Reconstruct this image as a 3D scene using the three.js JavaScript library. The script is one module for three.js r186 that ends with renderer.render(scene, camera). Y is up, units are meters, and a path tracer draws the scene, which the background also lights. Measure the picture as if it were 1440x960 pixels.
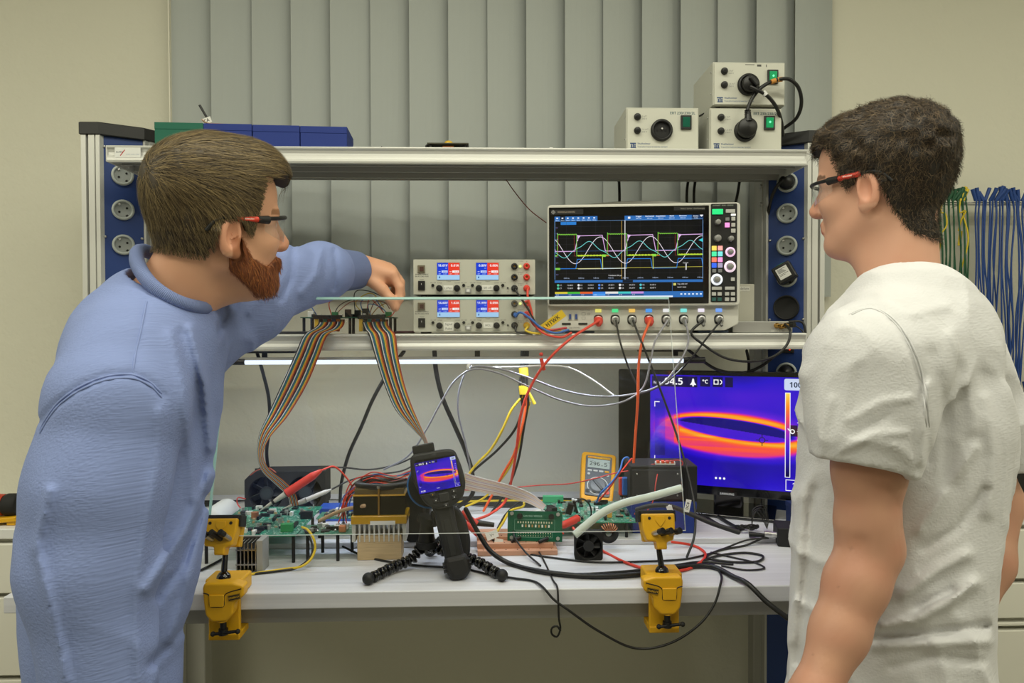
import * as THREE from 'three';
import { RoundedBoxGeometry } from 'three/addons/geometries/RoundedBoxGeometry.js';
import { mergeGeometries } from 'three/addons/utils/BufferGeometryUtils.js';
import { RectAreaLightUniformsLib } from 'three/addons/lights/RectAreaLightUniformsLib.js';

// ---------------------------------------------------------------- camera, lamps, exposure
const scene = new THREE.Scene();
const camera = new THREE.PerspectiveCamera(51.28, 1.5, 0.05, 30);
camera.position.set(0, 1.42, 0);
camera.rotation.set(-1.0 * Math.PI / 180, -1.9 * Math.PI / 180, -0.0025, 'YXZ');
camera.updateMatrixWorld(true);
const renderer = new THREE.WebGLRenderer();
renderer.toneMapping = THREE.LinearToneMapping;
renderer.toneMappingExposure = 1.0;
renderer.shadowMap.enabled = true;
RectAreaLightUniformsLib.init();
scene.background = new THREE.Color(0x000000);
const CEILING = 2.85;
// rows of ceiling luminaires: [x, z, length, width, radiance]
const LUMINAIRES = [[0.0, -0.86, 1.5, 0.18, 20], [-2.1, -0.5, 1.5, 0.18, 25], [2.1, -0.5, 1.5, 0.18, 25], [0.0, 0.18, 1.5, 0.18, 22], [-2.1, 0.6, 1.5, 0.18, 23], [2.1, 0.6, 1.5, 0.18, 23]];
const LAMP_COLOR = new THREE.Color().setRGB(1.0, 0.975, 0.80);
for (const [x, z, w, d, I] of LUMINAIRES) {
  const l = new THREE.RectAreaLight(LAMP_COLOR, I, w - 0.02, d - 0.02);
  l.position.set(x, CEILING - 0.079, z); l.rotation.x = -Math.PI / 2; l.name = 'ceiling_luminaire_light'; scene.add(l);
}
const LED_COLOR = new THREE.Color().setRGB(0.78, 0.88, 1.0), LED = { x0: -0.545, x1: 0.445, y: 1.347, z: -1.612 };
{
  const l = new THREE.RectAreaLight(LED_COLOR, 92, LED.x1 - LED.x0, 0.009);
  l.position.set((LED.x0 + LED.x1) / 2, LED.y - 0.0075, LED.z); l.rotation.x = -Math.PI / 2; l.name = 'led_strip_light'; scene.add(l);
}

// ---------------------------------------------------------------- helpers
let seed = 12345;
const rnd = () => { seed = (seed * 1664525 + 1013904223) >>> 0; return seed / 4294967296; };
const rr = (a, b) => a + (b - a) * rnd();
const V = (x, y, z) => new THREE.Vector3(x, y, z);
const R = Math.PI / 180;
const F = 1000;   // focal length in pixels of the 1440 x 960 frame
function ray(px, py) { return V((px - 720) / F, (480 - py) / F, -1).applyQuaternion(camera.quaternion); }
// the point of the vertical plane z that is seen at a pixel; and the point at a depth along the lens axis
function W(px, py, z) { const d = ray(px, py), t = z / d.z; return camera.position.clone().addScaledVector(d, t); }
function P(px, py, D) { return camera.position.clone().addScaledVector(ray(px, py), D); }
// the point of a horizontal plane y seen at a pixel
function H(px, py, y) { const d = ray(px, py), t = (y - camera.position.y) / d.y; return camera.position.clone().addScaledVector(d, t); }

const used = {};
function numbered(n) { used[n] = (used[n] ?? -1) + 1; return used[n] ? n + '_' + String(used[n]).padStart(3, '0') : n; }
function tag(o, label, category, group, kind) {
  o.userData.label = label; if (category) o.userData.category = category;
  if (group) o.userData.group = group; if (kind) o.userData.kind = kind; return o;
}
function thing(name, label, category, pos = V(0, 0, 0), turn = 0, group) {
  const o = new THREE.Group(); o.name = numbered(name); o.position.copy(pos); o.rotation.y = turn; scene.add(o);
  return tag(o, label, category, group);
}
function mesh(name, geo, m, parent, pos, rot) {
  const o = new THREE.Mesh(geo, m); o.name = parent ? name : numbered(name); o.castShadow = o.receiveShadow = true;
  if (pos) o.position.set(...(pos.isVector3 ? pos.toArray() : pos)); if (rot) o.rotation.set(...rot);
  (parent ?? scene).add(o); return o;
}
function struct(name, geo, m, pos, rot) { const o = mesh(name, geo, m, null, pos, rot); o.userData.kind = 'structure'; return o; }
function copyOf(o, label, pos, turn) {
  const c = o.clone(); c.name = numbered(o.name.replace(/_\d{3}$/, '')); c.userData = { ...o.userData }; scene.add(c);
  if (label) c.userData.label = label; if (pos) c.position.copy(pos); if (turn !== undefined) c.rotation.y = turn; return c;
}
// geometry shorthands
const cache = {};
const box = (w, h, d) => cache['b' + [w, h, d]] ??= new THREE.BoxGeometry(w, h, d);
const rbox = (w, h, d, r = 0.002, s = 2) => cache['r' + [w, h, d, r, s]] ??= new RoundedBoxGeometry(w, h, d, s, Math.min(r, w / 2.01, h / 2.01, d / 2.01));
const cyl = (r1, r2, h, n = 16) => cache['c' + [r1, r2, h, n]] ??= new THREE.CylinderGeometry(r1, r2, h, n);
const cylZ = (r1, r2, h, n = 16) => cache['z' + [r1, r2, h, n]] ??= new THREE.CylinderGeometry(r1, r2, h, n).rotateX(Math.PI / 2);
const cylX = (r1, r2, h, n = 16) => cache['x' + [r1, r2, h, n]] ??= new THREE.CylinderGeometry(r1, r2, h, n).rotateZ(-Math.PI / 2);
const sph = (r, n = 16) => cache['s' + [r, n]] ??= new THREE.SphereGeometry(r, n, Math.round(n * 0.7));
const tor = (r, t, n = 24) => cache['t' + [r, t, n]] ??= new THREE.TorusGeometry(r, t, 8, n);
const lathe = (pts, n = 24) => new THREE.LatheGeometry(pts.map((p) => new THREE.Vector2(p[0], p[1])), n);
const latheZ = (pts, n = 24) => lathe(pts, n).rotateX(Math.PI / 2);
const plain = (g) => { const h = g.index ? g.toNonIndexed() : g; for (const k of Object.keys(h.attributes)) if (!['position', 'normal', 'uv'].includes(k)) h.deleteAttribute(k); return h; };
const merge = (list) => mergeGeometries(list.map((g) => plain(g.clone())));
const at = (g, x = 0, y = 0, z = 0, rx = 0, ry = 0, rz = 0) => g.clone().rotateX(rx).rotateY(ry).rotateZ(rz).translate(x, y, z);
function shape(pts) { const s = new THREE.Shape(); pts.forEach((p, i) => (i ? s.lineTo(p[0], p[1]) : s.moveTo(p[0], p[1]))); s.closePath(); return s; }
// rounded polygon outline
function roundShape(pts, r) {
  const s = new THREE.Shape(), n = pts.length;
  for (let i = 0; i < n; i++) {
    const a = new THREE.Vector2(...pts[(i + n - 1) % n]), b = new THREE.Vector2(...pts[i]), c = new THREE.Vector2(...pts[(i + 1) % n]);
    const q = Math.min(pts[i][2] ?? r, a.distanceTo(b) / 2.02, c.distanceTo(b) / 2.02);
    const p1 = b.clone().add(a.clone().sub(b).setLength(q)), p2 = b.clone().add(c.clone().sub(b).setLength(q));
    i ? s.lineTo(p1.x, p1.y) : s.moveTo(p1.x, p1.y); s.quadraticCurveTo(b.x, b.y, p2.x, p2.y);
  }
  s.closePath(); return s;
}
const extrude = (s, d, bevel = 0.001, seg = 2, curve = 6) => new THREE.ExtrudeGeometry(s, { depth: Math.max(d - 2 * bevel, 1e-4), bevelEnabled: bevel > 0, bevelThickness: bevel, bevelSize: bevel, bevelOffset: -bevel, bevelSegments: seg, curveSegments: curve }).translate(0, 0, bevel);
// profile in (z, y) swept along x from x0 to x1
const extrudeX = (pts, x0, x1, bevel = 0) => extrude(shape(pts.map(([z, y]) => [-z, y])), x1 - x0, bevel, 1).rotateY(Math.PI / 2).translate(x0, 0, 0);
function tube(pts, r, seg, radial = 8, closed = false) {
  const c = new THREE.CatmullRomCurve3(pts, closed, 'centripetal');
  return new THREE.TubeGeometry(c, seg ?? Math.max(8, pts.length * 7), r, radial, closed);
}
function capped(pts, r, seg, radial = 8) {
  const g = [tube(pts, r, seg, radial)];
  for (const p of [pts[0], pts[pts.length - 1]]) g.push(sph(r, 8).clone().translate(p.x, p.y, p.z));
  return merge(g);
}
// turn +y to the direction a -> b and put the middle there
function rod(a, b, r1, r2 = r1, n = 12) {
  const d = b.clone().sub(a), g = new THREE.CylinderGeometry(r2, r1, d.length(), n);
  g.applyQuaternion(new THREE.Quaternion().setFromUnitVectors(V(0, 1, 0), d.clone().normalize()));
  return g.translate((a.x + b.x) / 2, (a.y + b.y) / 2, (a.z + b.z) / 2);
}
// ---------------------------------------------------------------- materials
const lin = (c) => new THREE.Color(c);
const mat = (color, roughness = 0.6, metalness = 0, more = {}) => new THREE.MeshStandardMaterial({ color, roughness, metalness, ...more });
const phys = (color, roughness, metalness = 0, more = {}) => new THREE.MeshPhysicalMaterial({ color, roughness, metalness, ...more });
const glow = (color, k = 1) => mat(0x111111, 0.5, 0, { emissive: color, emissiveIntensity: k });
function hash2(x, y, s) { let h = (x * 374761393 + y * 668265263 + s * 974634777) | 0; h = Math.imul(h ^ (h >>> 13), 1274126177); return ((h ^ (h >>> 16)) >>> 0) / 4294967296; }
function tileNoise(u, v, n, s, m = n) {
  const x = u * n, y = v * m, x0 = Math.floor(x), y0 = Math.floor(y), fx = x - x0, fy = y - y0, a = fx * fx * (3 - 2 * fx), b = fy * fy * (3 - 2 * fy), q = (i, j) => hash2((i + n) % n, (j + m) % m, s);
  return (q(x0, y0) * (1 - a) + q(x0 + 1, y0) * a) * (1 - b) + (q(x0, y0 + 1) * (1 - a) + q(x0 + 1, y0 + 1) * a) * b;
}
function dataTex(n, f, srgb, rep = [1, 1], m = n) {
  const d = new Uint8Array(n * m * 4);
  for (let j = 0; j < m; j++) for (let i = 0; i < n; i++) { const c = f(i / n, j / m); for (let k = 0; k < 3; k++) d[(j * n + i) * 4 + k] = Math.max(0, Math.min(255, (c[k] ?? c) * 255)); d[(j * n + i) * 4 + 3] = 255; }
  const t = new THREE.DataTexture(d, n, m); t.magFilter = THREE.LinearFilter; t.wrapS = t.wrapT = THREE.RepeatWrapping; t.repeat.set(...rep);
  if (srgb) t.colorSpace = THREE.SRGBColorSpace; t.needsUpdate = true; return t;
}
function canvasTex(w, h, draw) {
  const c = document.createElement('canvas'); c.width = w; c.height = h; const g = c.getContext('2d'); draw(g, w, h);
  const t = new THREE.CanvasTexture(c); t.colorSpace = THREE.SRGBColorSpace; t.magFilter = THREE.LinearFilter; return t;
}
const plasterBump = dataTex(512, (u, v) => 0.5 * tileNoise(u, v, 24, 1) + 0.3 * tileNoise(u, v, 64, 2) + 0.2 * tileNoise(u, v, 150, 3), false);
const clothBump = dataTex(256, (u, v) => 0.5 * tileNoise(u, v, 128, 5, 64) + 0.5 * tileNoise(u, v, 64, 6, 128), false);
const grainTone = dataTex(512, (u, v) => { const k = 0.90 + 0.10 * (0.45 * tileNoise(u, v, 3, 7, 60) + 0.35 * tileNoise(u, v, 6, 8, 170) + 0.2 * tileNoise(u, v, 2, 9, 20)); return [k, k, k]; }, true);
const M = {
  wall: mat(0xd2d0c0, 0.92, 0, { bumpMap: plasterBump, bumpScale: 0.0012 }),
  white: mat(0xdcdcda, 0.6), lightGrey: mat(0xc9c8c2, 0.5), caseGrey: mat(0xc3c2b6, 0.55),
  alu: mat(0xcfcfca, 0.48, 0.4), aluMatt: mat(0xa9a9a6, 0.5, 0.45), steel: mat(0xb8b8b8, 0.28, 0.95), brass: mat(0xb98f4a, 0.3, 0.9), copper: mat(0xc7835c, 0.4, 0.6),
  black: mat(0x121212, 0.45), blackMatt: mat(0x171717, 0.75), rubber: mat(0x1a1a1a, 0.6), gloss: phys(0x08080a, 0.12, 0, { clearcoat: 0.5, clearcoatRoughness: 0.08 }),
  blue: mat(0x0e3272, 0.5), navy: mat(0x152f7e, 0.7), folderGreen: mat(0x14604c, 0.7), yellow: mat(0xd9a413, 0.45), red: mat(0xd23a2c, 0.45), redCable: mat(0xd8402c, 0.45),
  blueCable: mat(0x2f66b4, 0.45), yellowCable: mat(0xd9bb2a, 0.45), greyCable: mat(0x8d8d96, 0.4), whiteCable: mat(0xd8d8d6, 0.5), orangeCable: mat(0xdc5a28, 0.45),
  pcb: mat(0x1d7a5c, 0.35), pcbDark: mat(0x0f5a3c, 0.35), chip: mat(0x161616, 0.5), tin: mat(0xc8c8c8, 0.35, 0.8), ceramic: mat(0xb79a77, 0.5), creamPlastic: mat(0xe4e0d0, 0.5),
  blind: mat(0xa8adaa, 0.85, 0, { bumpMap: clothBump, bumpScale: 0.0003 }), drawer: mat(0xd8d6cb, 0.6), wood: mat(0xcfb68c, 0.7), dark: mat(0x2a2a2c, 0.6),
};
// print on the front (+z) face of a panel: canvas of the panel's proportions
function printed(w, h, d, base, side, ppm, draw, name, parent, pos, rot, more = {}) {
  const t = canvasTex(Math.max(8, Math.round(w * ppm)), Math.max(8, Math.round(h * ppm)), (g, cw, ch) => { g.fillStyle = base; g.fillRect(0, 0, cw, ch); g.scale(cw / w / 1000, ch / h / 1000); draw(g, w * 1000, h * 1000); });
  const front = mat(0xffffff, 0.5, 0, { map: t, ...more });
  return mesh(name, box(w, h, d), [side, side, side, side, front, side], parent, pos, rot);
}
function screen(w, h, d, cw, ch, draw, name, parent, pos, rot, k = 1) {
  const t = canvasTex(cw, ch, draw);
  const front = phys(0x050505, 0.12, 0, { emissive: 0xffffff, emissiveMap: t, emissiveIntensity: k });
  return mesh(name, box(w, h, d), [M.black, M.black, M.black, M.black, front, M.black], parent, pos, rot);
}
function text(g, s, x, y, size, color = '#222', align = 'left', weight = '', font = 'sans-serif') { g.font = `${weight} ${size}px ${font}`; g.fillStyle = color; g.textAlign = align; g.textBaseline = 'middle'; g.fillText(s, x, y); }

// ---------------------------------------------------------------- the room
const ZW = -2.02, YT = 0.952, TH = 0.03;
{
  const wx0 = W(241, 100, ZW + 0.03).x, wx1 = W(1170, 100, ZW + 0.03).x, wy0 = 1.50, wy1 = CEILING - 0.1;   // extent of the blind
  const uvm = (g) => { const p = g.attributes.position, n = g.attributes.normal, uv = g.attributes.uv; for (let i = 0; i < p.count; i++) { const a = Math.abs(n.getX(i)) > 0.5 ? p.getZ(i) : p.getX(i), b = Math.abs(n.getY(i)) > 0.5 ? p.getZ(i) : p.getY(i); uv.setXY(i, a * 1.6, b * 1.6); } return g; };
  const bx = (x0, x1, y0, y1, z0, z1) => new THREE.BoxGeometry(x1 - x0, y1 - y0, z1 - z0).translate((x0 + x1) / 2, (y0 + y1) / 2, (z0 + z1) / 2);
  struct('wall_back', uvm(bx(-3.2, 3.2, 0, CEILING, ZW - 0.2, ZW)), M.wall);
  struct('wall_left', uvm(bx(-3.3, -3.2, 0, CEILING, ZW - 0.2, 3.6)), M.wall);
  struct('wall_right', uvm(bx(3.2, 3.3, 0, CEILING, ZW - 0.2, 3.6)), M.wall);
  struct('wall_front', uvm(bx(-3.2, 3.2, 0, CEILING, 3.5, 3.6)), M.wall);
  struct('ceiling', bx(-3.2, 3.2, CEILING, CEILING + 0.1, ZW - 0.2, 3.5), mat(0xe4e2d8, 0.95));
  struct('floor', bx(-3.2, 3.2, -0.1, 0, ZW - 0.2, 3.5), mat(0x8f8c82, 0.6));
  for (const [x, z, w, d] of LUMINAIRES) {
    const g = thing('ceiling_luminaire', 'long white ceiling luminaire ' + (x < 0 ? 'left of the ' : x > 0 ? 'right of the ' : '') + (z < 0 ? 'row above the workbench' : 'row behind the viewer'), 'lamp', V(x, CEILING, z));
    mesh('housing', rbox(w + 0.04, 0.06, d + 0.04, 0.006), M.white, g, [0, -0.03, 0]);
    mesh('lamp_diffuser', box(w, 0.012, d), glow(LAMP_COLOR, 0.9), g, [0, -0.066, 0]);
  }
  // vertical slat blind
  const blind = thing('vertical_blind', 'grey fabric vertical blind of wide overlapping slats behind the shelves', 'blind', V(0, wy0, ZW + 0.022));
  const n = 17, pitch = (wx1 - wx0 - 0.012) / n, hs = wy1 - wy0 - 0.035, sw = pitch + 0.012;
  const outline = []; const N = 8;
  for (let i = 0; i <= N; i++) { const u = i / N; outline.push([u * sw, -0.024 * u - 0.004 * u * u + 0.005 * Math.sin(Math.PI * u)]); }
  const ring = [...outline, ...outline.slice().reverse().map(([x, z]) => [x, z - 0.0012])];
  const slat = extrude(shape(ring.map(([x, z]) => [x, z])), hs, 0).rotateX(Math.PI / 2).translate(0, hs + 0.01, 0.02);
  slat.computeVertexNormals();
  for (let i = 0; i < n; i++) mesh('slat', slat, M.blind, blind, [wx0 + 0.006 + i * pitch, 0, 0.006 * Math.sin(i * 2.1)], [0, 0.012 * Math.sin(i * 1.7), 0]);
  mesh('head_rail', box(wx1 - wx0 - 0.004, 0.03, 0.04), M.alu, blind, [(wx0 + wx1) / 2, hs + 0.02, 0]);
  mesh('cord', rod(V(wx0 + 0.006, 0.012, 0.03), V(wx0 + 0.002, hs, 0.03), 0.0016), M.creamPlastic, blind);
}
// ---------------------------------------------------------------- workbench table
{
  const x0 = W(4, 840, -1.27).x, x1 = 0.93, zf = -1.27, zb = ZW + 0.03, d = zf - zb;
  const top = mat(0xdcdde3, 0.42, 0, { map: grainTone });
  const uv = (g) => { const p = g.attributes.position, n = g.attributes.normal, q = g.attributes.uv; for (let i = 0; i < p.count; i++) q.setXY(i, p.getX(i) * 0.9, (Math.abs(n.getY(i)) > 0.5 ? p.getZ(i) : p.getY(i)) * 1.7); return g; };
  const t = thing('workbench', 'white laminate workbench table carrying the electronics', 'workbench', V(0, 0, 0));
  mesh('tabletop', uv(new RoundedBoxGeometry(x1 - x0, TH, d, 2, 0.0025).translate((x0 + x1) / 2, YT - TH / 2, (zf + zb) / 2)), top, t);
  mesh('raised_board', uv(new RoundedBoxGeometry(x1 - x0 - 0.02, 0.012, 0.46, 2, 0.002).translate((x0 + x1) / 2, YT + 0.006, zb + 0.235)), top, t);
  mesh('apron', box(x1 - x0 - 0.06, 0.035, 0.03), M.aluMatt, t, [(x0 + x1) / 2, YT - TH - 0.0175, zf - 0.045]);
  for (const [x, z] of [[x0 + 0.08, zf - 0.1], [x1 - 0.08, zf - 0.1], [x0 + 0.08, zb + 0.08], [x1 - 0.08, zb + 0.08]]) mesh('leg', rbox(0.05, YT - TH, 0.05, 0.004), M.alu, t, [x, (YT - TH) / 2, z]);
  mesh('wall_rail', box(x1 - x0 - 0.2, 0.04, 0.03), M.aluMatt, t, [(x0 + x1) / 2, YT - TH - 0.03, zb + 0.08]);
}
// ---------------------------------------------------------------- power columns with sockets
const socketParts = {
  rim: latheZ([[0.0185, 0.0005], [0.0185, 0.006], [0.021, 0.008], [0.0245, 0.0055], [0.0245, -0.001]], 32),
  cup: latheZ([[0.0001, 0.0015], [0.017, 0.0015], [0.0186, 0.006], [0.0189, 0.006]], 32),
  hole: cylZ(0.0026, 0.0026, 0.003, 10), clip: box(0.005, 0.004, 0.005),
};
const socketFace = mat(0x8f9492, 0.5), socketRim = mat(0xaab0ad, 0.45), hole = mat(0x050505, 0.8);
function socket(parent, x, y, z, turn = 0.55) {
  const s = mesh('socket', socketParts.rim, socketRim, parent, [x, y, z], [0, 0, turn]);
  mesh('socket_face', socketParts.cup, socketFace, s);
  for (const k of [-1, 1]) { mesh('pin_hole', socketParts.hole, hole, s, [k * 0.0095, 0, 0.001]); mesh('earth_clip', socketParts.clip, k > 0 ? M.tin : M.black, s, [0, k * 0.0155, 0.003]); }
  return s;
}
function column(side) {
  // plan of the column seen from above, mirrored for the right one; the blue panel is turned towards the user
  const s = side, cx = side < 0 ? W(115, 300, -1.72).x : W(1160, 300, -1.72).x, yTop = side < 0 ? W(150, 191, -1.73).y : W(1120, 202, -1.73).y, w = 0.144, zb = -0.115;
  const c = thing('power_column', side < 0 ? 'tall aluminium column with blue socket panel behind the man in blue' : 'tall aluminium column with blue socket panel and plugs beside the oscilloscope', 'power column', V(cx, 0, -1.72));
  const prism = (pts, y0, y1, m, name, b = 0.001) => { const g = extrude(shape(pts.map(([x, z]) => [-s * x, -z])), y1 - y0, b, 1); g.rotateX(-Math.PI / 2); g.translate(0, y0, 0); return mesh(name, g, m, c); };
  prism([[0.0, 0], [0.011, 0], [0.011, -0.016], [0.017, -0.016], [0.017, 0], [0.031, 0], [0.031, -0.005], [0.034, -0.005], [0.034, 0], [0.043, 0], [0.047, -0.012], [0.047, zb], [0, zb]], 0, yTop, M.alu, 'profile_post', 0);
  prism([[0.121, -0.05], [0.126, -0.05], [0.130, -0.06], [0.133, -0.06], [w - 0.003, -0.076], [w, -0.08], [w, zb], [0.115, zb], [0.115, -0.056]], 0, yTop, M.aluMatt, 'profile_post', 0);
  prism([[0.042, -0.0085], [0.122, -0.0535], [0.122, zb + 0.01], [0.042, zb + 0.01]], 0, yTop, M.blue, 'socket_panel', 0);
  prism([[-0.003, 0.003], [0.042, 0.003], [0.126, -0.046], [w + 0.004, -0.078], [w + 0.004, zb - 0.003], [-0.003, zb - 0.003]], yTop, yTop + 0.03, M.black, 'end_cap', 0.002);
  // a frame on the blue face
  const f = new THREE.Group(); f.name = 'face_fittings'; c.add(f);
  f.position.set(-s * 0.082, 0, -0.031 + 0.0006); f.rotation.y = -s * Math.atan2(0.045, 0.08);
  return [c, f, cx];
}
let colL, colR, faceL, faceR;
[colL, faceL] = column(-1); [colR, faceR] = column(1);
const yAt = (py, z = -1.75) => W(720, py, z).y;
for (const py of [249, 297, 345]) socket(faceL, -0.001, yAt(py), 0);
for (const py of [400, 450]) socket(faceL, -0.001, yAt(py), 0);
for (const py of [255, 299, 345, 390, 525, 570]) socket(faceR, 0.001, yAt(py), 0);
{
  const screwG = sph(0.0035, 10), scr = (f, py, n = 2) => { for (const k of [-1, 1]) mesh('screw', screwG, M.steel, f, [k * 0.039, yAt(py), 0.0005]); };
  scr(faceL, 212); scr(faceL, 335); scr(faceR, 336); scr(faceR, 450);
  // black round flush inlet on the right panel
  mesh('round_inlet', latheZ([[0.0001, 0.001], [0.026, 0.001], [0.027, 0.006], [0.030, 0.008], [0.031, -0.001]], 32), M.blackMatt, faceR, [0.0, yAt(433), 0.001]);
  mesh('pilot_switch', rbox(0.03, 0.012, 0.006, 0.001), M.black, faceR, [0.004, yAt(494), 0.002]);
  mesh('indicator_led', sph(0.0022, 8), glow(0xff3a20, 1.0), faceR, [0.009, yAt(492.5), 0.006]);
}
// flatten: fittings belong straight to their column
for (const [c, f] of [[colL, faceL], [colR, faceR]]) { f.updateMatrix(); for (const o of [...f.children]) { o.updateMatrix(); o.applyMatrix4(f.matrix); c.add(o); } c.remove(f); }
// ---------------------------------------------------------------- shelves
const YU = W(640, 206.5, -1.60).y, YL = W(720, 469, -1.60).y, SH = 0.037;
const SX0 = W(150, 205, -1.60).x, SX1 = W(1135, 205, -1.60).x;
function shelf(y, label, x0, x1, depth) {
  const s = thing('equipment_shelf', label, 'shelf', V(0, y, 0)), zf = -1.60, zb = zf - depth;
  // aluminium front rail with a lip, a hollow and a lower nose
  const rail = [[zf - 0.03, 0], [zf - 0.0045, 0], [zf - 0.001, -0.001], [zf, -0.003], [zf - 0.0005, -0.0055], [zf - 0.0035, -0.009], [zf - 0.005, -0.015], [zf - 0.0045, -0.021], [zf - 0.002, -0.025], [zf - 0.0005, -0.028], [zf, -0.033], [zf - 0.001, -SH], [zf - 0.012, -SH], [zf - 0.012, -SH + 0.004], [zf - 0.03, -SH + 0.004]];
  mesh('front_rail', extrudeX(rail, x0, x1), M.alu, s);
  mesh('shelf_board', box(x1 - x0, 0.018, depth - 0.055), M.aluMatt, s, [(x0 + x1) / 2, -0.011, (zf + zb) / 2]);
  for (const k of [0.3, 0.62]) mesh('under_rib', box(x1 - x0 - 0.01, 0.012, 0.006), M.aluMatt, s, [(x0 + x1) / 2, -0.026, zf - depth * k]);
  mesh('rear_rail', extrudeX([[zb + 0.03, 0], [zb, 0], [zb, -SH], [zb + 0.006, -SH], [zb + 0.006, -SH + 0.006], [zb + 0.022, -SH + 0.006], [zb + 0.022, -SH], [zb + 0.03, -SH]], x0, x1), M.aluMatt, s);
  for (const x of [x0 - 0.0015, x1 + 0.0015]) mesh('end_plate', rbox(0.003, SH - 0.001, depth - 0.002, 0.0012), M.lightGrey, s, [x, -SH / 2, (zf + zb) / 2]);
  // brackets towards the columns
  for (const [x, k] of [[x0 + 0.028, 1], [x1 - 0.028, -1]]) {
    const b = mesh('bracket', extrude(roundShape([[0, 0], [0.04, 0], [0.04, -0.03], [0.008, -0.11], [0, -0.11]], 0.004), 0.003, 0.0005).rotateY(Math.PI / 2), M.aluMatt, s, [x, -SH + 0.004, zb + 0.012]);
    for (const yy of [-0.015, -0.06]) mesh('bolt', cylX(0.006, 0.006, 0.012, 6), M.steel, b, [k * 0.004 + 0.001, yy, -0.012]);
  }
  return s;
}
const upperShelf = shelf(YU, 'upper grey aluminium shelf carrying transformers and folder boxes', SX0, SX1, 0.185);
const lowerShelf = shelf(YL, 'lower grey aluminium shelf carrying oscilloscope and power supplies', SX0, SX1, 0.20);
printed(0.056, 0.022, 0.0006, '#dedfdc', M.white, 12000, (g, w, h) => { text(g, 'ELABO', 3, 10, 4.5, '#30364a', 'left', 'bold'); g.strokeStyle = '#b03038'; g.lineWidth = 2; g.beginPath(); g.moveTo(12, 18); g.lineTo(22, 5); g.stroke(); text(g, 'ELABO GmbH 74564', 24, 15, 3.2, '#7a86a0'); }, 'maker_plate', upperShelf, [SX0 + 0.045, -0.0165, -1.6005]);
// LED light bar under the lower shelf
{
  const w = LED.x1 - LED.x0, g = thing('led_light_bar', 'thin glowing white light bar under the lower shelf', 'light', V((LED.x0 + LED.x1) / 2, LED.y, LED.z));
  mesh('led_tube', cylX(0.0052, 0.0052, w, 12), glow(LED_COLOR, 1.25), g);
  mesh('led_back', box(w + 0.02, 0.006, 0.012), M.aluMatt, g, [0, 0.0075, -0.004]);
  for (const k of [-1, 1]) mesh('end_holder', cylX(0.007, 0.007, 0.05, 12), M.black, g, [k * (w / 2 + 0.025), 0.001, 0]);
  for (const k of [-0.92, 0.05, 0.97]) { mesh('hanger', box(0.012, 0.024, 0.004), M.black, g, [k * w / 2, 0.012, -0.012]); }
  mesh('hanger_plate', box(0.12, 0.004, 0.03), M.black, g, [-w / 2 + 0.05, 0.0222, -0.012]);
  mesh('hanger_plate', box(0.10, 0.004, 0.03), M.black, g, [w / 2 - 0.05, 0.0222, -0.012]);
}
// clear acrylic shield
let shieldAt;
{
  const zb = -1.29, zt = -1.415;
  const bl = W(290, 752, zb), br = W(964, 748, zb), tl = W(326, 425, zt), tr = W(940, 414, zt);
  const x0 = (bl.x + tl.x) / 2, x1 = (br.x + tr.x) / 2, yb = (bl.y + br.y) / 2, yt = (tl.y + tr.y) / 2, h = Math.hypot(yt - yb, zb - zt), w = x1 - x0, tilt = -Math.atan2(zb - zt, yt - yb);
  const s = thing('acrylic_shield', 'clear acrylic sheet standing in the two yellow vises', 'shield', V((x0 + x1) / 2, yb, zb)); s.rotation.x = tilt;
  const clear = phys(0xffffff, 0.02, 0, { transmission: 1, thickness: 0, ior: 1.49 }), edge = phys(0xb4e0da, 0.2, 0, { transmission: 0.25, thickness: 0 });
  mesh('pane', box(w - 0.002, h - 0.002, 0.003), clear, s, [0, h / 2, 0]);
  mesh('top_edge', box(w, 0.0042, 0.0048), edge, s, [0, h, 0]); mesh('bottom_edge', box(w, 0.0013, 0.0036), phys(0xeef2f2, 0.2, 0, { transmission: 0.3, thickness: 0 }), s, [0, 0.0006, 0]);
  mesh('side_edge', box(0.0034, h, 0.0048), edge, s, [-w / 2, h / 2, 0]); mesh('side_edge', box(0.0009, h, 0.0034), phys(0xf2f6f6, 0.2, 0, { transmission: 0.7, thickness: 0 }), s, [w / 2, h / 2, 0]);
  shieldAt = { x0, x1, yb, yt, zb, zt };
}

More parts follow.
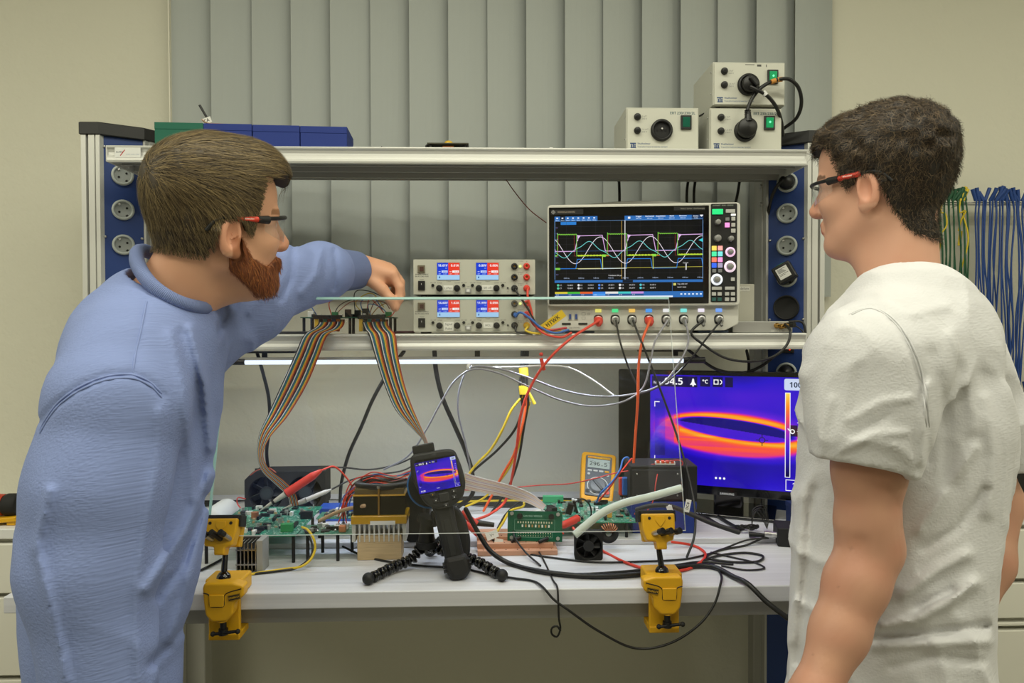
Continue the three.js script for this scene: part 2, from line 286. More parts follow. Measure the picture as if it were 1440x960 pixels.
// ---------------------------------------------------------------- on the upper shelf
{
  const names = [['folder_box', 'green card storage box at the end of the blue boxes', M.folderGreen, 217, 285, 171.5], ['folder_box', 'blue card storage box next to the green one', M.navy, 286, 353.5, 173.2], ['folder_box', 'middle one of the three blue card storage boxes', M.navy, 355, 421, 175.2], ['folder_box', 'blue card storage box farthest from the green one', M.navy, 422, 488, 177]];
  names.forEach(([n, label, m, a, b, py], i) => {
    const z = -1.655 - 0.006 * i, p0 = W(a, py, z), p1 = W(b, py, z), w = p1.x - p0.x, h = p0.y - YU - 0.0005;
    const g = thing(n, label, 'box', V((p0.x + p1.x) / 2, YU + 0.0003, z), 0.05, 'storage boxes');
    delete g.userData.group;
    mesh('box_body', rbox(w - 0.0015, h - 0.004, 0.105, 0.0015), m, g, [0, (h - 0.004) / 2, -0.054]);
    mesh('lid', rbox(w - 0.0008, 0.016, 0.107, 0.0015), m, g, [0, h - 0.008, -0.054]);
  });
  const base = W(292, 173, -1.68), yb = W(300, 173.2, -1.66).y;
  const g = thing('tagged_lead', 'short black lead with a white paper tag on the boxes', 'lead', V(base.x, yb + 0.001, -1.68));
  mesh('lead', capped([V(0.06, 0.0015, 0), V(0.03, 0.002, 0.004), V(0, 0.004, 0.006), V(-0.012, 0.012, 0.006), V(-0.006, 0.007, 0.004)], 0.0014), mat(0xa88468, 0.6), g);
  mesh('probe_tip', rod(V(-0.018, 0.046, 0), V(-0.002, 0.018, 0), 0.0028, 0.0026), M.black, g);
  mesh('stem', rod(V(-0.004, 0.02, 0), V(0.002, 0.002, 0), 0.0012), M.black, g);
  printed(0.022, 0.014, 0.0008, '#dcdcd6', M.white, 5000, (c) => { text(c, 'CA', 11, 7, 10, '#333', 'center', 'bold'); }, 'paper_tag', g, [-0.001, 0.0095, 0.003], [0, 0, 0.35]);
}
{
  const a = W(601, 207, -1.64), b = W(659, 207, -1.64), w = b.x - a.x;
  const g = thing('coil_board', 'small dark circuit board with taped yellow coil on the upper shelf', 'circuit board', V((a.x + b.x) / 2, YU + 0.0003, -1.66));
  mesh('board', rbox(w, 0.003, 0.06, 0.0006), mat(0x3c3a2c, 0.5), g, [0, 0.0155, 0]);
  mesh('base_board', rbox(w - 0.01, 0.003, 0.055, 0.0006), mat(0x2c241c, 0.5), g, [0, 0.006, 0]);
  for (const [x, z] of [[-1, -1], [1, -1], [-1, 1], [1, 1]]) mesh('standoff', cyl(0.003, 0.003, 0.015, 8), M.black, g, [x * (w / 2 - 0.008), 0.0075, z * 0.022]);
  mesh('coil', latheZ([[0.004, -0.008], [0.012, -0.008], [0.013, 0], [0.012, 0.008], [0.004, 0.008]], 20), phys(0xc9a51c, 0.35), g, [0.001, 0.0135, 0.008]);
  mesh('winding', cylX(0.004, 0.004, 0.025, 10), M.copper, g, [0, 0.0085, 0.02]);
  mesh('terminal', sph(0.004, 8), M.blackMatt, g, [-w / 2 - 0.001, 0.011, 0.02]);
  mesh('terminal', sph(0.003, 8), M.blackMatt, g, [w / 2 - 0.003, 0.008, 0.026]);
}
for (const [px, w, h, c, label] of [[775, 0.008, 0.007, M.white, 'tiny white plastic clip lying on the upper shelf'], [533, 0.014, 0.006, M.blackMatt, 'tiny black wire scrap lying on the upper shelf']]) {
  const p = W(px, 207, -1.63);
  tag(mesh(px > 600 ? 'plastic_clip' : 'wire_scrap', px > 600 ? rbox(w, h, 0.006, 0.001) : capped([V(-0.007, 0.002, 0), V(-0.002, 0.004, 0.002), V(0.003, 0.002, 0), V(0.006, 0.008, -0.002)], 0.001), c, null, V(p.x, YU + (px > 600 ? h / 2 : 0) + 0.0003, -1.63)), label, px > 600 ? 'clip' : 'wire');
}
const rocker = (parent, x, y, z, lit) => {
  const r = mesh('rocker_switch', rbox(0.025, 0.032, 0.005, 0.001), M.black, parent, [x, y, z + 0.0025]);
  mesh('rocker_light', rbox(0.017, 0.023, 0.005, 0.001), lit ? mat(0x0a7a4c, 0.3, 0, { emissive: 0x12c874, emissiveIntensity: 0.28 }) : mat(0x0b5c48, 0.3), r, [0, 0, 0.002], [0.12, 0, 0]);
  if (lit) mesh('lamp_spot', sph(0.003, 8), mat(0x40d890, 0.3, 0, { emissive: 0x8cffc8, emissiveIntensity: 0.8 }), r, [0, 0.001, 0.0035]);
  return r;
};
function transformer(px, base, label, model, lit, plug, dx = 0) {
  const z = -1.645, w = 0.170, h = 0.1045, d = 0.155, p = W(px, 150, z);
  const g = thing('isolating_transformer', label, 'transformer', V(p.x, base, z));
  mesh('case', rbox(w, h - 0.004, d, 0.002), mat(0xb9b9ae, 0.55), g, [0, h / 2 + 0.002, -d / 2]);
  for (const [x, k] of [[-1, -1], [1, -1], [-1, 1], [1, 1]]) mesh('foot', cyl(0.006, 0.005, 0.004, 10), M.black, g, [x * w * 0.4, 0.002, -d / 2 + k * d * 0.4]);
  const f = (x, y) => [x / 1000 - w / 2, h - y / 1000];
  printed(w - 0.006, h - 0.010, 0.003, '#c6c6ba', M.caseGrey, 5000, (c, cw, ch) => {
    if (model) text(c, model, cw - 6, 9, 8.2, '#274a55', 'right', 'bold');
    for (const [y, a] of [[17, '2 A/T'], [47, '1,6 A/T']]) { text(c, a, 33, y, 5, '#555'); text(c, '250 V', 33, y + 5.5, 5, '#555'); }
    c.fillStyle = '#24406e'; c.fillRect(6, 78, 14, 3); c.fillRect(8, 82, 3, 8); c.fillRect(12, 80, 3, 10); c.fillRect(16, 82, 3, 8); c.fillRect(7, 88, 13, 2);
    text(c, 'Thalheimer', 23, 80, 5.5, '#24406e', 'left', 'bold'); text(c, 'Transformatorenwerke GmbH', 23, 87, 5.2, '#24406e');
    if (!model) { c.fillStyle = '#4a4a44'; c.fillRect(72, 2, 22, 1.5); c.fillRect(100, 2, 10, 5); c.fillRect(121, 2, 2, 6); }
  }, 'front_panel', g, [0, h / 2 + 0.001, 0.0015]);
  for (const y of [22.5, 54]) { const q = f(26, y), u = mesh('fuse_holder', latheZ([[0.0001, 0.009], [0.0055, 0.009], [0.0065, 0.007], [0.008, 0.0035], [0.0082, 0]], 16), M.black, g, [q[0], q[1], 0.003]); mesh('slot', box(0.008, 0.0014, 0.001), M.blackMatt, u, [0, 0, 0.0092]); }
  const q = f(82, 53.5), so = mesh('outlet', latheZ([[0.0185, 0.0015], [0.0188, 0.007], [0.0215, 0.0085], [0.0252, 0.006], [0.0255, 0]], 32), M.black, g, [q[0], q[1], 0.003]);
  mesh('outlet_face', cylZ(0.0187, 0.0187, 0.0015, 28), M.blackMatt, so, [0, 0, 0.001]);
  if (!plug) { for (const k of [-1, 1]) mesh('pin_hole', cylZ(0.0028, 0.0028, 0.001, 10), hole, so, [k * 0.0095, 0, 0.002]); mesh('earth_pin', cylZ(0.0022, 0.0022, 0.006, 10), M.tin, so, [0.0, 0.003, 0.004]); }
  const k = f(139, 35); rocker(g, k[0], k[1], 0.003, lit);
  for (const y of [20, 70]) for (const s of [-1, 1]) mesh('case_screw', sph(0.002, 8), M.steel, g, [s * w / 2, h - y / 1000, -0.012]);
  return g;
}
transformer(931.5, YU + 0.0003, 'grey isolating transformer standing alone with empty socket and unlit green switch', 'ERT 230/230/2L', false, false);
transformer(1048.5, YU + 0.0003, 'lower grey isolating transformer of the stack, with large flat black plug', 'ERT 230/230/2L', true, true);
transformer(1053, YU + 0.0003 + 0.1065, 'upper grey isolating transformer on top of the stack', '', true, true);
// ---------------------------------------------------------------- power supplies on the lower shelf
function powerSupply(base, label, values, stickers, jackColors) {
  const z = -1.635, u = 0.2306, w = 0.279, h = 0.0807, d = 0.155, p0 = W(581.5, 420, z);
  const g = thing('power_supply', label, 'power supply', V(p0.x + w / 2, base, z));
  const f = (x, y) => [(x - 80) * u / 1000 - w / 2, h + 0.004 - (y - 115) * u / 1000];
  mesh('case', rbox(w, h, d, 0.002), mat(0x9d9d97, 0.5), g, [0, h / 2 + 0.004, -d / 2]);
  for (const [x, k] of [[-1, -1], [1, -1], [-1, 1], [1, 1]]) mesh('foot', cyl(0.008, 0.007, 0.004, 12), M.black, g, [x * w * 0.42, 0.002, -d / 2 + k * d * 0.4]);
  const T = (c, s, x, y, size = 22, col = '#444', al = 'center', wt = '') => text(c, s, (x - 80) * u, (y - 115) * u, size * u, col, al, wt);
  printed(w - 0.001, h - 0.001, 0.003, '#bdbdb0', M.caseGrey, 5200, (c) => {
    T(c, 'POWER SUPPLY', 162, 263, 18, '#333', 'center', 'bold'); T(c, 'EA-PS 2342-10 B', 162, 282, 18, '#333', 'center', 'bold'); T(c, 'Power', 162, 314, 16);
    for (const x of [427, 813]) { T(c, 'Output', x, 333, 14); c.fillStyle = '#8b8b84'; c.fillRect((x - 118 - 80) * u, 30 * u, 236 * u, 1); }
    for (const [x, s] of [[273, 'On / Off'], [338, 'Voltage'], [512, 'Current'], [578, 'OC / OR'], [665, 'On / Off'], [728, 'Voltage'], [903, 'Current'], [966, 'OC / OR'], [622, '']]) T(c, s, x, 347, 15);
    for (const x of [338, 512, 728, 903]) T(c, 'Push & turn', x, 449, 14);
    T(c, 'USB', 622, 386, 14); T(c, '- 5 V 2A +', 1142, 132, 14); T(c, 'Output 1', 1142, 245, 16); T(c, '0...42 V', 1142, 262, 16); T(c, 'Output 2', 1142, 355, 16); T(c, '0...42 V', 1142, 372, 16);
    for (const y of [135, 245, 352]) { T(c, '-', 1083, y, 20, '#222'); T(c, '+', 1203, y, 20, '#222'); }
    T(c, 'PE', 1015, 437, 14);
  }, 'front_panel', g, [0, h / 2 + 0.004, 0.0015]);
  const pm = (name, geo, m, x, y, zz, par = g) => { const q = f(x, y); return mesh(name, geo, m, par, [q[0], q[1], zz]); };
  const mains = pm('cover_plate', rbox(0.0165, 0.0175, 0.004, 0.001), mat(0x77705e, 0.4, 0.3), 160, 212, 0.004); mesh('inner_plate', box(0.009, 0.010, 0.002), mat(0x4a2c22, 0.5), mains, [0.001, 0, 0.002]);
  const sw = pm('rocker_switch', rbox(0.0155, 0.0215, 0.005, 0.001), M.black, 162, 375, 0.004); mesh('rocker', rbox(0.010, 0.015, 0.004, 0.001), M.blackMatt, sw, [0, 0, 0.002], [0.15, 0, 0]); mesh('mark', box(0.001, 0.004, 0.0006), M.white, sw, [0, 0.003, 0.0042], [0.15, 0, 0]);
  values.forEach(([volt, amp], i) => {
    const q = f([427, 813][i], 235);
    screen(0.0512, 0.0388, 0.0022, 222, 168, (c) => {
      c.fillStyle = '#1740d8'; c.fillRect(0, 0, 110, 120); c.fillStyle = '#f0402c'; c.fillRect(110, 0, 112, 120); c.fillStyle = '#a8d4f8'; c.fillRect(0, 120, 222, 48);
      text(c, volt, 104, 26, 31, '#ffffff', 'right', 'bold'); text(c, amp, 216, 26, 31, '#ffffff', 'right', 'bold'); text(c, 'CV', 100, 52, 15, '#bcd6ff', 'right', 'bold');
      text(c, 'SET', 14, 87, 13, '#fff', 'left', 'bold'); text(c, 'SET', 122, 87, 13, '#fff', 'left', 'bold'); text(c, 'OVP', 14, 110, 12, '#fff'); text(c, 'OCP', 122, 110, 12, '#fff'); text(c, '42.00V', 60, 110, 12, '#dce8ff'); text(c, '10.00A', 172, 110, 12, '#ffe0dc');
      c.fillStyle = '#cfe0ff'; c.fillRect(44, 76, 60, 22); c.fillStyle = '#fff'; c.fillRect(150, 76, 66, 22); text(c, volt.slice(0, 5), 100, 88, 17, '#1740d8', 'right'); text(c, '10.00', 210, 88, 17, '#d83020', 'right');
      c.fillStyle = '#2b5ca8'; c.fillRect(18, 138, 12, 14); c.fillRect(24, 130, 4, 10);
    }, 'display', g, [q[0], q[1], 0.0036], null, 0.92);
  });
  const knob = latheZ([[0.0001, 0.014], [0.0062, 0.014], [0.007, 0.0125], [0.0074, 0.001], [0.0074, 0]], 20);
  for (const x of [338, 512, 728, 903]) { const k = pm('knob', knob, M.black, x, 403, 0.003); mesh('pointer', box(0.001, 0.005, 0.0006), M.dark, k, [0, 0.003, 0.0142]); }
  for (const x of [273, 578, 665, 966]) pm('button', cylZ(0.0034, 0.0036, 0.005, 12), M.black, x, 373, 0.004);
  const usb = pm('usb_port', rbox(0.0135, 0.011, 0.004, 0.001), M.aluMatt, 622, 425, 0.004); mesh('usb_socket', box(0.007, 0.0055, 0.001), M.white, usb, [0, 0, 0.0022]);
  const pe = pm('earth_pin', cylZ(0.002, 0.002, 0.003, 10), M.black, 1015, 400, 0.004);
  for (const [y, i] of [[185, 0], [293, 1], [403, 2]]) for (const [x, j] of [[1082, 0], [1203, 1]]) {
    const k = pm('output_jack', latheZ([[0.0022, 0.003], [0.0025, 0.008], [0.0055, 0.0085], [0.0072, 0.006], [0.0078, 0]], 20), jackColors?.[i]?.[j] ?? (j ? M.red : M.black), x, y, 0.003); mesh('jack_hole', cylZ(0.0025, 0.0025, 0.003, 10), M.brass, k, [0, 0, 0.003]);
  }
  pm('status_led', cylZ(0.0032, 0.0032, 0.003, 12), glow(0xf4ff9a, 1), 1140, 185, 0.004);
  stickers.forEach(([lines, x, y, ww, hh]) => { const q = f(x, y); printed(ww, hh, 0.0006, '#e2e2da', M.white, 9000, (c, cw, ch) => lines.forEach((s, i) => text(c, s, cw / 2, ch * (i + 0.5) / lines.length, 6.4, '#222', 'center')), 'sticker', g, [q[0], q[1], 0.0034]); });
  return { g, f: (x, y, zz = 0.012) => { const q = f(x, y); return V(g.position.x + q[0], base + q[1], z + zz); } };
}
const psuLow = powerSupply(YL + 0.0003, 'lower grey bench power supply with blue and yellow leads plugged in', [['14.60V', '1.62A'], ['11.99V', '0.09A']], [[['Signal', 'Pulse'], 428, 410, 0.0235, 0.0205], [['MCU'], 820, 400, 0.0225, 0.0125]], [[mat(0x4a4a46, 0.5), null], [M.black, M.red], [M.black, M.yellow]]);
const psuTop = powerSupply(YL + 0.0003 + 0.0852, 'upper grey bench power supply stacked on the other one', [['18.61V', '0.61A'], ['0.80V', '0.00A']], [[['Lüfter'], 425, 400, 0.0215, 0.012], [['SFI off'], 815, 397, 0.026, 0.012]]);
// ---------------------------------------------------------------- oscilloscope
const scope = {};
{
  const z = -1.66, pl = W(770, 461, z), k = 0.337 / 1000, w = 1300 * k, h = 862 * k;
  const g = thing('oscilloscope', 'light grey oscilloscope with wide screen of coloured wave traces', 'oscilloscope', V(pl.x, YL + 0.0003, z), -6 * R);
  const grey = mat(0xc9c8bf, 0.5), X = (cx) => (cx - 40) * k, Y = (cy) => (915 - cy) * k + 0.006;
  // lower connector section with cut corner, display head standing proud of it
  mesh('base_section', extrude(roundShape([[0, 0], [X(1250), 0], [w, 0.015], [w, Y(745)], [0, Y(745)]], 0.004), 0.13, 0.002).translate(0, 0.006, -0.13), grey, g);
  for (const x of [0.04, w - 0.09]) mesh('foot', rbox(0.07, 0.006, 0.10, 0.002), mat(0x39465a, 0.6), g, [x + 0.035, 0.003, -0.06]);
  mesh('display_bezel', extrude(roundShape([[0, Y(748)], [w, Y(748)], [w, h + 0.006], [0, h + 0.006]], 0.010), 0.085, 0.003, 2).translate(0, 0, -0.07), grey, g);
  mesh('handle', capped([V(0.08, h + 0.004, -0.075), V(0.09, h + 0.016, -0.08), V(w - 0.09, h + 0.016, -0.08), V(w - 0.08, h + 0.004, -0.075)], 0.004, 30), M.lightGrey, g);
  const zf = 0.0155;
  mesh('screen_glass', extrude(roundShape([[X(52), Y(732)], [X(1130), Y(732)], [X(1130), Y(72)], [X(52), Y(72)]], 0.002), 0.002, 0.0004, 1).translate(0, 0, zf - 0.001), M.gloss, g);
  const tw = X(1130) - X(52);
  printed(0.075, 0.011, 0.0004, '#0b0b0d', M.black, 7000, (c) => { c.strokeStyle = '#b9b9bb'; c.lineWidth = 0.7; c.save(); c.translate(6, 5.5); c.rotate(Math.PI / 4); c.strokeRect(-3.2, -3.2, 6.4, 6.4); c.strokeRect(-1.4, -1.4, 2.8, 2.8); c.restore(); text(c, 'ROHDE&SCHWARZ', 16, 5.6, 4.6, '#9a8f80', 'left', 'bold'); }, 'maker_print', g, [X(175), Y(104), zf + 0.0012]);
  printed(0.07, 0.008, 0.0004, '#0b0b0d', M.black, 7000, (c, cw) => text(c, 'MXO 5 Series · Oscilloscope', cw - 1, 4, 4.4, '#a8a49a', 'right'), 'model_print', g, [X(1000), Y(92), zf + 0.0012]);
  // the display
  const L = 90, Rr = 1092, T0 = 135, B0 = 690;
  screen((Rr - L) * k, (B0 - T0) * k, 0.001, 1503, 832, (c) => {
    c.scale(1.5, 1.5); c.translate(-L, -T0); c.fillStyle = '#0c0d10'; c.fillRect(L, T0, 1100, 600);
    c.fillStyle = '#2f6fb8'; c.fillRect(L, T0, 292, 33); c.fillRect(565, T0 - 4, 450, 36); c.fillStyle = '#1d3c66'; c.fillRect(1015, T0, 80, 30);
    c.fillStyle = '#1b2c44'; c.fillRect(128, T0, 34, 33);
    for (let i = 0; i < 8; i++) { c.fillStyle = '#e8f2ff'; c.fillRect(102 + i * 36, 142, 12, 9); text(c, 'Menu', 109 + i * 36, 160, 9, '#e8f2ff', 'center'); }
    ['Trigger', 'Horizontal', 'Acquisition', 'Math', 'Measure'].forEach((s, i) => { text(c, s, 660 + i * 74, 140, 12, '#fff', 'center', 'bold'); text(c, '500 mV', 660 + i * 74, 155, 11, '#e8f2ff', 'center'); });
    c.fillStyle = '#fff'; c.fillRect(588, 142, 16, 14); c.save(); c.translate(1080, 138); c.rotate(Math.PI / 4); c.fillRect(-8, -8, 16, 16); c.restore(); text(c, 'Demo', 1042, 143, 12, '#fff', 'center', 'bold'); text(c, '12:04', 1042, 156, 11, '#fff', 'center');
    c.fillStyle = '#2c7fd0'; c.fillRect(132, 172, 106, 20);
    c.strokeStyle = '#3a3d42'; c.lineWidth = 1; for (let x = 170; x < 1090; x += 100) { c.beginPath(); c.moveTo(x, 168); c.lineTo(x, 562); c.stroke(); } for (let y = 205; y < 562; y += 40) { c.beginPath(); c.moveTo(92, y); c.lineTo(1090, y); c.stroke(); }
    const line = (col, pts, lw = 3) => { c.strokeStyle = col; c.lineWidth = lw; c.lineJoin = 'round'; c.beginPath(); pts.forEach(([x, y], i) => (i ? c.lineTo(x, y) : c.moveTo(x, y))); c.stroke(); };
    const per = 340, wave = (f, x0 = 92, x1 = 1090, st = 3) => { const q = []; for (let x = x0; x <= x1; x += st) q.push([x, f(((x - 245) / per % 1 + 1) % 1, x)]); return q; };
    line('#2b5f96', [[92, 374], [1090, 366]], 2); line('#c9c04a', [[92, 492], [1090, 484]], 3);
    line('#c9a24a', [[546, 168], [546, 562]], 3); line('#5a6a3a', [[240, 255], [240, 492]], 1);
    // white current and cyan current
    line('#efe6ee', wave((u) => 367 + 90 * Math.cos((u + 0.04) * 2 * Math.PI)), 4);
    line('#74d8d4', wave((u) => 362 + 48 * Math.cos((u - 0.72) * 2 * Math.PI) + 8 * Math.sin(u * 6 * Math.PI)), 4);
    // pink half bridge voltage with ringing, green and red logic, blue gate
    line('#e2b4ea', wave((u, x) => u < 0.01 ? 300 : u < 0.5 ? 268 - 6 * u + 12 * Math.exp(-u * 40) * Math.cos(u * 400) : u < 0.56 ? 268 + (u - 0.5) / 0.06 * 104 : u < 0.95 ? 373 : 373 - (u - 0.95) / 0.05 * 80, 92, 1090, 2), 5);
    c.fillStyle = '#e8bff0'; for (let n = -1; n < 3; n++) { const x = 250 + n * per; c.beginPath(); c.moveTo(x - 6, 260); c.lineTo(x + 16, 270); c.lineTo(x - 2, 292); c.closePath(); c.fill(); }
    line('#a8412e', wave((u) => u > 0.94 ? 405 : u > 0.62 ? 258 : 405, 92, 1090, 2), 2);
    line('#7ed04a', wave((u, x) => u > 0.6 && u < 0.99 ? 258 + 3 * Math.sin(x * 0.5) - 8 * Math.exp(-(u - 0.6) * 60) : 403 + 4 * Math.sin(x * 1.1) * (u > 0.02 && u < 0.16 || u > 0.5 ? 1 : 0.6), 92, 1090, 2), 4);
    line('#c6dc3c', wave((u, x) => 402 + 4 * Math.sin(x * 0.9), 250, 430), 5); line('#c6dc3c', wave((u, x) => 402 + 4 * Math.sin(x * 0.9), 590, 770), 5); line('#c6dc3c', wave((u, x) => 400 + 3 * Math.sin(x * 0.9), 930, 1090), 5);
    line('#2c86e6', wave((u) => u < 0.46 ? 427 : u < 0.49 ? 427 + (u - 0.46) / 0.03 * 62 : u < 0.97 ? 491 : 491 - (u - 0.97) / 0.03 * 62, 92, 1090, 2), 4);
    for (const x of [416, 756]) { line('#d8e06a', [[x, 405], [x + 2, 498]], 4); c.fillStyle = '#8fe04a'; c.fillRect(x - 4, 396, 26, 16); c.fillStyle = '#d07a30'; c.fillRect(x + 22, 402, 24, 6); }
    line('#f2f6e8', [[250, 493], [420, 493]], 3); line('#f2f6e8', [[420, 493], [580, 491]], 3);
    line('#ffffff', [[568, 166], [568, 566]], 4); line('#7fb2ea', [[92, 168], [92, 566]], 3); line('#7fb2ea', [[1089, 168], [1089, 566]], 3); line('#7fb2ea', [[90, 167], [1090, 163]], 2);
    text(c, 'Timebase 200 µs', 455, 539, 12, '#fff'); text(c, 'Cursor', 975, 457, 12, '#fff', 'center'); line('#fff', [[978, 462], [978, 505]], 6);
    for (let i = 0; i < 10; i++) text(c, (i * 0.5).toFixed(2) + ' ms', 172 + i * 100, 556, 11, '#cfe2ff', 'center');
    for (let i = 0; i < 9; i++) text(c, (4 - i) + ' V', 98, 212 + i * 40, 10, '#b7a8ff');
    c.fillStyle = '#7ed04a'; c.fillRect(96, 485, 32, 14); c.fillStyle = '#3ad0d8'; c.beginPath(); c.moveTo(1060, 305); c.lineTo(1088, 292); c.lineTo(1088, 318); c.fill();
    c.fillStyle = '#2f6fb8'; c.fillRect(90, 570, 1000, 17); c.fillStyle = '#0c1420'; c.fillRect(552, 571, 70, 15);
    const cols = ['#58c8a0', '#e8e8e8', '#4a86e8', '#e8e8e8', '#58c8d0'];
    for (let i = 0; i < 5; i++) for (let j = 0; j < 2; j++) { c.fillStyle = cols[i]; c.beginPath(); c.arc(114 + i * 140, 604 + j * 21, 8, 0, 7); c.fill(); text(c, 'C' + (i + 1), 126 + i * 140, 604 + j * 21, 12, '#fff'); text(c, (12.4 + i * 7.3 + j).toFixed(2) + ' V', 176 + i * 140, 604 + j * 21, 12, '#fff'); }
    line('#3a6aa8', [[886, 590], [886, 648]], 3); c.fillStyle = '#d8d070'; c.fillRect(893, 594, 18, 16); text(c, 'Trig  450 mV', 920, 600, 12, '#fff'); text(c, 'Level  Auto', 920, 621, 12, '#fff');
    ['#d8c83c', '#48b83c', '#e0602c', '#3c86e0', '#e8e8e4', '#44c8c8', '#c894e0'].forEach((col, i) => { c.fillStyle = col; c.fillRect(92 + i * 86, 649, 86, 14); c.fillStyle = i === 3 ? '#4a9cf0' : '#2b5590'; c.fillRect(92 + i * 86, 663, 86, 14); text(c, '5 V/', 100 + i * 86, 671, 11, '#fff'); });
    c.fillStyle = '#2f6fb8'; c.fillRect(694, 649, 400, 45); for (let i = 0; i < 6; i++) { c.fillStyle = '#e4f0ff'; c.fillRect(940 + i * 26, 663, 13, 10); } c.fillRect(90, 678, 800, 14);
  }, 'display_screen', g, [(X(L) + X(Rr)) / 2, (Y(T0) + Y(B0)) / 2, zf + 0.0014], null, 0.95);
  // control strip
  mesh('control_panel', extrude(roundShape([[X(1143), Y(724)], [X(1316), Y(724)], [X(1316), Y(62)], [X(1143), Y(62)]], 0.003), 0.002, 0.0004, 1).translate(0, 0, zf - 0.001), M.blackMatt, g);
  printed(0.055, 0.006, 0.0004, '#141414', M.black, 7000, (c) => text(c, 'AUTOSET · RUN · SINGLE', 2, 3, 4, '#8f9a8a', 'left', 'bold'), 'key_print', g, [X(1230), Y(74), zf + 0.0012]);
  const btn = (x, y, bw, bh, m) => mesh(m.emissiveIntensity > 0.2 && m.emissive.r + m.emissive.g + m.emissive.b > 0.1 ? 'led_button' : 'button', rbox(bw * k, bh * k, 0.003, 0.001), m, g, [X(x), Y(y), zf + 0.002]);
  const key = mat(0xb8b8b4, 0.5), dim = mat(0x7d7f80, 0.5), teal = mat(0x2a5a56, 0.5), lit = (c) => mat(c, 0.4, 0, { emissive: c, emissiveIntensity: 0.55 });
  btn(1186, 117, 72, 36, lit(0x1fd07c)); btn(1271, 114, 62, 24, key); btn(1290, 139, 32, 14, lit(0xf0f0ec)); btn(1251, 168, 26, 24, dim); btn(1290, 166, 26, 26, key); btn(1250, 207, 32, 32, lit(0xf090d8)); btn(1290, 207, 26, 26, key); btn(1290, 246, 30, 28, key);
  [[0xe8c85c, 0xf0a0a0], [0x44d8a0, 0x70d0d8], [0xf07860, 0xe890d0], [0x3060e8, 0x9890b0]].forEach(([a, b], i) => { btn(1164, 362 + i * 38.5, 32, 32, lit(a)); btn(1204, 362 + i * 38.5, 32, 32, lit(b)); });
  btn(1164, 514, 26, 24, dim); btn(1204, 514, 26, 24, dim); btn(1288, 572, 26, 24, key); btn(1182, 632, 66, 22, key); btn(1268, 632, 64, 22, key);
  for (const [x, y] of [[1163, 670], [1201, 670], [1250, 670], [1289, 670], [1250, 706], [1289, 706]]) btn(x, y, 28, 24, key); for (const x of [1163, 1201]) btn(x, 706, 28, 24, teal);
  const kn = (x, y, r, ringC) => { const q = mesh('knob', latheZ([[0.0001, 0.012], [r * k * 0.8, 0.012], [r * k, 0.010], [r * k * 1.05, 0]], 20), mat(0x8f8f8d, 0.4, 0.3), g, [X(x), Y(y), zf + 0.001]); if (ringC) mesh('led_ring', tor(r * k * 1.55, r * k * 0.42, 28), lit(ringC), q, [0, 0, 0.001]); };
  kn(1186, 188, 18); kn(1185, 296, 23); kn(1272, 300, 18); kn(1271, 388, 17, 0xf4c8ec); kn(1269, 486, 20, 0xf4dcf0); kn(1182, 573, 20, 0xeef4ff);
  // connector row
  const ch = [0xe8e070, 0x50e890, 0xf8c860, 0x4aa0f8, 0xf0f0ee, 0x80e8e0, 0xf4ecf8, 0x78a8f8];
  scope.bnc = [];
  g.updateMatrixWorld(true);
  [390, 505, 620, 735, 852, 970, 1088, 1207].forEach((x, i) => {
    mesh('channel_led', rbox(42 * k, 24 * k, 0.003, 0.001), glow(ch[i], 0.95), g, [X(x), Y(778), 0.001]);
    mesh('connector_plate', extrude(roundShape([[-0.0105, -0.0115], [0.0105, -0.0115], [0.0105, 0.0115], [-0.0105, 0.0115]], 0.009), 0.002, 0.0004, 1), M.blackMatt, g, [X(x), Y(840), -0.0005]);
    const red = i === 0 || i === 3, q = mesh('coax_connector', latheZ([[0.004, 0.012], [0.0075, 0.012], [0.0085, 0.010], [0.0085, 0]], 18), M.tin, g, [X(x), Y(840), 0.001]);
    mesh('cable_boot', latheZ([[0.0001, red ? 0.024 : 0.03], [red ? 0.006 : 0.003, red ? 0.023 : 0.03], [red ? 0.0105 : 0.006, 0.010], [red ? 0.0105 : 0.0075, 0]], 16), red ? M.red : mat(0x7c7c78, 0.4, 0.3), q, [0, 0, 0.003], [0.5, 0, 0]);
    scope.bnc.push(V(X(x), Y(847), 0.026).applyMatrix4(g.matrixWorld));
  });
  for (const x of [196, 238]) { const u = mesh('usb_port', rbox(24 * k, 44 * k, 0.003, 0.0005), M.tin, g, [X(x), Y(818), 0.0005]); mesh('usb_tongue', box(14 * k, 34 * k, 0.001), mat(0x1c3f86, 0.5), u, [0, 0, 0.0016]); }
  for (const x of [170, 284]) mesh('logic_port', rbox(62 * k, 14 * k, 0.003, 0.001), M.black, g, [X(x), Y(868), 0.0005]);
  const pb = mesh('power_button', rbox(40 * k, 30 * k, 0.003, 0.001), mat(0x8d948c, 0.5), g, [X(90), Y(818), 0.0005]); mesh('power_led', rbox(20 * k, 18 * k, 0.001, 0.0004), glow(0x7af0b4, 0.8), pb, [0, 0, 0.0018]);
  printed(0.058, 0.026, 0.0004, '#c2c1b8', M.caseGrey, 6000, (c) => { text(c, 'Probe Comp', 30, 2, 4, '#444'); c.strokeStyle = '#444'; c.lineWidth = 0.5; c.strokeRect(34, 8, 8, 6); c.strokeRect(34, 18, 8, 5); c.strokeRect(48, 9, 4, 4); }, 'port_print', g, [X(262), Y(806), 0.0002]);
  printed(0.03, 0.005, 0.0004, '#c2c1b8', M.caseGrey, 6000, (c) => text(c, 'Logic Channels', 15, 2.5, 3.6, '#444', 'center'), 'port_print', g, [X(225), Y(895), 0.0002]);
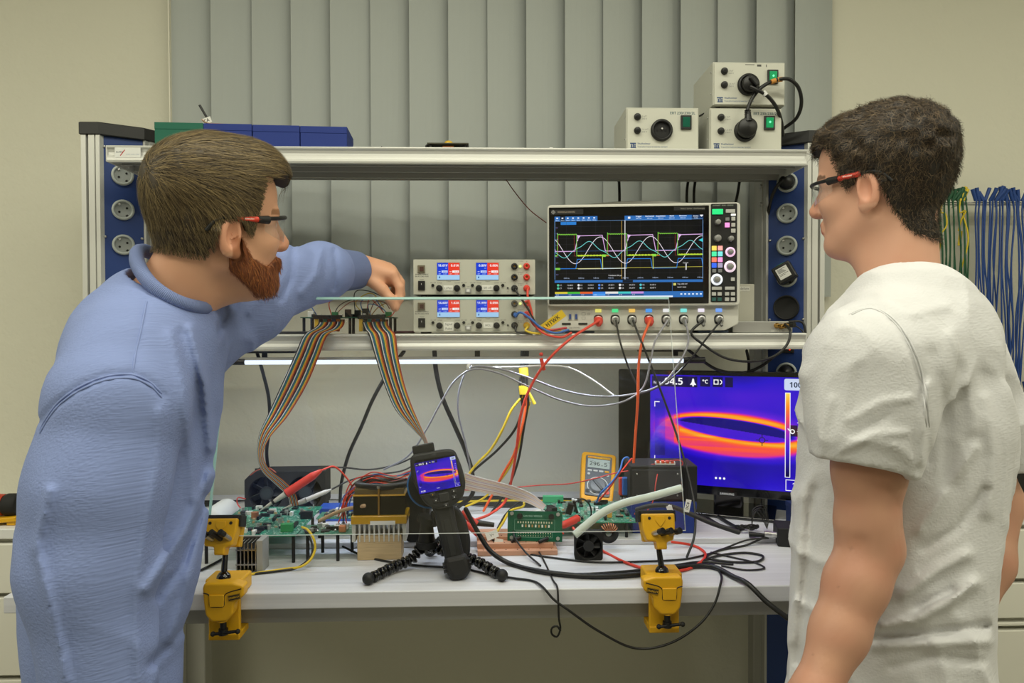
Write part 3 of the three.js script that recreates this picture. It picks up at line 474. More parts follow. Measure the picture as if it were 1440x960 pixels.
  printed(0.06, 0.005, 0.0004, '#c2c1b8', M.caseGrey, 6000, (c) => text(c, '⚠ All inputs 1 MΩ 300 V RMS  ≤ 400 Vpk', 30, 2.5, 3.2, '#555', 'center'), 'port_print', g, [X(740), Y(897), 0.0002]);
}
// grey box, silver adapter box and plugs right of the scope
{
  const z = -1.74, a = W(1026, 400, z), b = W(1061, 400, z);
  const g = thing('document_box', 'pale grey box with printed label behind the oscilloscope', 'box', V((a.x + b.x) / 2, YL + 0.0003, z));
  mesh('box_body', rbox(b.x - a.x, 0.07 + 0.05, 0.05, 0.002), mat(0xb9b7aa, 0.7), g, [0, 0.06, -0.025]);
  printed(0.038, 0.012, 0.0006, '#cfcec6', M.white, 6000, (c, w, h) => text(c, 'nleiten', w - 2, h / 2, 8, '#333', 'right'), 'label_sticker', g, [-0.0, 0.108, 0.0004]);
}
{
  const z = -1.63, a = W(1032, 450, z), b = W(1114, 450, z), w = b.x - a.x;
  const g = thing('adapter_box', 'flat silver metal box with coax sockets at the shelf end', 'adapter', V((a.x + b.x) / 2, YL + 0.0003, z), -0.1);
  mesh('case', rbox(w, 0.027, 0.08, 0.002), mat(0xc0c0bc, 0.35, 0.7), g, [0, 0.0135, -0.045]);
  for (const k of [0, 1, 2]) mesh('coax_socket', latheZ([[0.002, 0.014], [0.0045, 0.014], [0.0048, 0.004], [0.0065, 0.003], [0.0065, 0]], 14), M.brass, g, [w / 2 - 0.036 + k * 0.010, 0.0165 - 0.002 * (k % 2), -0.005]);
  mesh('dc_jack', cylZ(0.006, 0.006, 0.02, 12), M.black, g, [w / 2 - 0.006, 0.018, 0.002], [0, 0.6, 0]);
  printed(0.04, 0.006, 0.0004, '#b4b4b0', M.aluMatt, 6000, (c) => text(c, 'OUT  IN  REF', 20, 3, 4, '#444', 'center'), 'print', g, [w / 2 - 0.03, 0.004, -0.0048]);
}
// plugs in the right column: mains plug, power brick, second plug
{
  const n = V(-0.49, 0, 0.87), place = (py, off = 0.006) => { const c = colR.position; return V(c.x - 0.082, yAt(py), c.z - 0.031).addScaledVector(n, off); };
  const turn = Math.atan2(n.x, n.z);
  const p1 = place(255), g1 = thing('mains_plug', 'black angled mains plug in the top socket by the upper shelf', 'plug', p1, turn);
  mesh('plug_body', latheZ([[0.0001, 0.028], [0.010, 0.027], [0.017, 0.012], [0.018, 0.001], [0.0001, 0.001]], 20), M.black, g1);
  mesh('cord', capped([V(0.0, 0.004, 0.022), V(-0.012, -0.004, 0.026), V(-0.03, -0.03, 0.015), V(-0.045, -0.08, -0.01), V(-0.058, -0.17, -0.03), V(-0.06, -0.25, -0.03), V(-0.056, -0.29, -0.04)], 0.004, 40), M.black, g1);
  const p2 = place(385), g2 = thing('power_brick', 'black cube wall adapter with white code sticker in the column', 'adapter', p2, turn);
  mesh('brick_body', rbox(0.046, 0.044, 0.045, 0.004), M.black, g2, [0, 0, 0.023], [0, 0, 0.5]);
  printed(0.028, 0.028, 0.0006, '#d4d4d0', M.white, 4000, (c) => { c.fillStyle = '#3a3a3a'; for (let i = 0; i < 5; i++) c.fillRect(3, 3 + i * 2.2, 20 - (i * 7) % 9, 1); c.fillRect(3, 16, 22, 1); c.fillRect(3, 19, 14, 1); }, 'rating_sticker', g2, [-0.001, 0, 0.046], [0, 0, 0.5]);
  mesh('end_sticker', cyl(0.014, 0.014, 0.0008, 16), mat(0x1e7a58, 0.5), g2, [-0.0115, 0.0205, 0.022], [0, 0, 0.5]);
  const p3 = place(525), g3 = thing('mains_plug', 'black mains plug just above the monitor', 'plug', p3, turn);
  mesh('plug_body', latheZ([[0.0001, 0.03], [0.010, 0.028], [0.017, 0.012], [0.018, 0.001], [0.0001, 0.001]], 20), M.black, g3);
  mesh('cord', capped([V(0, 0, 0.025), V(-0.02, -0.014, 0.03), V(-0.045, -0.03, 0.02), V(-0.07, -0.06, 0)], 0.004, 20), M.black, g3);
}

// ---------------------------------------------------------------- on the workbench
const YB = YT + 0.012;   // top of the raised board
const zTF = -1.27;
const thermalPalette = (t) => { const k = [[0, [8, 4, 60]], [0.25, [40, 16, 200]], [0.45, [110, 30, 220]], [0.6, [220, 40, 160]], [0.72, [255, 90, 60]], [0.85, [255, 150, 30]], [1, [255, 225, 90]]]; for (let i = 1; i < k.length; i++) if (t <= k[i][0]) { const f = (t - k[i - 1][0]) / (k[i][0] - k[i - 1][0]); return k[i][1].map((c, j) => k[i - 1][1][j] + f * (c - k[i - 1][1][j])); } return k[6][1]; };
// heat picture of a ring core seen at a slant, drawn in a w x h box
function heatPicture(c, x0, y0, w, h) {
  const st = Math.max(1, Math.round(w / 340));
  for (let j = 0; j < h; j += st) for (let i = 0; i < w; i += st) {
    const u = i / w, v = j / h, n = tileNoise(u, v, 5, 31), n2 = tileNoise(u, v, 3, 33, 60);
    let t = 0.24 + 0.10 * (n - 0.5) + 0.06 * Math.sin(v * 5 + 1);
    if (v < 0.16) t -= 0.10 * (1 - v / 0.16) * (u > 0.3 ? 1 : 0.2);
    const e = (cx, cy, rx, ry, sl) => { const a = (u - cx) / rx, b = (v - cy - sl * (u - cx)) / ry; return Math.hypot(a, b); };
    const o = e(0.53, 0.525, 0.53, 0.20, 0.07), inn = e(0.56, 0.475, 0.385, 0.088, 0.13), sm = (a, b, x) => { const k = Math.max(0, Math.min(1, (x - a) / (b - a))); return k * k * (3 - 2 * k); };
    const eo = 1 - sm(0.86, 1.06, o), ei = sm(0.88, 1.1, inn); t += 0.16 * (1 - sm(0.95, 1.35, o));
    const lower = v > 0.49 + 0.1 * (u - 0.5), hot = 0.69 + 0.10 * (n2 - 0.5) + 0.20 * Math.exp(-Math.pow((inn - 1.22) / (lower ? 0.22 : 0.3), 2)) * (u > 0.2 ? 1 : 0.4) - (u < 0.16 ? 0.12 : 0);
    const hole = (v < 0.47 + 0.17 * (u - 0.5) ? 0.10 : 0.34) + 0.06 * (n - 0.5); t = t * (1 - eo) + eo * (hole * (1 - ei) + hot * ei);
    if (u < 0.1 && u > 0.03 && v > 0.22 && v < 0.75) t -= 0.08;
    const r = thermalPalette(Math.max(0, Math.min(1, t))); c.fillStyle = `rgb(${r.map(Math.round).join(',')})`; c.fillRect(x0 + i, y0 + j, st + 0.5, st + 0.5);
  }
}
function heatOverlay(c, x, y, w, h) {
  const s = w / 640;
  c.save(); c.translate(x, y); c.scale(s, s); const hh = h / s;
  c.fillStyle = 'rgba(18,16,40,0.82)'; c.fillRect(8, 6, 196, 46); c.fillRect(216, 6, 42, 42); c.fillRect(268, 6, 42, 42); c.fillRect(320, 6, 32, 42); c.fillRect(560, 200 * hh / 480, 48, 46);
  text(c, 'Max', 14, 34, 17, '#fff'); text(c, '94.5', 62, 28, 42, '#fff', 'left', 'bold');
  c.fillStyle = '#fff'; c.beginPath(); c.moveTo(172, 42); c.lineTo(200, 42); c.lineTo(192, 30); c.lineTo(190, 18); c.lineTo(186, 12); c.lineTo(182, 18); c.lineTo(180, 30); c.fill(); c.beginPath(); c.arc(186, 45, 4, 0, 7); c.fill();
  text(c, '°C', 237, 27, 24, '#fff', 'center', 'bold'); c.strokeStyle = '#fff'; c.lineWidth = 4; c.strokeRect(274, 18, 17, 18); c.beginPath(); c.arc(297, 27, 9, -1.5, 1.5); c.stroke(); text(c, '⚲', 336, 27, 20, '#5a5a78', 'center');
  for (const [a, b, d, e] of [[20, 120, 1, 1], [20, 380, 1, -1]]) { c.beginPath(); c.moveTo(a + 22, b); c.lineTo(a, b); c.lineTo(a, b + e * 22); c.stroke(); }
  c.fillStyle = '#cfdcf6'; c.beginPath(); c.roundRect(556, 6, 84, 48, 8); c.fill(); text(c, '100', 600, 31, 30, '#25324a', 'center', 'bold');
  const g0 = c.createLinearGradient(0, 66, 0, hh - 62); for (let i = 0; i <= 6; i++) g0.addColorStop(i / 6, `rgb(${thermalPalette(1 - i / 6).map(Math.round).join(',')})`);
  c.fillStyle = g0; c.fillRect(562, 66, 16, hh - 128); c.strokeStyle = '#fff'; c.lineWidth = 3; c.strokeRect(561, 65, 18, hh - 126);
  c.fillStyle = '#fff'; for (let i = 0; i < 11; i++) c.fillRect(606 + (i % 2) * 4, 150 + i * (hh - 280) / 11, 24, 3); c.beginPath(); c.moveTo(612, 126); c.lineTo(632, 126); c.lineTo(622, 114); c.fill();
  c.strokeStyle = '#fff'; c.lineWidth = 3; c.strokeRect(564, hh - 50, 80, 44); text(c, '18', 602, hh - 28, 28, '#fff', 'center');
  for (const k of [-1, 0, 1]) { c.beginPath(); c.arc(300 + k * 17, hh - 36, 5, 0, 7); c.fill(); }
  c.strokeStyle = '#222'; c.lineWidth = 3; const cx = 470, cy = 0.56 * hh; c.beginPath(); c.arc(cx, cy, 11, 0, 7); c.stroke(); c.beginPath(); for (const [a, b] of [[1, 0], [-1, 0], [0, 1], [0, -1]]) { c.moveTo(cx + a * 11, cy + b * 11); c.lineTo(cx + a * 24, cy + b * 24); } c.stroke();
  c.strokeStyle = '#fff'; c.lineWidth = 4; c.beginPath(); c.arc(588, 200 * hh / 480 + 26, 8, 0, 7); c.stroke(); c.beginPath(); c.moveTo(570, 200 * hh / 480 + 14); c.lineTo(584, 200 * hh / 480 + 30); c.stroke();
  c.restore();
}
// ---- monitor with the enlarged heat picture
{
  const p = W(869, 519, -1.80), yaw = -24 * R, w = 0.535, h = 0.302, tilt = -3 * R;
  const bottomY = p.y - h, base = V(p.x, YB, -1.80);
  const g = thing('monitor', 'black flat monitor showing a blue and orange heat picture', 'monitor', V(base.x, YB + 0.0003, base.z), yaw);
  const y0 = bottomY - YB;
  mesh('housing', extrude(roundShape([[0, y0], [w, y0], [w, y0 + h], [0, y0 + h]], 0.006), 0.022, 0.002).translate(0, 0, -0.026), M.gloss, g);
  mesh('rear_shell', extrude(roundShape([[0.06, y0 + 0.04], [w - 0.06, y0 + 0.04], [w - 0.06, y0 + h - 0.04], [0.06, y0 + h - 0.04]], 0.03), 0.03, 0.006).translate(0, 0, -0.054), M.blackMatt, g);
  screen(w - 0.024, h - 0.030, 0.0016, 1280, 680, (c, W1, H1) => { c.fillStyle = '#030304'; c.fillRect(0, 0, W1, H1); const iw = 905; heatPicture(c, 175, 4, iw, H1 - 8); heatOverlay(c, 175, 4, iw, H1 - 8); }, 'screen', g, [w / 2, y0 + h / 2 + 0.005, -0.0035], null, 0.95);
  printed(0.045, 0.009, 0.0006, '#0c0c0e', M.black, 8000, (c, a, b) => text(c, 'SAMSUNG', a / 2, b / 2, 7, '#d6d6d8', 'center', 'bold'), 'maker_print', g, [w * 0.5, y0 + 0.0055, -0.0036]);
  mesh('neck', rbox(0.07, y0 + 0.06, 0.03, 0.006), M.gloss, g, [w / 2, (y0 + 0.06) / 2 + 0.004, -0.045]);
  mesh('stand_foot', rbox(0.22, 0.009, 0.15, 0.004), M.gloss, g, [w / 2, 0.0045, -0.06]);
}
// ---- small things behind and right of the middle
{
  const bk = H(1018, 714, YB), g = thing('card_folder', 'brown card folder lying flat under the monitor', 'folder', V(bk.x, YB + 0.0003, bk.z), 0.15);
  mesh('cover', box(0.11, 0.002, 0.06), mat(0x8a7350, 0.7), g, [0, 0.004, 0]); mesh('pages', box(0.106, 0.003, 0.056), mat(0xb8a684, 0.8), g, [0, 0.0015, 0]);
  const nb = H(1115, 737, YB), n = thing('navy_box', 'dark navy box under the monitor beside the black coax device', 'box', V(nb.x + 0.02, YB + 0.0003, nb.z + 0.04));
  mesh('box_body', rbox(0.07, 0.052, 0.05, 0.002), mat(0x16264e, 0.6), n, [0, 0.026, -0.02]); mesh('lid', rbox(0.072, 0.012, 0.052, 0.002), mat(0x16264e, 0.6), n, [0, 0.049, -0.02]);
  const dv = H(1106, 769, YT), d = thing('coax_device', 'small black device with silver coax socket beside the man in white', 'device', V(dv.x + 0.012, YT + 0.0003, dv.z), -0.25);
  mesh('case', rbox(0.07, 0.040, 0.07, 0.003), M.blackMatt, d, [0.005, 0.02, -0.03]);
  mesh('coax_socket', cylX(0.0062, 0.0062, 0.022, 14), M.tin, d, [-0.038, 0.021, -0.01]); mesh('coax_plug', cylX(0.0075, 0.0078, 0.014, 14), M.steel, d, [-0.048, 0.021, -0.01]); mesh('plug_boot', cylX(0.004, 0.006, 0.034, 12), M.black, d, [-0.07, 0.019, -0.01]);
  printed(0.03, 0.008, 0.0004, '#1b1b1b', M.black, 6000, (c) => text(c, 'TA041', 15, 4, 6, '#bbb', 'center'), 'print', d, [0.008, 0.030, 0.0055]);
  // blue box with the black case on it
  const bb = H(939, 763, YT), b = thing('blue_box', 'blue card box under the black case', 'box', V(bb.x, YB + 0.0003, bb.z - 0.03), -0.05);
  mesh('box_body', rbox(0.142, 0.056, 0.10, 0.002), M.navy, b, [0, 0.028, -0.05]); mesh('lid', rbox(0.144, 0.016, 0.102, 0.002), M.navy, b, [0, 0.062, -0.05]);
  const k = thing('black_case', 'black box shaped case standing on the blue box', 'case', V(bb.x - 0.001, YB + 0.0708, bb.z - 0.03), -0.05);
  mesh('case_body', rbox(0.150, 0.080, 0.095, 0.003), M.blackMatt, k, [0, 0.04, -0.05]); mesh('front_plate', rbox(0.11, 0.066, 0.003, 0.001), M.dark, k, [-0.016, 0.038, -0.002]); mesh('side_rail', rbox(0.006, 0.076, 0.004, 0.001), M.black, k, [0.048, 0.039, -0.0015]);
  for (const [x, y] of [[-0.06, 0.062], [0.03, 0.062], [-0.06, 0.014], [0.03, 0.014]]) mesh('screw', sph(0.002, 8), M.steel, k, [x, y, 0]);
  const ts = thing('terminal_strip', 'white terminal strip with red wires on the black case', 'terminal', V(bb.x + 0.005, YB + 0.1511, bb.z - 0.045), -0.1);
  mesh('strip', rbox(0.044, 0.007, 0.012, 0.001), M.white, ts, [0, 0.0035, 0]); for (let i = 0; i < 4; i++) mesh('clamp', box(0.007, 0.005, 0.013), M.orangeCable, ts, [-0.016 + i * 0.0105, 0.0062, 0]);
}
// ---- digital multimeter leaning back
{
  const g = thing('multimeter', 'yellow and grey handheld multimeter leaning back, reading 296.5', 'multimeter', V(0, 0, 0));
  const p = P(839, 722, 1.75); g.position.set(p.x, YB + 0.030, p.z); g.rotation.set(-46 * R, 0, -9 * R, 'XYZ');
  const w = 0.09, h = 0.150, yel = mat(0xe2a010, 0.5);
  mesh('holster', extrude(roundShape([[-w / 2 + 0.006, 0], [w / 2 - 0.006, 0], [w / 2 - 0.002, h * 0.5], [w / 2, h], [-w / 2, h], [-w / 2 + 0.002, h * 0.5]], 0.012), 0.036, 0.004).translate(0, 0, -0.036), yel, g);
  mesh('face', extrude(roundShape([[-w / 2 + 0.014, 0.016], [w / 2 - 0.014, 0.016], [w / 2 - 0.011, h - 0.012], [-w / 2 + 0.011, h - 0.012]], 0.006), 0.004, 0.001).translate(0, 0, -0.001), mat(0x5d6166, 0.5), g);
  printed(0.056, 0.027, 0.002, '#a9b4ac', M.dark, 8000, (c, a, b) => { text(c, '296.5', 27, b / 2 + 1, 15.5, '#1b2420', 'center', 'bold', 'monospace'); text(c, '°C', 50, 7, 6, '#1b2420'); text(c, 'AUTO', 4, 5, 4, '#1b2420'); }, 'lcd', g, [0, h - 0.038, 0.003]);
  printed(0.058, 0.006, 0.001, '#e0a41a', M.yellow, 8000, (c) => { text(c, 'FLUKE', 2, 3, 5, '#c2401c', 'left', 'bold'); text(c, '28 II TRUE RMS MULTIMETER', 20, 3, 3.2, '#443'); }, 'maker_print', g, [0, h - 0.019, 0.0033]);
  for (let i = 0; i < 4; i++) mesh('button', rbox(0.011, 0.005, 0.003, 0.001), i === 3 ? yel : mat(0xc9c9c4, 0.5), g, [-0.022 + i * 0.0145, h - 0.060, 0.003]);
  for (const k of [-1, 1]) mesh('button', cylZ(0.0035, 0.0035, 0.003, 12), mat(0xc9c9c4, 0.5), g, [k * 0.024, h - 0.071, 0.003]);
  const dial = mesh('dial', latheZ([[0.0001, 0.006], [0.017, 0.006], [0.0195, 0.003], [0.021, 0]], 28), mat(0x6f7378, 0.45), g, [0, h - 0.104, 0.003]); mesh('dial_grip', rbox(0.008, 0.036, 0.006, 0.002), mat(0x54585c, 0.5), dial, [0, 0, 0.006], [0, 0, 0.7]);
  mesh('dial_marks', tor(0.0255, 0.0012, 30), mat(0xd2d2cc, 0.6), g, [0, h - 0.104, 0.0026]);
  for (const [x, m] of [[-0.024, M.black], [-0.008, M.black], [0.008, M.black], [0.024, M.red]]) mesh('input_jack', cylZ(0.0055, 0.0055, 0.003, 14), m, g, [x, 0.028, 0.003]);
  mesh('tilt_stand', rbox(0.05, 0.10, 0.004, 0.002), yel, g, [0, 0.062, -0.058], [0.42, 0, 0]);
}
// ---- twin fan box
{
  const p = H(401, 723, YB), w = 0.196, h = 0.106, d = 0.07;
  const g = thing('twin_fan_box', 'black box with two cooling fans behind the left circuit board', 'fan', V(p.x, YB + 0.0003, p.z), 0.03);
  const s = roundShape([[-w / 2, 0], [w / 2 - 0.022, 0], [w / 2, 0.022], [w / 2, h], [-w / 2 + 0.02, h], [-w / 2, h - 0.02]], 0.002);
  for (const x of [-0.047, 0.047]) { const o = new THREE.Path(); o.absarc(x, h * 0.48, 0.042, 0, Math.PI * 2, true); s.holes.push(o); }
  mesh('frame', extrude(s, d, 0.001, 1, 24).translate(0, 0, -d), M.blackMatt, g);
  mesh('back_plate', box(w - 0.01, h - 0.01, 0.002), M.black, g, [0, h / 2, -d - 0.001]);
  for (const x of [-0.047, 0.047]) {
    const f = mesh('fan_hub', cylZ(0.017, 0.017, 0.02, 20), mat(0x20262a, 0.5), g, [x, h * 0.48, -0.018]); mesh('hub_label', cylZ(0.013, 0.013, 0.001, 20), mat(0x2b3438, 0.5), f, [0, 0, 0.0105]);
    for (let i = 0; i < 7; i++) { const b = mesh('blade', at(rbox(0.024, 0.0015, 0.022, 0.0007, 1), 0.028, 0, 0, 0.7), mat(0x2a2d30, 0.35), f, [0, 0, 0], [0, 0, i * 2 * Math.PI / 7 + x]); }
    for (let i = 0; i < 4; i++) mesh('fan_strut', at(box(0.026, 0.003, 0.003), 0.029, 0, -0.02), M.black, f, null, [0, 0, i * Math.PI / 2 + 0.5]);
  }
}
// ---- circuit boards: print and parts on a board of w x d, origin at its middle
const pcbTex = [0, 1, 2].map((k) => canvasTex(512, 512, (c) => {
  let s = 99 + k * 7; const q = () => (s = (s * 16807) % 2147483647) / 2147483647;
  c.fillStyle = ['#1a6c58', '#0f5840', '#186450'][k]; c.fillRect(0, 0, 512, 512);
  for (let i = 0; i < 130; i++) { c.strokeStyle = ['#2f9a7a', '#1d7452', '#2a8c6c'][k]; c.lineWidth = 2 + q() * 3; c.beginPath(); let x = q() * 512, y = q() * 512; c.moveTo(x, y); for (let j = 0; j < 4; j++) { q() < 0.5 ? x += (q() - 0.5) * 150 : y += (q() - 0.5) * 150; c.lineTo(x, y); } c.stroke(); }
  for (let i = 0; i < 900; i++) { c.fillStyle = q() < 0.6 ? '#c9d6cc' : '#e8e8da'; const x = q() * 512, y = q() * 512; q() < 0.5 ? c.fillRect(x, y, 5 + q() * 8, 4) : (c.beginPath(), c.arc(x, y, 2 + q() * 2, 0, 7), c.fill()); }
  for (let i = 0; i < 40; i++) text(c, ['R', 'C', 'U', 'Q', 'D'][i % 5] + (1 + i * 7 % 90), q() * 500, q() * 500, 11, '#d8e4dc');
}));
const pcbMats = pcbTex.map((t) => [mat(0xffffff, 0.32, 0, { map: t }), mat([0x2f8a66, 0x1a5a40, 0x2a8060][pcbTex.indexOf(t)], 0.5)]);
function board(g, name, w, d, pos, kind = 0, n = 30, s0 = 5) {
  const [top, edge] = pcbMats[kind], b = mesh(name, box(w, 0.0018, d), [edge, edge, top, edge, edge, edge], g, pos);
  let s = s0 * 7919; const q = () => (s = (s * 16807) % 2147483647) / 2147483647;
  const kinds = [['chip', () => box(0.012, 0.003, 0.012), M.chip], ['chip', () => box(0.016, 0.003, 0.008), M.chip], ['capacitor', () => cyl(0.004, 0.004, 0.009, 10), M.tin], ['resistor', () => box(0.006, 0.002, 0.003), M.ceramic], ['capacitor', () => box(0.006, 0.004, 0.004), M.ceramic], ['connector', () => box(0.014, 0.008, 0.006), M.white], ['pin_header', () => box(0.02, 0.007, 0.005), M.black], ['test_point', () => cyl(0.0015, 0.0015, 0.008, 6), M.tin], ['solder_joint', () => sph(0.0026, 6), M.tin], ['inductor', () => rbox(0.010, 0.006, 0.010, 0.002, 1), M.dark]];
  for (let i = 0; i < n; i++) {
    const [nm, gm, m] = kinds[Math.floor(q() * kinds.length)], geo = gm(); geo.computeBoundingBox(); const h = -geo.boundingBox.min.y;
    mesh(nm, geo, m, b, [(q() - 0.5) * (w - 0.024), 0.0009 + h, (q() - 0.5) * (d - 0.02)], [0, q() < 0.5 ? 0 : Math.PI / 2, 0]);
  }
  return b;
}
const leg = (g, x, z, h0) => { const up = g.position.y < YT + 0.006 && g.position.z + z < -1.522 ? 0.012 : 0, h = h0 - up; return mesh('standoff', cyl(0.0034, 0.0034, h, 10), M.black, g, [x, up + h / 2, z]); };
// left driver board on tall standoffs
{
  const y = 1.007, h = y - YT, nl = H(284, 755, y), nr = H(416, 753, y), fl = H(296, 714, y), w = nr.x - nl.x, d = nl.z - fl.z;
  const g = thing('driver_board', 'large green circuit board on black standoffs by the left vise', 'circuit board', V((nl.x + nr.x) / 2, YT + 0.0003, nl.z - d / 2));
  board(g, 'board', w, d, [0, h, 0], 0, 90, 11);
  for (const [x, z] of [[-w / 2 + 0.006, d / 2 - 0.006], [w / 2 - 0.006, d / 2 - 0.006], [w / 2 - 0.006, -0.045]]) leg(g, x, z, h - 0.002);
  mesh('connector_block', rbox(0.024, 0.016, 0.012, 0.001), mat(0x2f8a4c, 0.5), g, [w / 2 - 0.025, h + 0.009, d / 2 - 0.03]);
  mesh('ribbon_header', rbox(0.026, 0.016, 0.010, 0.001), M.black, g, [w / 2 - 0.010, h + 0.009, -0.01]);
  mesh('coil', cyl(0.008, 0.008, 0.013, 14), M.copper, g, [-w / 2 + 0.06, h + 0.0075, -0.02]);
  const xr = H(494, 752, y), w2 = xr.x - nr.x - 0.002, g2 = thing('output_board', 'narrow green circuit board with copper coil next to the heatsink block', 'circuit board', V(nr.x + 0.003 + w2 / 2, YT + 0.0003, nl.z - 0.04));
  board(g2, 'board', w2, 0.07, [0, h, 0], 2, 34, 23);
  for (const [x, z] of [[-w2 / 2 + 0.018, 0.028], [w2 / 2 - 0.03, 0.028], [-w2 / 2 + 0.035, -0.028], [w2 / 2 - 0.012, -0.028]]) leg(g2, x, z, h - 0.002);
  mesh('copper_shunt', rbox(0.014, 0.014, 0.010, 0.002), M.copper, g2, [w2 / 2 - 0.022, h + 0.008, 0.02]);
  const g3 = thing('rear_board', 'small green circuit board behind the narrow one', 'circuit board', V(nr.x + 0.01 + w2 / 2, YB + 0.0003, nl.z - 0.155));
  board(g3, 'board', w2, 0.055, [0, h - 0.012, 0], 0, 16, 31);
  for (const x of [-1, 1]) for (const z of [-1, 1]) leg(g3, x * (w2 / 2 - 0.006), z * 0.022, h - 0.014);
  mesh('film_capacitor', rbox(0.012, 0.02, 0.012, 0.003), M.white, g3, [-0.008, h, 0.018]);
  // finned sink under the front edge
  const hs = H(351, 804, YT), s = thing('finned_heatsink', 'small silver heatsink with black gaps behind the left vise', 'heatsink', V(hs.x, YT + 0.0003, hs.z));
  mesh('base_plate', rbox(0.046, 0.060, 0.008, 0.001), mat(0x2a2420, 0.6), s, [0, 0.030, -0.030]);
  mesh('side_plate', rbox(0.012, 0.062, 0.04, 0.001), M.aluMatt, s, [0.021, 0.031, -0.014]);
  for (let i = 0; i < 6; i++) mesh('fin', box(0.0016, 0.056, 0.034), M.steel, s, [-0.022 + i * 0.0072, 0.030, -0.010]);
  for (const yy of [0.016, 0.044]) mesh('cross_bar', box(0.04, 0.0022, 0.034), M.steel, s, [-0.004, yy, -0.010]);
  const bp = H(400, 770, YB), bl = thing('plastic_tray', 'blue plastic tray under the left circuit boards', 'tray', V(bp.x + 0.07, YB + 0.0003, -1.72));
  mesh('tray', rbox(0.09, 0.03, 0.05, 0.003), mat(0x2350b4, 0.5), bl, [0, 0.015, 0]); mesh('tray_rim', rbox(0.094, 0.004, 0.054, 0.001), mat(0x2350b4, 0.5), bl, [0, 0.030, 0]);
  const rl = H(288, 764, YT), r = thing('plastic_bottle', 'white plastic bottle lying behind the man in blue', 'bottle', V(rl.x + 0.002, YB + 0.0003, -1.66));
  mesh('bottle_body', latheZ([[0.0001, 0.06], [0.020, 0.058], [0.028, 0.045], [0.028, -0.04], [0.025, -0.045], [0.0001, -0.045]], 24), mat(0xd6d8d6, 0.5), r, [0, 0.028, 0]); mesh('cap', cylZ(0.012, 0.012, 0.016, 16), M.white, r, [0, 0.028, 0.066]);
}
// ---- stack of wood, heatsink, taped coil box
{
  const p = H(533.5, 787.5, YT), g = thing('coil_stack', 'taped transformer block on silver heatsink and wood block', 'coil assembly', V(p.x, YT + 0.0003, p.z), 0.02);
  const grain = dataTex(256, (u, v) => { const k = 0.86 + 0.14 * (0.6 * tileNoise(u, v, 4, 41, 48) + 0.4 * tileNoise(u, v, 8, 42, 110)); return [0.80 * k, 0.70 * k, 0.54 * k]; }, true);
  mesh('wood_block', rbox(0.089, 0.05, 0.05, 0.001), mat(0xffffff, 0.7, 0, { map: grain }), g, [0, 0.025, -0.026]);
  const yk = 0.052;
  for (let i = 0; i < 11; i++) { const f = extrude(shape([[-0.0022, 0.036], [0.0022, 0.036], [0.0011, 0], [-0.0011, 0]]), 0.06, 0.0002, 1); mesh('fin', f, M.alu, g, [-0.049 + i * 0.0098, yk - 0.014, -0.058]); }
  for (const s of [-1, 1]) mesh('side_wall', box(0.004, 0.036, 0.06), M.alu, g, [s * 0.0525, yk + 0.004, -0.028]);
  mesh('sink_plate', rbox(0.109, 0.010, 0.066, 0.001), M.alu, g, [0, yk + 0.027, -0.028]);
  const tape = phys(0xb98d0c, 0.22, 0, { clearcoat: 0.6, clearcoatRoughness: 0.1 });
  mesh('tape_wrap', rbox(0.112, 0.017, 0.069, 0.002), tape, g, [0, yk + 0.031, -0.028]);
  const dk = phys(0x2a2418, 0.1, 0, { transmission: 0.5, thickness: 0 });
  mesh('winding_window', rbox(0.104, 0.038, 0.06, 0.001), dk, g, [0, yk + 0.059, -0.03]);
  mesh('core', rbox(0.09, 0.034, 0.045, 0.002), M.dark, g, [0, yk + 0.058, -0.032]);
  mesh('top_tape', rbox(0.106, 0.003, 0.062, 0.001), tape, g, [0, yk + 0.0795, -0.03]);
  mesh('glass_plate', rbox(0.100, 0.012, 0.058, 0.001), phys(0x8c7a52, 0.08, 0, { transmission: 0.6, thickness: 0 }), g, [0.0, yk + 0.087, -0.032]);
  mesh('coil_bobbin', at(tor(0.040, 0.007, 30), 0, 0, 0, Math.PI / 2).scale(1.25, 1, 0.8), M.black, g, [0.004, yk + 0.096, -0.035]);
  mesh('bolt', cyl(0.0022, 0.0022, 0.062, 10), M.brass, g, [0, yk + 0.068, 0.003]); mesh('nut', cyl(0.0042, 0.0042, 0.004, 6), M.steel, g, [0, yk + 0.097, 0.003]);
  mesh('paper_tag', box(0.05, 0.008, 0.0005), M.white, g, [0.008, yk + 0.0255, 0.0068]);
  // black fan frame standing behind it
  const f = H(587, 765, YB), fr = thing('standing_fan_frame', 'black curved plastic frame between heatsink block and thermal camera', 'frame', V(f.x - 0.004, YB + 0.0003, f.z - 0.01));
  mesh('frame_body', extrude(roundShape([[-0.022, 0], [0.024, 0], [0.030, 0.05], [0.028, 0.10], [0.008, 0.122], [-0.02, 0.122]], 0.012), 0.06, 0.003).translate(0, 0, -0.06), M.blackMatt, fr); mesh('frame_rib', rbox(0.006, 0.10, 0.004, 0.001), M.dark, fr, [0.018, 0.055, 0.002]);
}
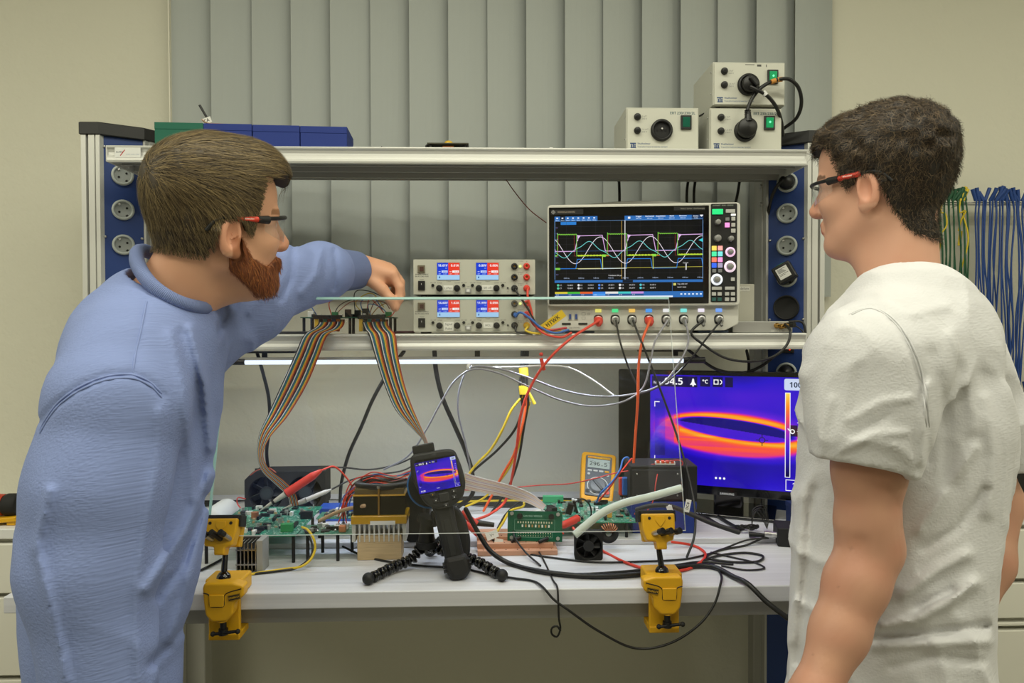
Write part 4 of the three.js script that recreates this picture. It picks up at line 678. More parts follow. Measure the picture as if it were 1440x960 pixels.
// ---- thermal camera and its ball-joint tripod
{
  const u = 0.292 / 1000, p = H(645, 817, YT), g = thing('thermal_camera', 'black handheld thermal camera with lit screen on a small tripod', 'camera', V(p.x, YT + 0.003, p.z));
  g.rotation.set(-13 * R, 4 * R, 10 * R, 'YXZ');
  const Q = (r, a) => [r * u, a * u];
  const body = phys(0x1d1e20, 0.5, 0, {});
  const head = roundShape([[-130, 505], [-60, 455], [45, 455], [125, 496], [158, 590], [150, 700], [124, 812], [60, 828], [-168, 832], [-186, 690]].map((q) => Q(...q)), 0.012);
  mesh('head', extrude(head, 0.052, 0.005, 3).translate(0, 0, -0.045), body, g);
  mesh('handle', extrude(roundShape([[-60, 100], [66, 100], [60, 200], [52, 330], [52, 520], [-95, 520], [-80, 400], [-72, 250]].map((q) => Q(...q)), 0.006), 0.042, 0.009, 3).translate(0, 0, -0.044), body, g);
  mesh('grip_end', extrude(roundShape([[-45, -4], [42, -6], [92, 40], [92, 110], [70, 150], [-62, 150], [-80, 92]].map((q) => Q(...q)), 0.008), 0.05, 0.010, 3).translate(0, 0, -0.046), M.rubber, g);
  for (const a of [60, 84, 108]) mesh('grip_ring', extrude(roundShape([[-84, a - 4], [95, a - 4], [95, a + 4], [-84, a + 4]].map((q) => Q(...q)), 0.001), 0.042, 0.002, 1).translate(0, 0, -0.040), M.black, g);
  mesh('handle_inlay', extrude(roundShape([[-22, 150], [14, 150], [10, 380], [-30, 380]].map((q) => Q(...q)), 0.002), 0.002, 0.0005, 1).translate(0, 0, -0.0025), mat(0x2a2b2c, 0.4), g);
  mesh('screen_bezel', extrude(roundShape([[-152, 560], [130, 560], [118, 780], [-146, 790]].map((q) => Q(...q)), 0.004), 0.003, 0.0008, 1).translate(0, 0, 0.005), M.gloss, g);
  screen(0.078, 0.0575, 0.001, 480, 354, (c, a, b) => { heatPicture(c, 0, 0, a, b); heatOverlay(c, 0, 0, a, b); text(c, 'FLIR', 20, b - 22, 26, '#fff', 'left', 'bold'); }, 'screen', g, [-0.0045, 671 * u, 0.0085], null, 0.85);
  const key = mat(0x2c2d2f, 0.4);
  mesh('control_pad', rbox(0.019, 0.017, 0.004, 0.004), key, g, [1 * u, 522 * u, 0.008]);
  for (const [r, a] of [[-68, 552], [-54, 512], [69, 548], [66, 510], [5, 470]]) { const b = mesh('button', rbox(0.010, 0.0075, 0.003, 0.002), key, g, [r * u, a * u, 0.008]); mesh('button_mark', sph(0.0012, 6), a === 552 ? M.yellow : M.white, b, [0, 0, 0.0016]); }
  printed(0.016, 0.005, 0.0004, '#1d1e20', M.black, 6000, (c) => text(c, 'E96', 8, 2.5, 4.4, '#77797c', 'center'), 'model_print', g, [-0.004, 803 * u, 0.0071]);
  mesh('top_shoe', rbox(0.042, 0.018, 0.04, 0.003), M.black, g, [-0.022, 836 * u + 0.006, -0.022]);
  mesh('lens_barrel', cylZ(0.042, 0.040, 0.05, 28), M.blackMatt, g, [-0.022, 620 * u, -0.066]); mesh('focus_ring', at(tor(0.0435, 0.0022, 36), 0, 0, 0), mat(0x2c6fb0, 0.4), g, [-0.022, 620 * u, -0.055]); mesh('lens_front', cylZ(0.036, 0.036, 0.02, 24), M.black, g, [-0.022, 620 * u, -0.10]);
  mesh('trigger', rbox(0.018, 0.03, 0.02, 0.006), M.black, g, [-0.022, 400 * u, -0.045]);
  mesh('hand_strap', extrude(roundShape([[10, 120], [60, 70], [105, 120], [128, 230], [120, 350], [85, 440], [20, 470]].map((q) => Q(...q)), 0.012), 0.026, 0.008, 3).translate(0, 0, -0.072), M.rubber, g);
  // tripod
  const t = thing('ball_joint_tripod', 'black flexible tripod with ball-joint legs under the thermal camera', 'tripod', H(603, 795, YT).setY(YT + 0.0003));
  const o = t.position, L = (px, py, D) => P(px, py, D).sub(o), at2 = (px, py) => H(px, py, YT).setY(YT + 0.0095).sub(o);
  const hubT = L(600, 735, 1.395), hubB = L(600, 766, 1.395);
  mesh('mount_post', rod(hubB, hubT, 0.018, 0.012, 20), M.black, t); mesh('mount_collar', rod(hubB.clone().add(V(0, -0.004, 0)), hubB.clone().add(V(0, 0.008, 0)), 0.021, 0.021, 20), M.blackMatt, t);
  mesh('mount_plate', rod(hubT, hubT.clone().add(V(0.004, 0.012, 0)), 0.021, 0.021, 20), M.black, t);
  const chain = (pts, n, foot) => {
    const c = new THREE.CatmullRomCurve3(pts);
    for (let i = 0; i < n; i++) { const a = c.getPointAt(i / n), d = c.getTangentAt(i / n), s = 1.05 - 0.12 * i / n; const m = mesh('leg_joint', lathe([[0.0001, -0.010], [0.006, -0.0095], [0.0105, -0.0055], [0.010, -0.003], [0.0052, -0.0005], [0.0052, 0.001], [0.0112, 0.003], [0.0112, 0.006], [0.007, 0.0095], [0.0001, 0.010]].map(([x, y]) => [x * s, y * s]), 14), M.gloss, t, a); m.quaternion.setFromUnitVectors(V(0, 1, 0), d); }
    const e = c.getPointAt(1); mesh('foot_ball', sph(0.0112, 18), M.rubber, t, [e.x, Math.max(e.y, YT + 0.0115 - o.y), e.z]);
  };
  const up = (q, dy) => q.clone().add(V(0, dy, 0));
  chain([hubB.clone().add(V(-0.012, -0.004, 0.006)), up(at2(580, 800), 0.012), up(at2(555, 806), 0.004), at2(518, 822)], 7);
  chain([hubB.clone().add(V(0.012, -0.004, 0.004)), up(at2(630, 795), 0.018), up(at2(668, 802), 0.010), at2(706, 817)], 8);
  chain([hubB.clone().add(V(0.0, -0.006, -0.004)), up(at2(605, 788), 0.010), up(at2(612, 776), 0.002), at2(620, 768)], 4);
}
// ---- right-hand boards
{
  const y = 0.998, nl = H(765, 729, y), nr = H(898, 734, y), fl = H(757, 700, y), d = 0.19, w = nr.x - nl.x;
  const g = thing('sensor_board', 'large green circuit board on black standoffs in front of the multimeter', 'circuit board', V((nl.x + nr.x) / 2, YB + 0.0003, nr.z - d / 2), -0.04), h = y - YB;
  board(g, 'board', w, d, [0, h, 0], 0, 80, 47);
  for (const [x, z] of [[w / 2 - 0.022, d / 2 - 0.008], [-w / 2 + 0.01, d / 2 - 0.01], [-w / 2 + 0.01, -d / 2 + 0.01], [w / 2 - 0.01, -d / 2 + 0.01]]) leg(g, x, z, h - 0.001);
  mesh('relay', rbox(0.010, 0.018, 0.010, 0.001), mat(0xd8a84c, 0.5), g, [w / 2 - 0.055, h + 0.010, 0.055]);
  mesh('ribbon_header', rbox(0.014, 0.016, 0.03, 0.001), M.black, g, [-w / 2 + 0.022, h + 0.009, 0.02], [0, 0.4, 0]);
  mesh('terminal_block', rbox(0.05, 0.016, 0.012, 0.001), mat(0x49a878, 0.5), g, [-w / 2 + 0.03, h + 0.009, -d / 2 + 0.01]);
  // stacked copper-clad strips and the upright board on them
  const c = H(728, 781, YT), s = thing('copper_clad_stack', 'stepped stack of bare copper-clad boards under the upright green board', 'boards', V(c.x, YT + 0.0003, c.z), 0.01), cm = mat(0xc8977c, 0.5, 0.15);
  const lay = [[0, 0.005, -0.035, 0.166, 0.010, 0.07], [-0.004, 0.015, -0.052, 0.160, 0.010, 0.07], [-0.012, 0.0238, -0.072, 0.145, 0.0075, 0.06]];
  for (const [x, yy, zz, a, b, e] of lay) { const m = mesh('copper_board', rbox(a, b, e, 0.0008), cm, s, [x, yy, zz]); for (let i = 0; i < 7; i++) mesh('drill_hole', cyl(0.0014, 0.0014, 0.0006, 8), mat(0x4a2c20, 0.7), m, [-a / 2 + 0.012 + i * (a - 0.024) / 6, b / 2 + 0.0002, e / 2 - 0.008]); }
  const b0 = V(H(752, 768, YT + 0.010).x, YT + 0.0204, c.z - 0.030), v = thing('upright_board', 'dark green circuit board with rows of pins standing upright', 'circuit board', b0, -0.13);
  const bw = 0.116, bh = 0.062, lean = -0.22;
  const [ , edge] = pcbMats[1];
  const front = mat(0xffffff, 0.32, 0, { map: canvasTex(464, 248, (k) => { k.fillStyle = '#0d5a42'; k.fillRect(0, 0, 464, 248); k.strokeStyle = '#cfe0d4'; k.lineWidth = 1.5; k.strokeRect(60, 70, 340, 90); k.strokeRect(80, 166, 300, 50); for (let i = 0; i < 14; i++) { k.fillStyle = '#d8d2b8'; k.fillRect(84 + i * 22, 86, 10, 16); k.fillRect(90 + i * 21, 176, 6, 12); k.fillRect(90 + i * 21, 200, 6, 8); } for (let i = 0; i < 9; i++) { k.fillStyle = i % 2 ? '#b98c5a' : '#e2e2d8'; k.fillRect(120 + i * 28, 112, 14, 22); } text(k, 'GaN HALF BRIDGE', 130, 40, 20, '#bcd4c8'); }) });
  mesh('board', box(bw, bh, 0.002), [edge, edge, edge, edge, front, edge], v, [0, bh / 2 * Math.cos(lean), -bh / 2 * Math.sin(-lean)], [lean, 0, 0]);
  for (const [x, yy] of [[-1, 0.92], [1, 0.92], [-1, 0.12], [1, 0.12]]) { const k = mesh('standoff_nut', cylZ(0.0042, 0.0042, 0.005, 6), M.tin, v, [x * (bw / 2 - 0.009), bh * yy * Math.cos(lean), -bh * yy * Math.sin(-lean) + 0.003], [lean, 0, 0]); }
  for (const [x, l] of [[-0.03, 0.030], [0.028, 0.034]]) mesh('standoff', rod(V(x, 0.008, 0.002), V(x - 0.018, 0.0035, 0.016), 0.0036), M.black, v);
  for (const x of [-0.032, 0.035]) mesh('electrolytic', cylZ(0.006, 0.006, 0.006, 14), M.black, v, [x, bh * 0.82, -0.008], [lean, 0, 0]);
  // small square fan
  const fp = H(828, 788, YT), f = thing('small_fan', 'small black square fan in front of the right circuit board', 'fan', V(fp.x, YT + 0.0003, fp.z), -0.05), fs = 0.057;
  const os = roundShape([[-fs / 2, 0], [fs / 2, 0], [fs / 2, fs], [-fs / 2, fs]], 0.006), ho = new THREE.Path(); ho.absarc(0, fs / 2, 0.0255, 0, Math.PI * 2, true); os.holes.push(ho);
  mesh('frame', extrude(os, 0.024, 0.001, 1, 20).translate(0, 0, -0.024), M.blackMatt, f); mesh('back', box(fs - 0.004, fs - 0.004, 0.001), M.black, f, [0, fs / 2, -0.0245]);
  const hb = mesh('hub', cylZ(0.011, 0.011, 0.016, 18), mat(0x252628, 0.5), f, [0, fs / 2, -0.01]); for (let i = 0; i < 7; i++) mesh('blade', at(rbox(0.014, 0.0012, 0.014, 0.0005, 1), 0.017, 0, 0, 0.7), M.dark, hb, null, [0, 0, i * 2 * Math.PI / 7]);
  const f2 = H(856, 764, YB), r = thing('ring_core', 'black toroid choke behind the small fan', 'choke', V(f2.x, YB + 0.0003, f2.z)); mesh('core', at(tor(0.014, 0.0075, 24), 0, 0.0215, 0), M.blackMatt, r); for (let i = 0; i < 8; i++) mesh('winding', at(tor(0.008, 0.0011, 14), 0.014, 0, 0, Math.PI / 2), M.copper, r, [0, 0.0215, 0], [0, 0, 0.6 + i * 0.25]);
}
// ---- yellow table vises
function vise(px, label, side, tiltRods) {
  const u = 0.2594 / 1000, p = W(px, 830, zTF), g = thing('table_vise', label, 'vise', V(p.x, YT - 0.078, zTF));
  const X = (c) => (c - 250) * u, Y = (c) => (905 - c) * u, y = M.yellow;
  mesh('clamp_plate', rbox(0.054, 0.084, 0.010, 0.002), y, g, [0, 0.042, 0.0065]);
  mesh('lower_jaw', rbox(0.054, 0.012, 0.05, 0.002), y, g, [0, 0.006, -0.012]);
  mesh('base_body', extrude(roundShape([[X(85), Y(505)], [X(160), Y(484)], [X(345), Y(484)], [X(358), Y(515)], [X(352), Y(610)], [X(340), Y(700)], [X(300), Y(745)], [X(205), Y(745)], [X(160), Y(700)], [X(150), Y(625)], [X(88), Y(575)]].map(([a, b]) => [side * a, b]), 0.004), 0.026, 0.004, 3).translate(0, 0, 0.009), y, g);
  mesh('base_foot', rbox(0.066, Y(490) - 0.0785, 0.05, 0.004), y, g, [0, (Y(490) + 0.0785) / 2, -0.014]);
  mesh('insert', extrude(roundShape([[X(216), Y(640)], [X(308), Y(640)], [X(312), Y(560)], [X(212), Y(560)]].map(([a, b]) => [side * a, b]), 0.002), 0.003, 0.0008, 1).translate(0, 0, 0.0345), y, g);
  mesh('insert_line', tube([[X(100), Y(522)], [X(208), Y(562)], [X(216), Y(636)], [X(226), Y(641)], [X(298), Y(641)], [X(308), Y(634)], [X(314), Y(562)], [X(350), Y(548)]].map(([a, b]) => V(side * a, b, 0.0352)), 0.0009, 60, 6), M.black, g);
  printed(0.021, 0.0095, 0.0008, '#141414', M.black, 8000, (c, a, b) => { c.strokeStyle = '#d9a413'; c.lineWidth = 0.4; c.strokeRect(0.6, 0.6, a - 1.2, b - 1.2); text(c, 'STANLEY', a / 2, b / 2 + 0.3, 4.6, '#e2b020', 'center', 'bold'); }, 'maker_label', g, [side * X(147), Y(578), 0.0364], [0, 0, side * -0.2]);
  mesh('screw_nose', lathe([[0.0085, 0], [0.0088, 0.006], [0.006, 0.018], [0.0001, 0.021]], 18), y, g, [X(258), Y(755), 0.024]);
  mesh('clamp_screw', cyl(0.0055, 0.0055, 0.022, 14), M.black, g, [X(260), Y(790), 0.022]); mesh('screw_nut', cyl(0.008, 0.0085, 0.010, 14), M.black, g, [X(260), Y(828), 0.022]);
  mesh('turn_bar', rod(V(X(198), Y(836), 0.028), V(X(362), Y(822), 0.026), 0.0028), M.black, g); for (const [a, b] of [[198, 836], [362, 822]]) mesh('bar_end', sph(0.0045, 10), M.blackMatt, g, [X(a), Y(b), 0.027]);
  mesh('ball_joint', sph(0.0125, 20), M.gloss, g, [X(240), Y(492), 0.004]); mesh('ball_stem', rod(V(X(240), Y(480), 0.004), V(X(232), Y(350), -0.01), 0.0058, 0.005), M.gloss, g); mesh('ball_front', rod(V(X(245), Y(500), 0.0085), V(X(248), Y(535), 0.026), 0.007, 0.0055), M.gloss, g);
  // jaws, holding the sheet
  const j = 0.30, jaw = new THREE.Group(); jaw.position.set(0, Y(330), -0.0125); jaw.rotation.x = -j; const J = (name, geo, m, pos, rot) => { const o = mesh(name, geo, m, jaw, pos, rot); return o; };
  const jY = (c) => (330 - c) * u, js = [[X(100), jY(112)], [X(332), jY(112)], [X(330), jY(200)], [X(312), jY(290)], [X(266), jY(305)], [X(264), jY(352)], [X(196), jY(352)], [X(190), jY(300)], [X(128), jY(292)], [X(102), jY(220)]];
  J('front_jaw', extrude(roundShape(js, 0.003), 0.026, 0.003, 2).translate(0, 0, 0.006), y); J('rear_jaw', extrude(roundShape([[X(105), jY(104)], [X(328), jY(104)], [X(318), jY(300)], [X(130), jY(300)]], 0.003), 0.016, 0.002, 1).translate(0, 0, -0.020), y);
  J('jaw_pad', rbox(0.062, 0.010, 0.034, 0.003), M.blackMatt, [X(216), jY(106), 0.008]); for (const s of [90, 340]) J('jaw_pad', rbox(0.004, 0.02, 0.03, 0.0015), M.blackMatt, [X(s), jY(128), 0.008]);
  for (const s of [152, 292]) J('rivet_hole', cylZ(0.0028, 0.0028, 0.001, 12), M.blackMatt, [X(s), jY(143), 0.0322]);
  J('jaw_panel', extrude(roundShape([[X(196), jY(130)], [X(256), jY(130)], [X(262), jY(160)], [X(226), jY(205)], [X(190), jY(160)]], 0.002), 0.002, 0.0006, 1).translate(0, 0, 0.0315), y);
  for (const [s, a] of [[175, 0], [233, 1], [292, 2]]) { const q = V(X(s), jY(248), 0.030), e = q.clone().add(tiltRods.clone().setLength(0.024)); J('jaw_rod', rod(q, e, 0.0048, 0.0048), a === 1 ? M.black : M.steel); J('rod_knob', rod(e.clone().lerp(q, 0.3), e.clone().lerp(q, -0.15), 0.0056, 0.0058), M.black); }
  jaw.updateMatrix(); for (const o of [...jaw.children]) { o.updateMatrix(); o.applyMatrix4(jaw.matrix); g.add(o); }
  return g;
}
vise(932, 'yellow table vise in front of the blue box', 1, V(0.5, 0.2, 1));
vise(318, 'yellow table vise beside the man in blue', -1, V(-0.45, 0.5, 1));
// ---- cabinets left and right, drill, bench instrument
function cabinet(x0, x1, top, label, lines) {
  const g = thing('drawer_cabinet', label, 'cabinet', V((x0 + x1) / 2, 0, -1.75)), w = x1 - x0, d = 0.26;
  mesh('carcass', box(w, top - 0.025, d - 0.02), M.drawer, g, [0, (top - 0.025) / 2, -d / 2 - 0.008]); mesh('top', rbox(w + 0.01, 0.025, d, 0.003), M.white, g, [0, top - 0.0125, -d / 2 + 0.004]);
  let y = top - 0.03; for (const h of lines) { const m = mesh('drawer', rbox(w - 0.008, h - 0.012, 0.018, 0.002), M.drawer, g, [0, y - h / 2, 0]); mesh('drawer_handle', rbox(Math.min(0.16, w * 0.5), 0.012, 0.014, 0.003), M.aluMatt, m, [w * 0.18, h * 0.22, 0.014]); y -= h; }
  return g;
}
const cabTopL = W(10, 743, -1.75).y, cabTopR = W(1430, 724, -1.75).y;
cabinet(-1.75, -1.07, cabTopL, 'pale grey drawer cabinet behind the man in blue', [0.13, 0.20, 0.26, 0.26]);
cabinet(1.05, 1.85, cabTopR, 'pale grey drawer cabinet behind the man in white', [0.135, 0.10, 0.02, 0.30, 0.30]);
{
  const p = W(14, 696, -1.82), g = thing('cordless_tool', 'red and black cylindrical power tool on the left cabinet', 'power tool', V(p.x, cabTopL + 0.0003, -1.82));
  mesh('stand', rbox(0.11, 0.012, 0.06, 0.003), M.yellow, g, [-0.01, 0.012, 0.02], [0, 0, 0.08]); for (const k of [-1, 1]) mesh('stand_foot', rbox(0.02, 0.012, 0.05, 0.002), M.yellow, g, [k * 0.04 - 0.01, 0.006, 0.02]);
  mesh('motor_housing', cylX(0.026, 0.029, 0.075, 22), mat(0xb23a22, 0.45), g, [-0.035, 0.046, 0.02]); mesh('end_collar', lathe([[0.0001, -0.018], [0.024, -0.018], [0.0275, -0.012], [0.0275, 0.012], [0.022, 0.018], [0.0001, 0.018]], 22).rotateZ(-Math.PI / 2), M.blackMatt, g, [0.02, 0.046, 0.02]); mesh('spindle', cylX(0.005, 0.005, 0.02, 10), M.black, g, [0.047, 0.046, 0.02]);
}
{
  const p = W(1434, 690, -1.80), g = thing('bench_instrument', 'black bench instrument with reddish top on the right cabinet', 'instrument', V(p.x + 0.16, cabTopR + 0.0003, -1.80));
  mesh('case', rbox(0.36, 0.12, 0.18, 0.004), M.black, g, [0, 0.064, -0.075]); for (const k of [-1, 1]) mesh('foot', rbox(0.03, 0.005, 0.12, 0.002), M.rubber, g, [k * 0.13, 0.0025, -0.07]); mesh('top_tray', rbox(0.34, 0.010, 0.16, 0.003), mat(0x7c3a2c, 0.6), g, [0, 0.129, -0.075]); mesh('front_window', box(0.3, 0.07, 0.002), M.gloss, g, [0, 0.07, 0.0155]);
}

// ---------------------------------------------------------------- cables
// a point is [px, py, z] seen on the plane z, or [px, py] lying on the bench
function spot(q, r) {
  if (q.isVector3) return q; if (q.length === 3) return W(q[0], q[1], q[2]);
  let h = H(q[0], q[1], YT); if (h.z < -1.52) h = H(q[0], q[1], YB); h.y += r + 0.0006; return h;
}
function cable(label, pts, r, m, name = 'cable', category = 'cable') {
  const p = pts.map((q) => spot(q, r));
  return tag(mesh(name, capped(p, r, Math.max(24, p.length * 10), 8), m, null), label, category);
}
const K = M.black, B = scope.bnc;
const over = (px) => V(W(px, 830, -1.264).x, YT + 0.0032, -1.2655);   // just over the bench edge
// probe cables leaving the oscilloscope
cable('red probe cable from the first scope channel down to the bench', [B[0], [800, 478, -1.575], [770, 507, -1.565], [748, 540, -1.575], [733, 580, -1.58], [727, 625, -1.60], [721, 665, -1.63], [710, 705, -1.66], [690, 722, -1.63], [668, 731, -1.60]], 0.0032, M.redCable, 'probe_cable');
cable('orange-red probe cable hanging in front of the monitor edge', [B[3], [903, 480, -1.58], [898, 515, -1.575], [897, 560, -1.58], [893, 620, -1.60], [890, 680, -1.60], [893, 722, -1.57]], 0.0030, M.orangeCable, 'probe_cable');
cable('thin black probe cable from the green scope channel', [B[1], [872, 480, -1.58], [880, 506, -1.58], [890, 530, -1.60], [902, 552, -1.62]], 0.0022, K, 'probe_cable');
cable('long black probe cable crossing the monitor picture down to the bench', [B[2], [901, 478, -1.58], [912, 505, -1.575], [935, 565, -1.57], [955, 622, -1.56], [968, 668, -1.53], [977, 715, -1.49], [976, 755, -1.45], [966, 785]], 0.0026, K, 'probe_cable');
cable('grey coax cable drooping lowest under the light bar', [B[4], [921, 480, -1.58], [915, 508, -1.57], [904, 545, -1.58], [880, 563, -1.59], [835, 571, -1.59], [790, 563, -1.59], [740, 542, -1.59], [700, 524, -1.59], [665, 519, -1.59], [640, 535, -1.60], [620, 566, -1.61], [600, 603, -1.63], [575, 640, -1.66], [540, 660, -1.70]], 0.0022, M.greyCable, 'coax_cable');
cable('grey coax cable drooping just above the lowest one', [B[5], [968, 480, -1.59], [955, 510, -1.58], [930, 540, -1.58], [890, 554, -1.59], [840, 557, -1.60], [790, 548, -1.60], [735, 528, -1.60], [695, 517, -1.60], [662, 517, -1.60], [648, 540, -1.62], [644, 575, -1.64], [655, 625, -1.68], [662, 660, -1.72]], 0.0022, M.greyCable, 'coax_cable');
cable('black coax cable from the oscilloscope arcing to the silver box', [B[6], [972, 468, -1.59], [990, 485, -1.585], [1020, 503, -1.58], [1055, 508, -1.575], [1090, 500, -1.575], [1108, 482, -1.58], [1111, 465, -1.59], [1104, 456, -1.615]], 0.0030, K, 'coax_cable');
cable('thin black probe cable from the last scope channel', [B[7], [994, 475, -1.59], [975, 500, -1.59], [952, 525, -1.60], [925, 544, -1.61], [895, 556, -1.62]], 0.0022, K, 'probe_cable');
cable('pale grey loop of cable at the right of the cable tie', [[668, 517, -1.60], [720, 516, -1.605], [775, 514, -1.60], [800, 517, -1.60], [830, 532, -1.60], [862, 555, -1.60]], 0.0020, M.whiteCable, 'coax_cable');
tag(mesh('cable_tie', at(tor(0.006, 0.0022, 16), 0, 0, 0, 0, 1.2).scale(1.5, 1, 1), M.white, null, W(660, 516, -1.598)), 'white cable tie around the grey coax cables', 'cable tie');
{ const p = W(763, 512, -1.57), g = thing('red_clip', 'red plastic clip on the red probe cable below the shelf', 'clip', p); mesh('clip_body', rbox(0.008, 0.028, 0.006, 0.002), M.red, g, [0, 0, 0], [0, 0, 0.25]); mesh('clip_knob', sph(0.0045, 10), M.red, g, [-0.003, 0.022, 0]); }
// cables hanging behind the bench from the lower shelf
cable('black cable hanging straight down at the left of the light bar', [[362, 497, -1.62], [370, 525, -1.66], [378, 560, -1.70], [379, 600, -1.74], [375, 635, -1.78], [378, 664, -1.82]], 0.0042, K);
cable('black cable curving down left of the second ribbon', [[568, 494, -1.66], [545, 525, -1.68], [525, 560, -1.70], [508, 600, -1.74], [490, 640, -1.78], [480, 680, -1.82], [478, 712, -1.86]], 0.0045, K);
cable('thick black cable hanging in the middle behind the thermal camera', [[611, 494, -1.66], [613, 520, -1.68], [622, 558, -1.70], [640, 600, -1.72], [655, 635, -1.74], [664, 665, -1.75], [664, 695, -1.76], [645, 712, -1.77]], 0.0055, K);
{ // taped bundle
  const g = thing('taped_cable_bundle', 'black cable bundle with yellow tape marks hanging below the shelf', 'cable bundle', W(738, 495, -1.66));
  const o = g.position, L = (a) => W(...a).sub(o);
  for (const dx of [-4, 0, 4]) mesh('cable', tube([[738 + dx, 493, -1.66], [737 + dx, 520, -1.66], [736 + dx * 1.2, 545, -1.66], [739 + dx, 570, -1.66]].map(L), 0.0034, 24), K, g);
  for (const [py, h] of [[522, 0.026], [548, 0.02]]) mesh('yellow_tape', rod(L([736, py - 6, -1.656]), L([737, py + 6, -1.656]), 0.0112, 0.0108, 12), mat(0xc2a51e, 0.6), g);
  mesh('tape_end', rod(L([744, 552, -1.652]), L([752, 568, -1.652]), 0.003, 0.004), mat(0xc9b22a, 0.6), g);
}
cable('yellow and black cable sweeping left from the taped bundle', [[736, 556, -1.66], [720, 575, -1.66], [706, 605, -1.67], [690, 632, -1.69], [668, 655, -1.71], [650, 680, -1.73]], 0.0030, M.yellowCable);
cable('black cable beside the sweeping yellow one', [[738, 560, -1.665], [726, 600, -1.67], [700, 632, -1.70], [668, 660, -1.73], [640, 690, -1.76]], 0.0030, K);
cable('orange lead descending beside the red probe cable', [[741, 562, -1.66], [734, 600, -1.66], [722, 640, -1.67], [708, 665, -1.68], [695, 690, -1.69], [680, 718, -1.68]], 0.0030, M.orangeCable);
cable('black lead descending between the red and orange leads', [[743, 566, -1.66], [737, 600, -1.665], [728, 650, -1.68], [712, 690, -1.71], [690, 722, -1.70]], 0.0028, K);
cable('yellow lead crossing low behind the ribbon cable', [[745, 565, -1.665], [725, 640, -1.70], [706, 672, -1.72], [680, 700, -1.74], [655, 712, -1.75]], 0.0026, M.yellowCable);
// leads of the power supplies
const pj = (s, x, y, zz) => s.f(x, y, zz);
function plugLead(label, from, pts, r, m) {
  const g = thing('banana_lead', label, 'lead', from); mesh('plug', rod(V(0, 0, -0.004), V(0.001, -0.004, 0.018), 0.0052, 0.0040), m, g);
  mesh('lead', capped([V(0.001, -0.004, 0.018), ...pts.map((q) => spot(q, r).sub(from))], r, 30), m, g);
}
plugLead('black lead from the upper power supply', pj(psuTop, 1082, 403), [[729, 414, -1.60], [740, 430, -1.60], [750, 448, -1.60], [756, 463, -1.60]], 0.0024, K);
plugLead('red lead from the upper power supply', pj(psuTop, 1203, 403), [[742, 416, -1.60], [747, 436, -1.60], [751, 454, -1.60], [764, 468, -1.590], [790, 474, -1.588], [803, 468, -1.60]], 0.0026, M.redCable);
plugLead('blue lead from the lower power supply', pj(psuLow, 1088, 675 - 382), [[731, 439, -1.60], [745, 447, -1.595], [760, 460, -1.592], [780, 468, -1.588], [799, 464, -1.60]], 0.0028, M.blueCable);
plugLead('short red lead from the lower power supply', pj(psuLow, 1203, 675 - 382), [[744, 446, -1.60], [752, 458, -1.60], [768, 464, -1.59], [796, 461, -1.60]], 0.0026, mat(0xb8303a, 0.45));
plugLead('yellow lead from the lower power supply', pj(psuLow, 1203, 785 - 382), [[739, 464, -1.60], [748, 468, -1.594], [760, 469, -1.60]], 0.0026, M.yellowCable);
plugLead('short black lead from the lower power supply', pj(psuLow, 1082, 785 - 382), [[726, 466, -1.60], [736, 468.5, -1.594], [748, 469, -1.60]], 0.0024, K);
{ // lanyard
  const a = W(762, 463, -1.60), b = W(792, 440, -1.615), d = b.clone().sub(a), g = thing('lanyard', 'yellow lanyard strap with black letters beside the power supply', 'lanyard', a.clone().lerp(b, 0.5)), l = d.length();
  printed(l, 0.018, 0.0012, '#d9b81e', M.yellow, 9000, (c, w, h) => { text(c, 'HTWK', w / 2, h / 2, 13, '#1c1a10', 'center', 'bold'); }, 'strap', g, null, [0, 0, Math.atan2(d.y, d.x)]);
  mesh('strap_fold', tube([V(-l * 0.32, -0.012, 0.002), V(-l * 0.2, -0.016, 0.006), V(0, -0.021, 0.004), V(l * 0.3, -0.022, 0)], 0.003, 16), M.yellow, g);
}
cable('brown-red wire slanting from the upper shelf to the oscilloscope', [[712, 253, -1.73], [724, 270, -1.72], [745, 295, -1.71], [768, 313, -1.705]], 0.0012, mat(0x6a2c24, 0.6), 'wire', 'wire');
[[871, 'black cord dropping behind the scope below the lone transformer'], [966, 'left one of two black cords dropping behind the scope'], [976, 'right one of two black cords dropping behind the scope'], [1038, 'black cord dropping behind the right end of the scope']].forEach(([x, l], i) => cable(l, [[x + (i ? 3 : -1), 247, -1.80], [x, 268, -1.79], [x - (i === 3 ? 6 : 0), 300, -1.79], [x - (i === 3 ? 8 : 2), 345, -1.79], [x - 2, 440, -1.80]], 0.0036, K));
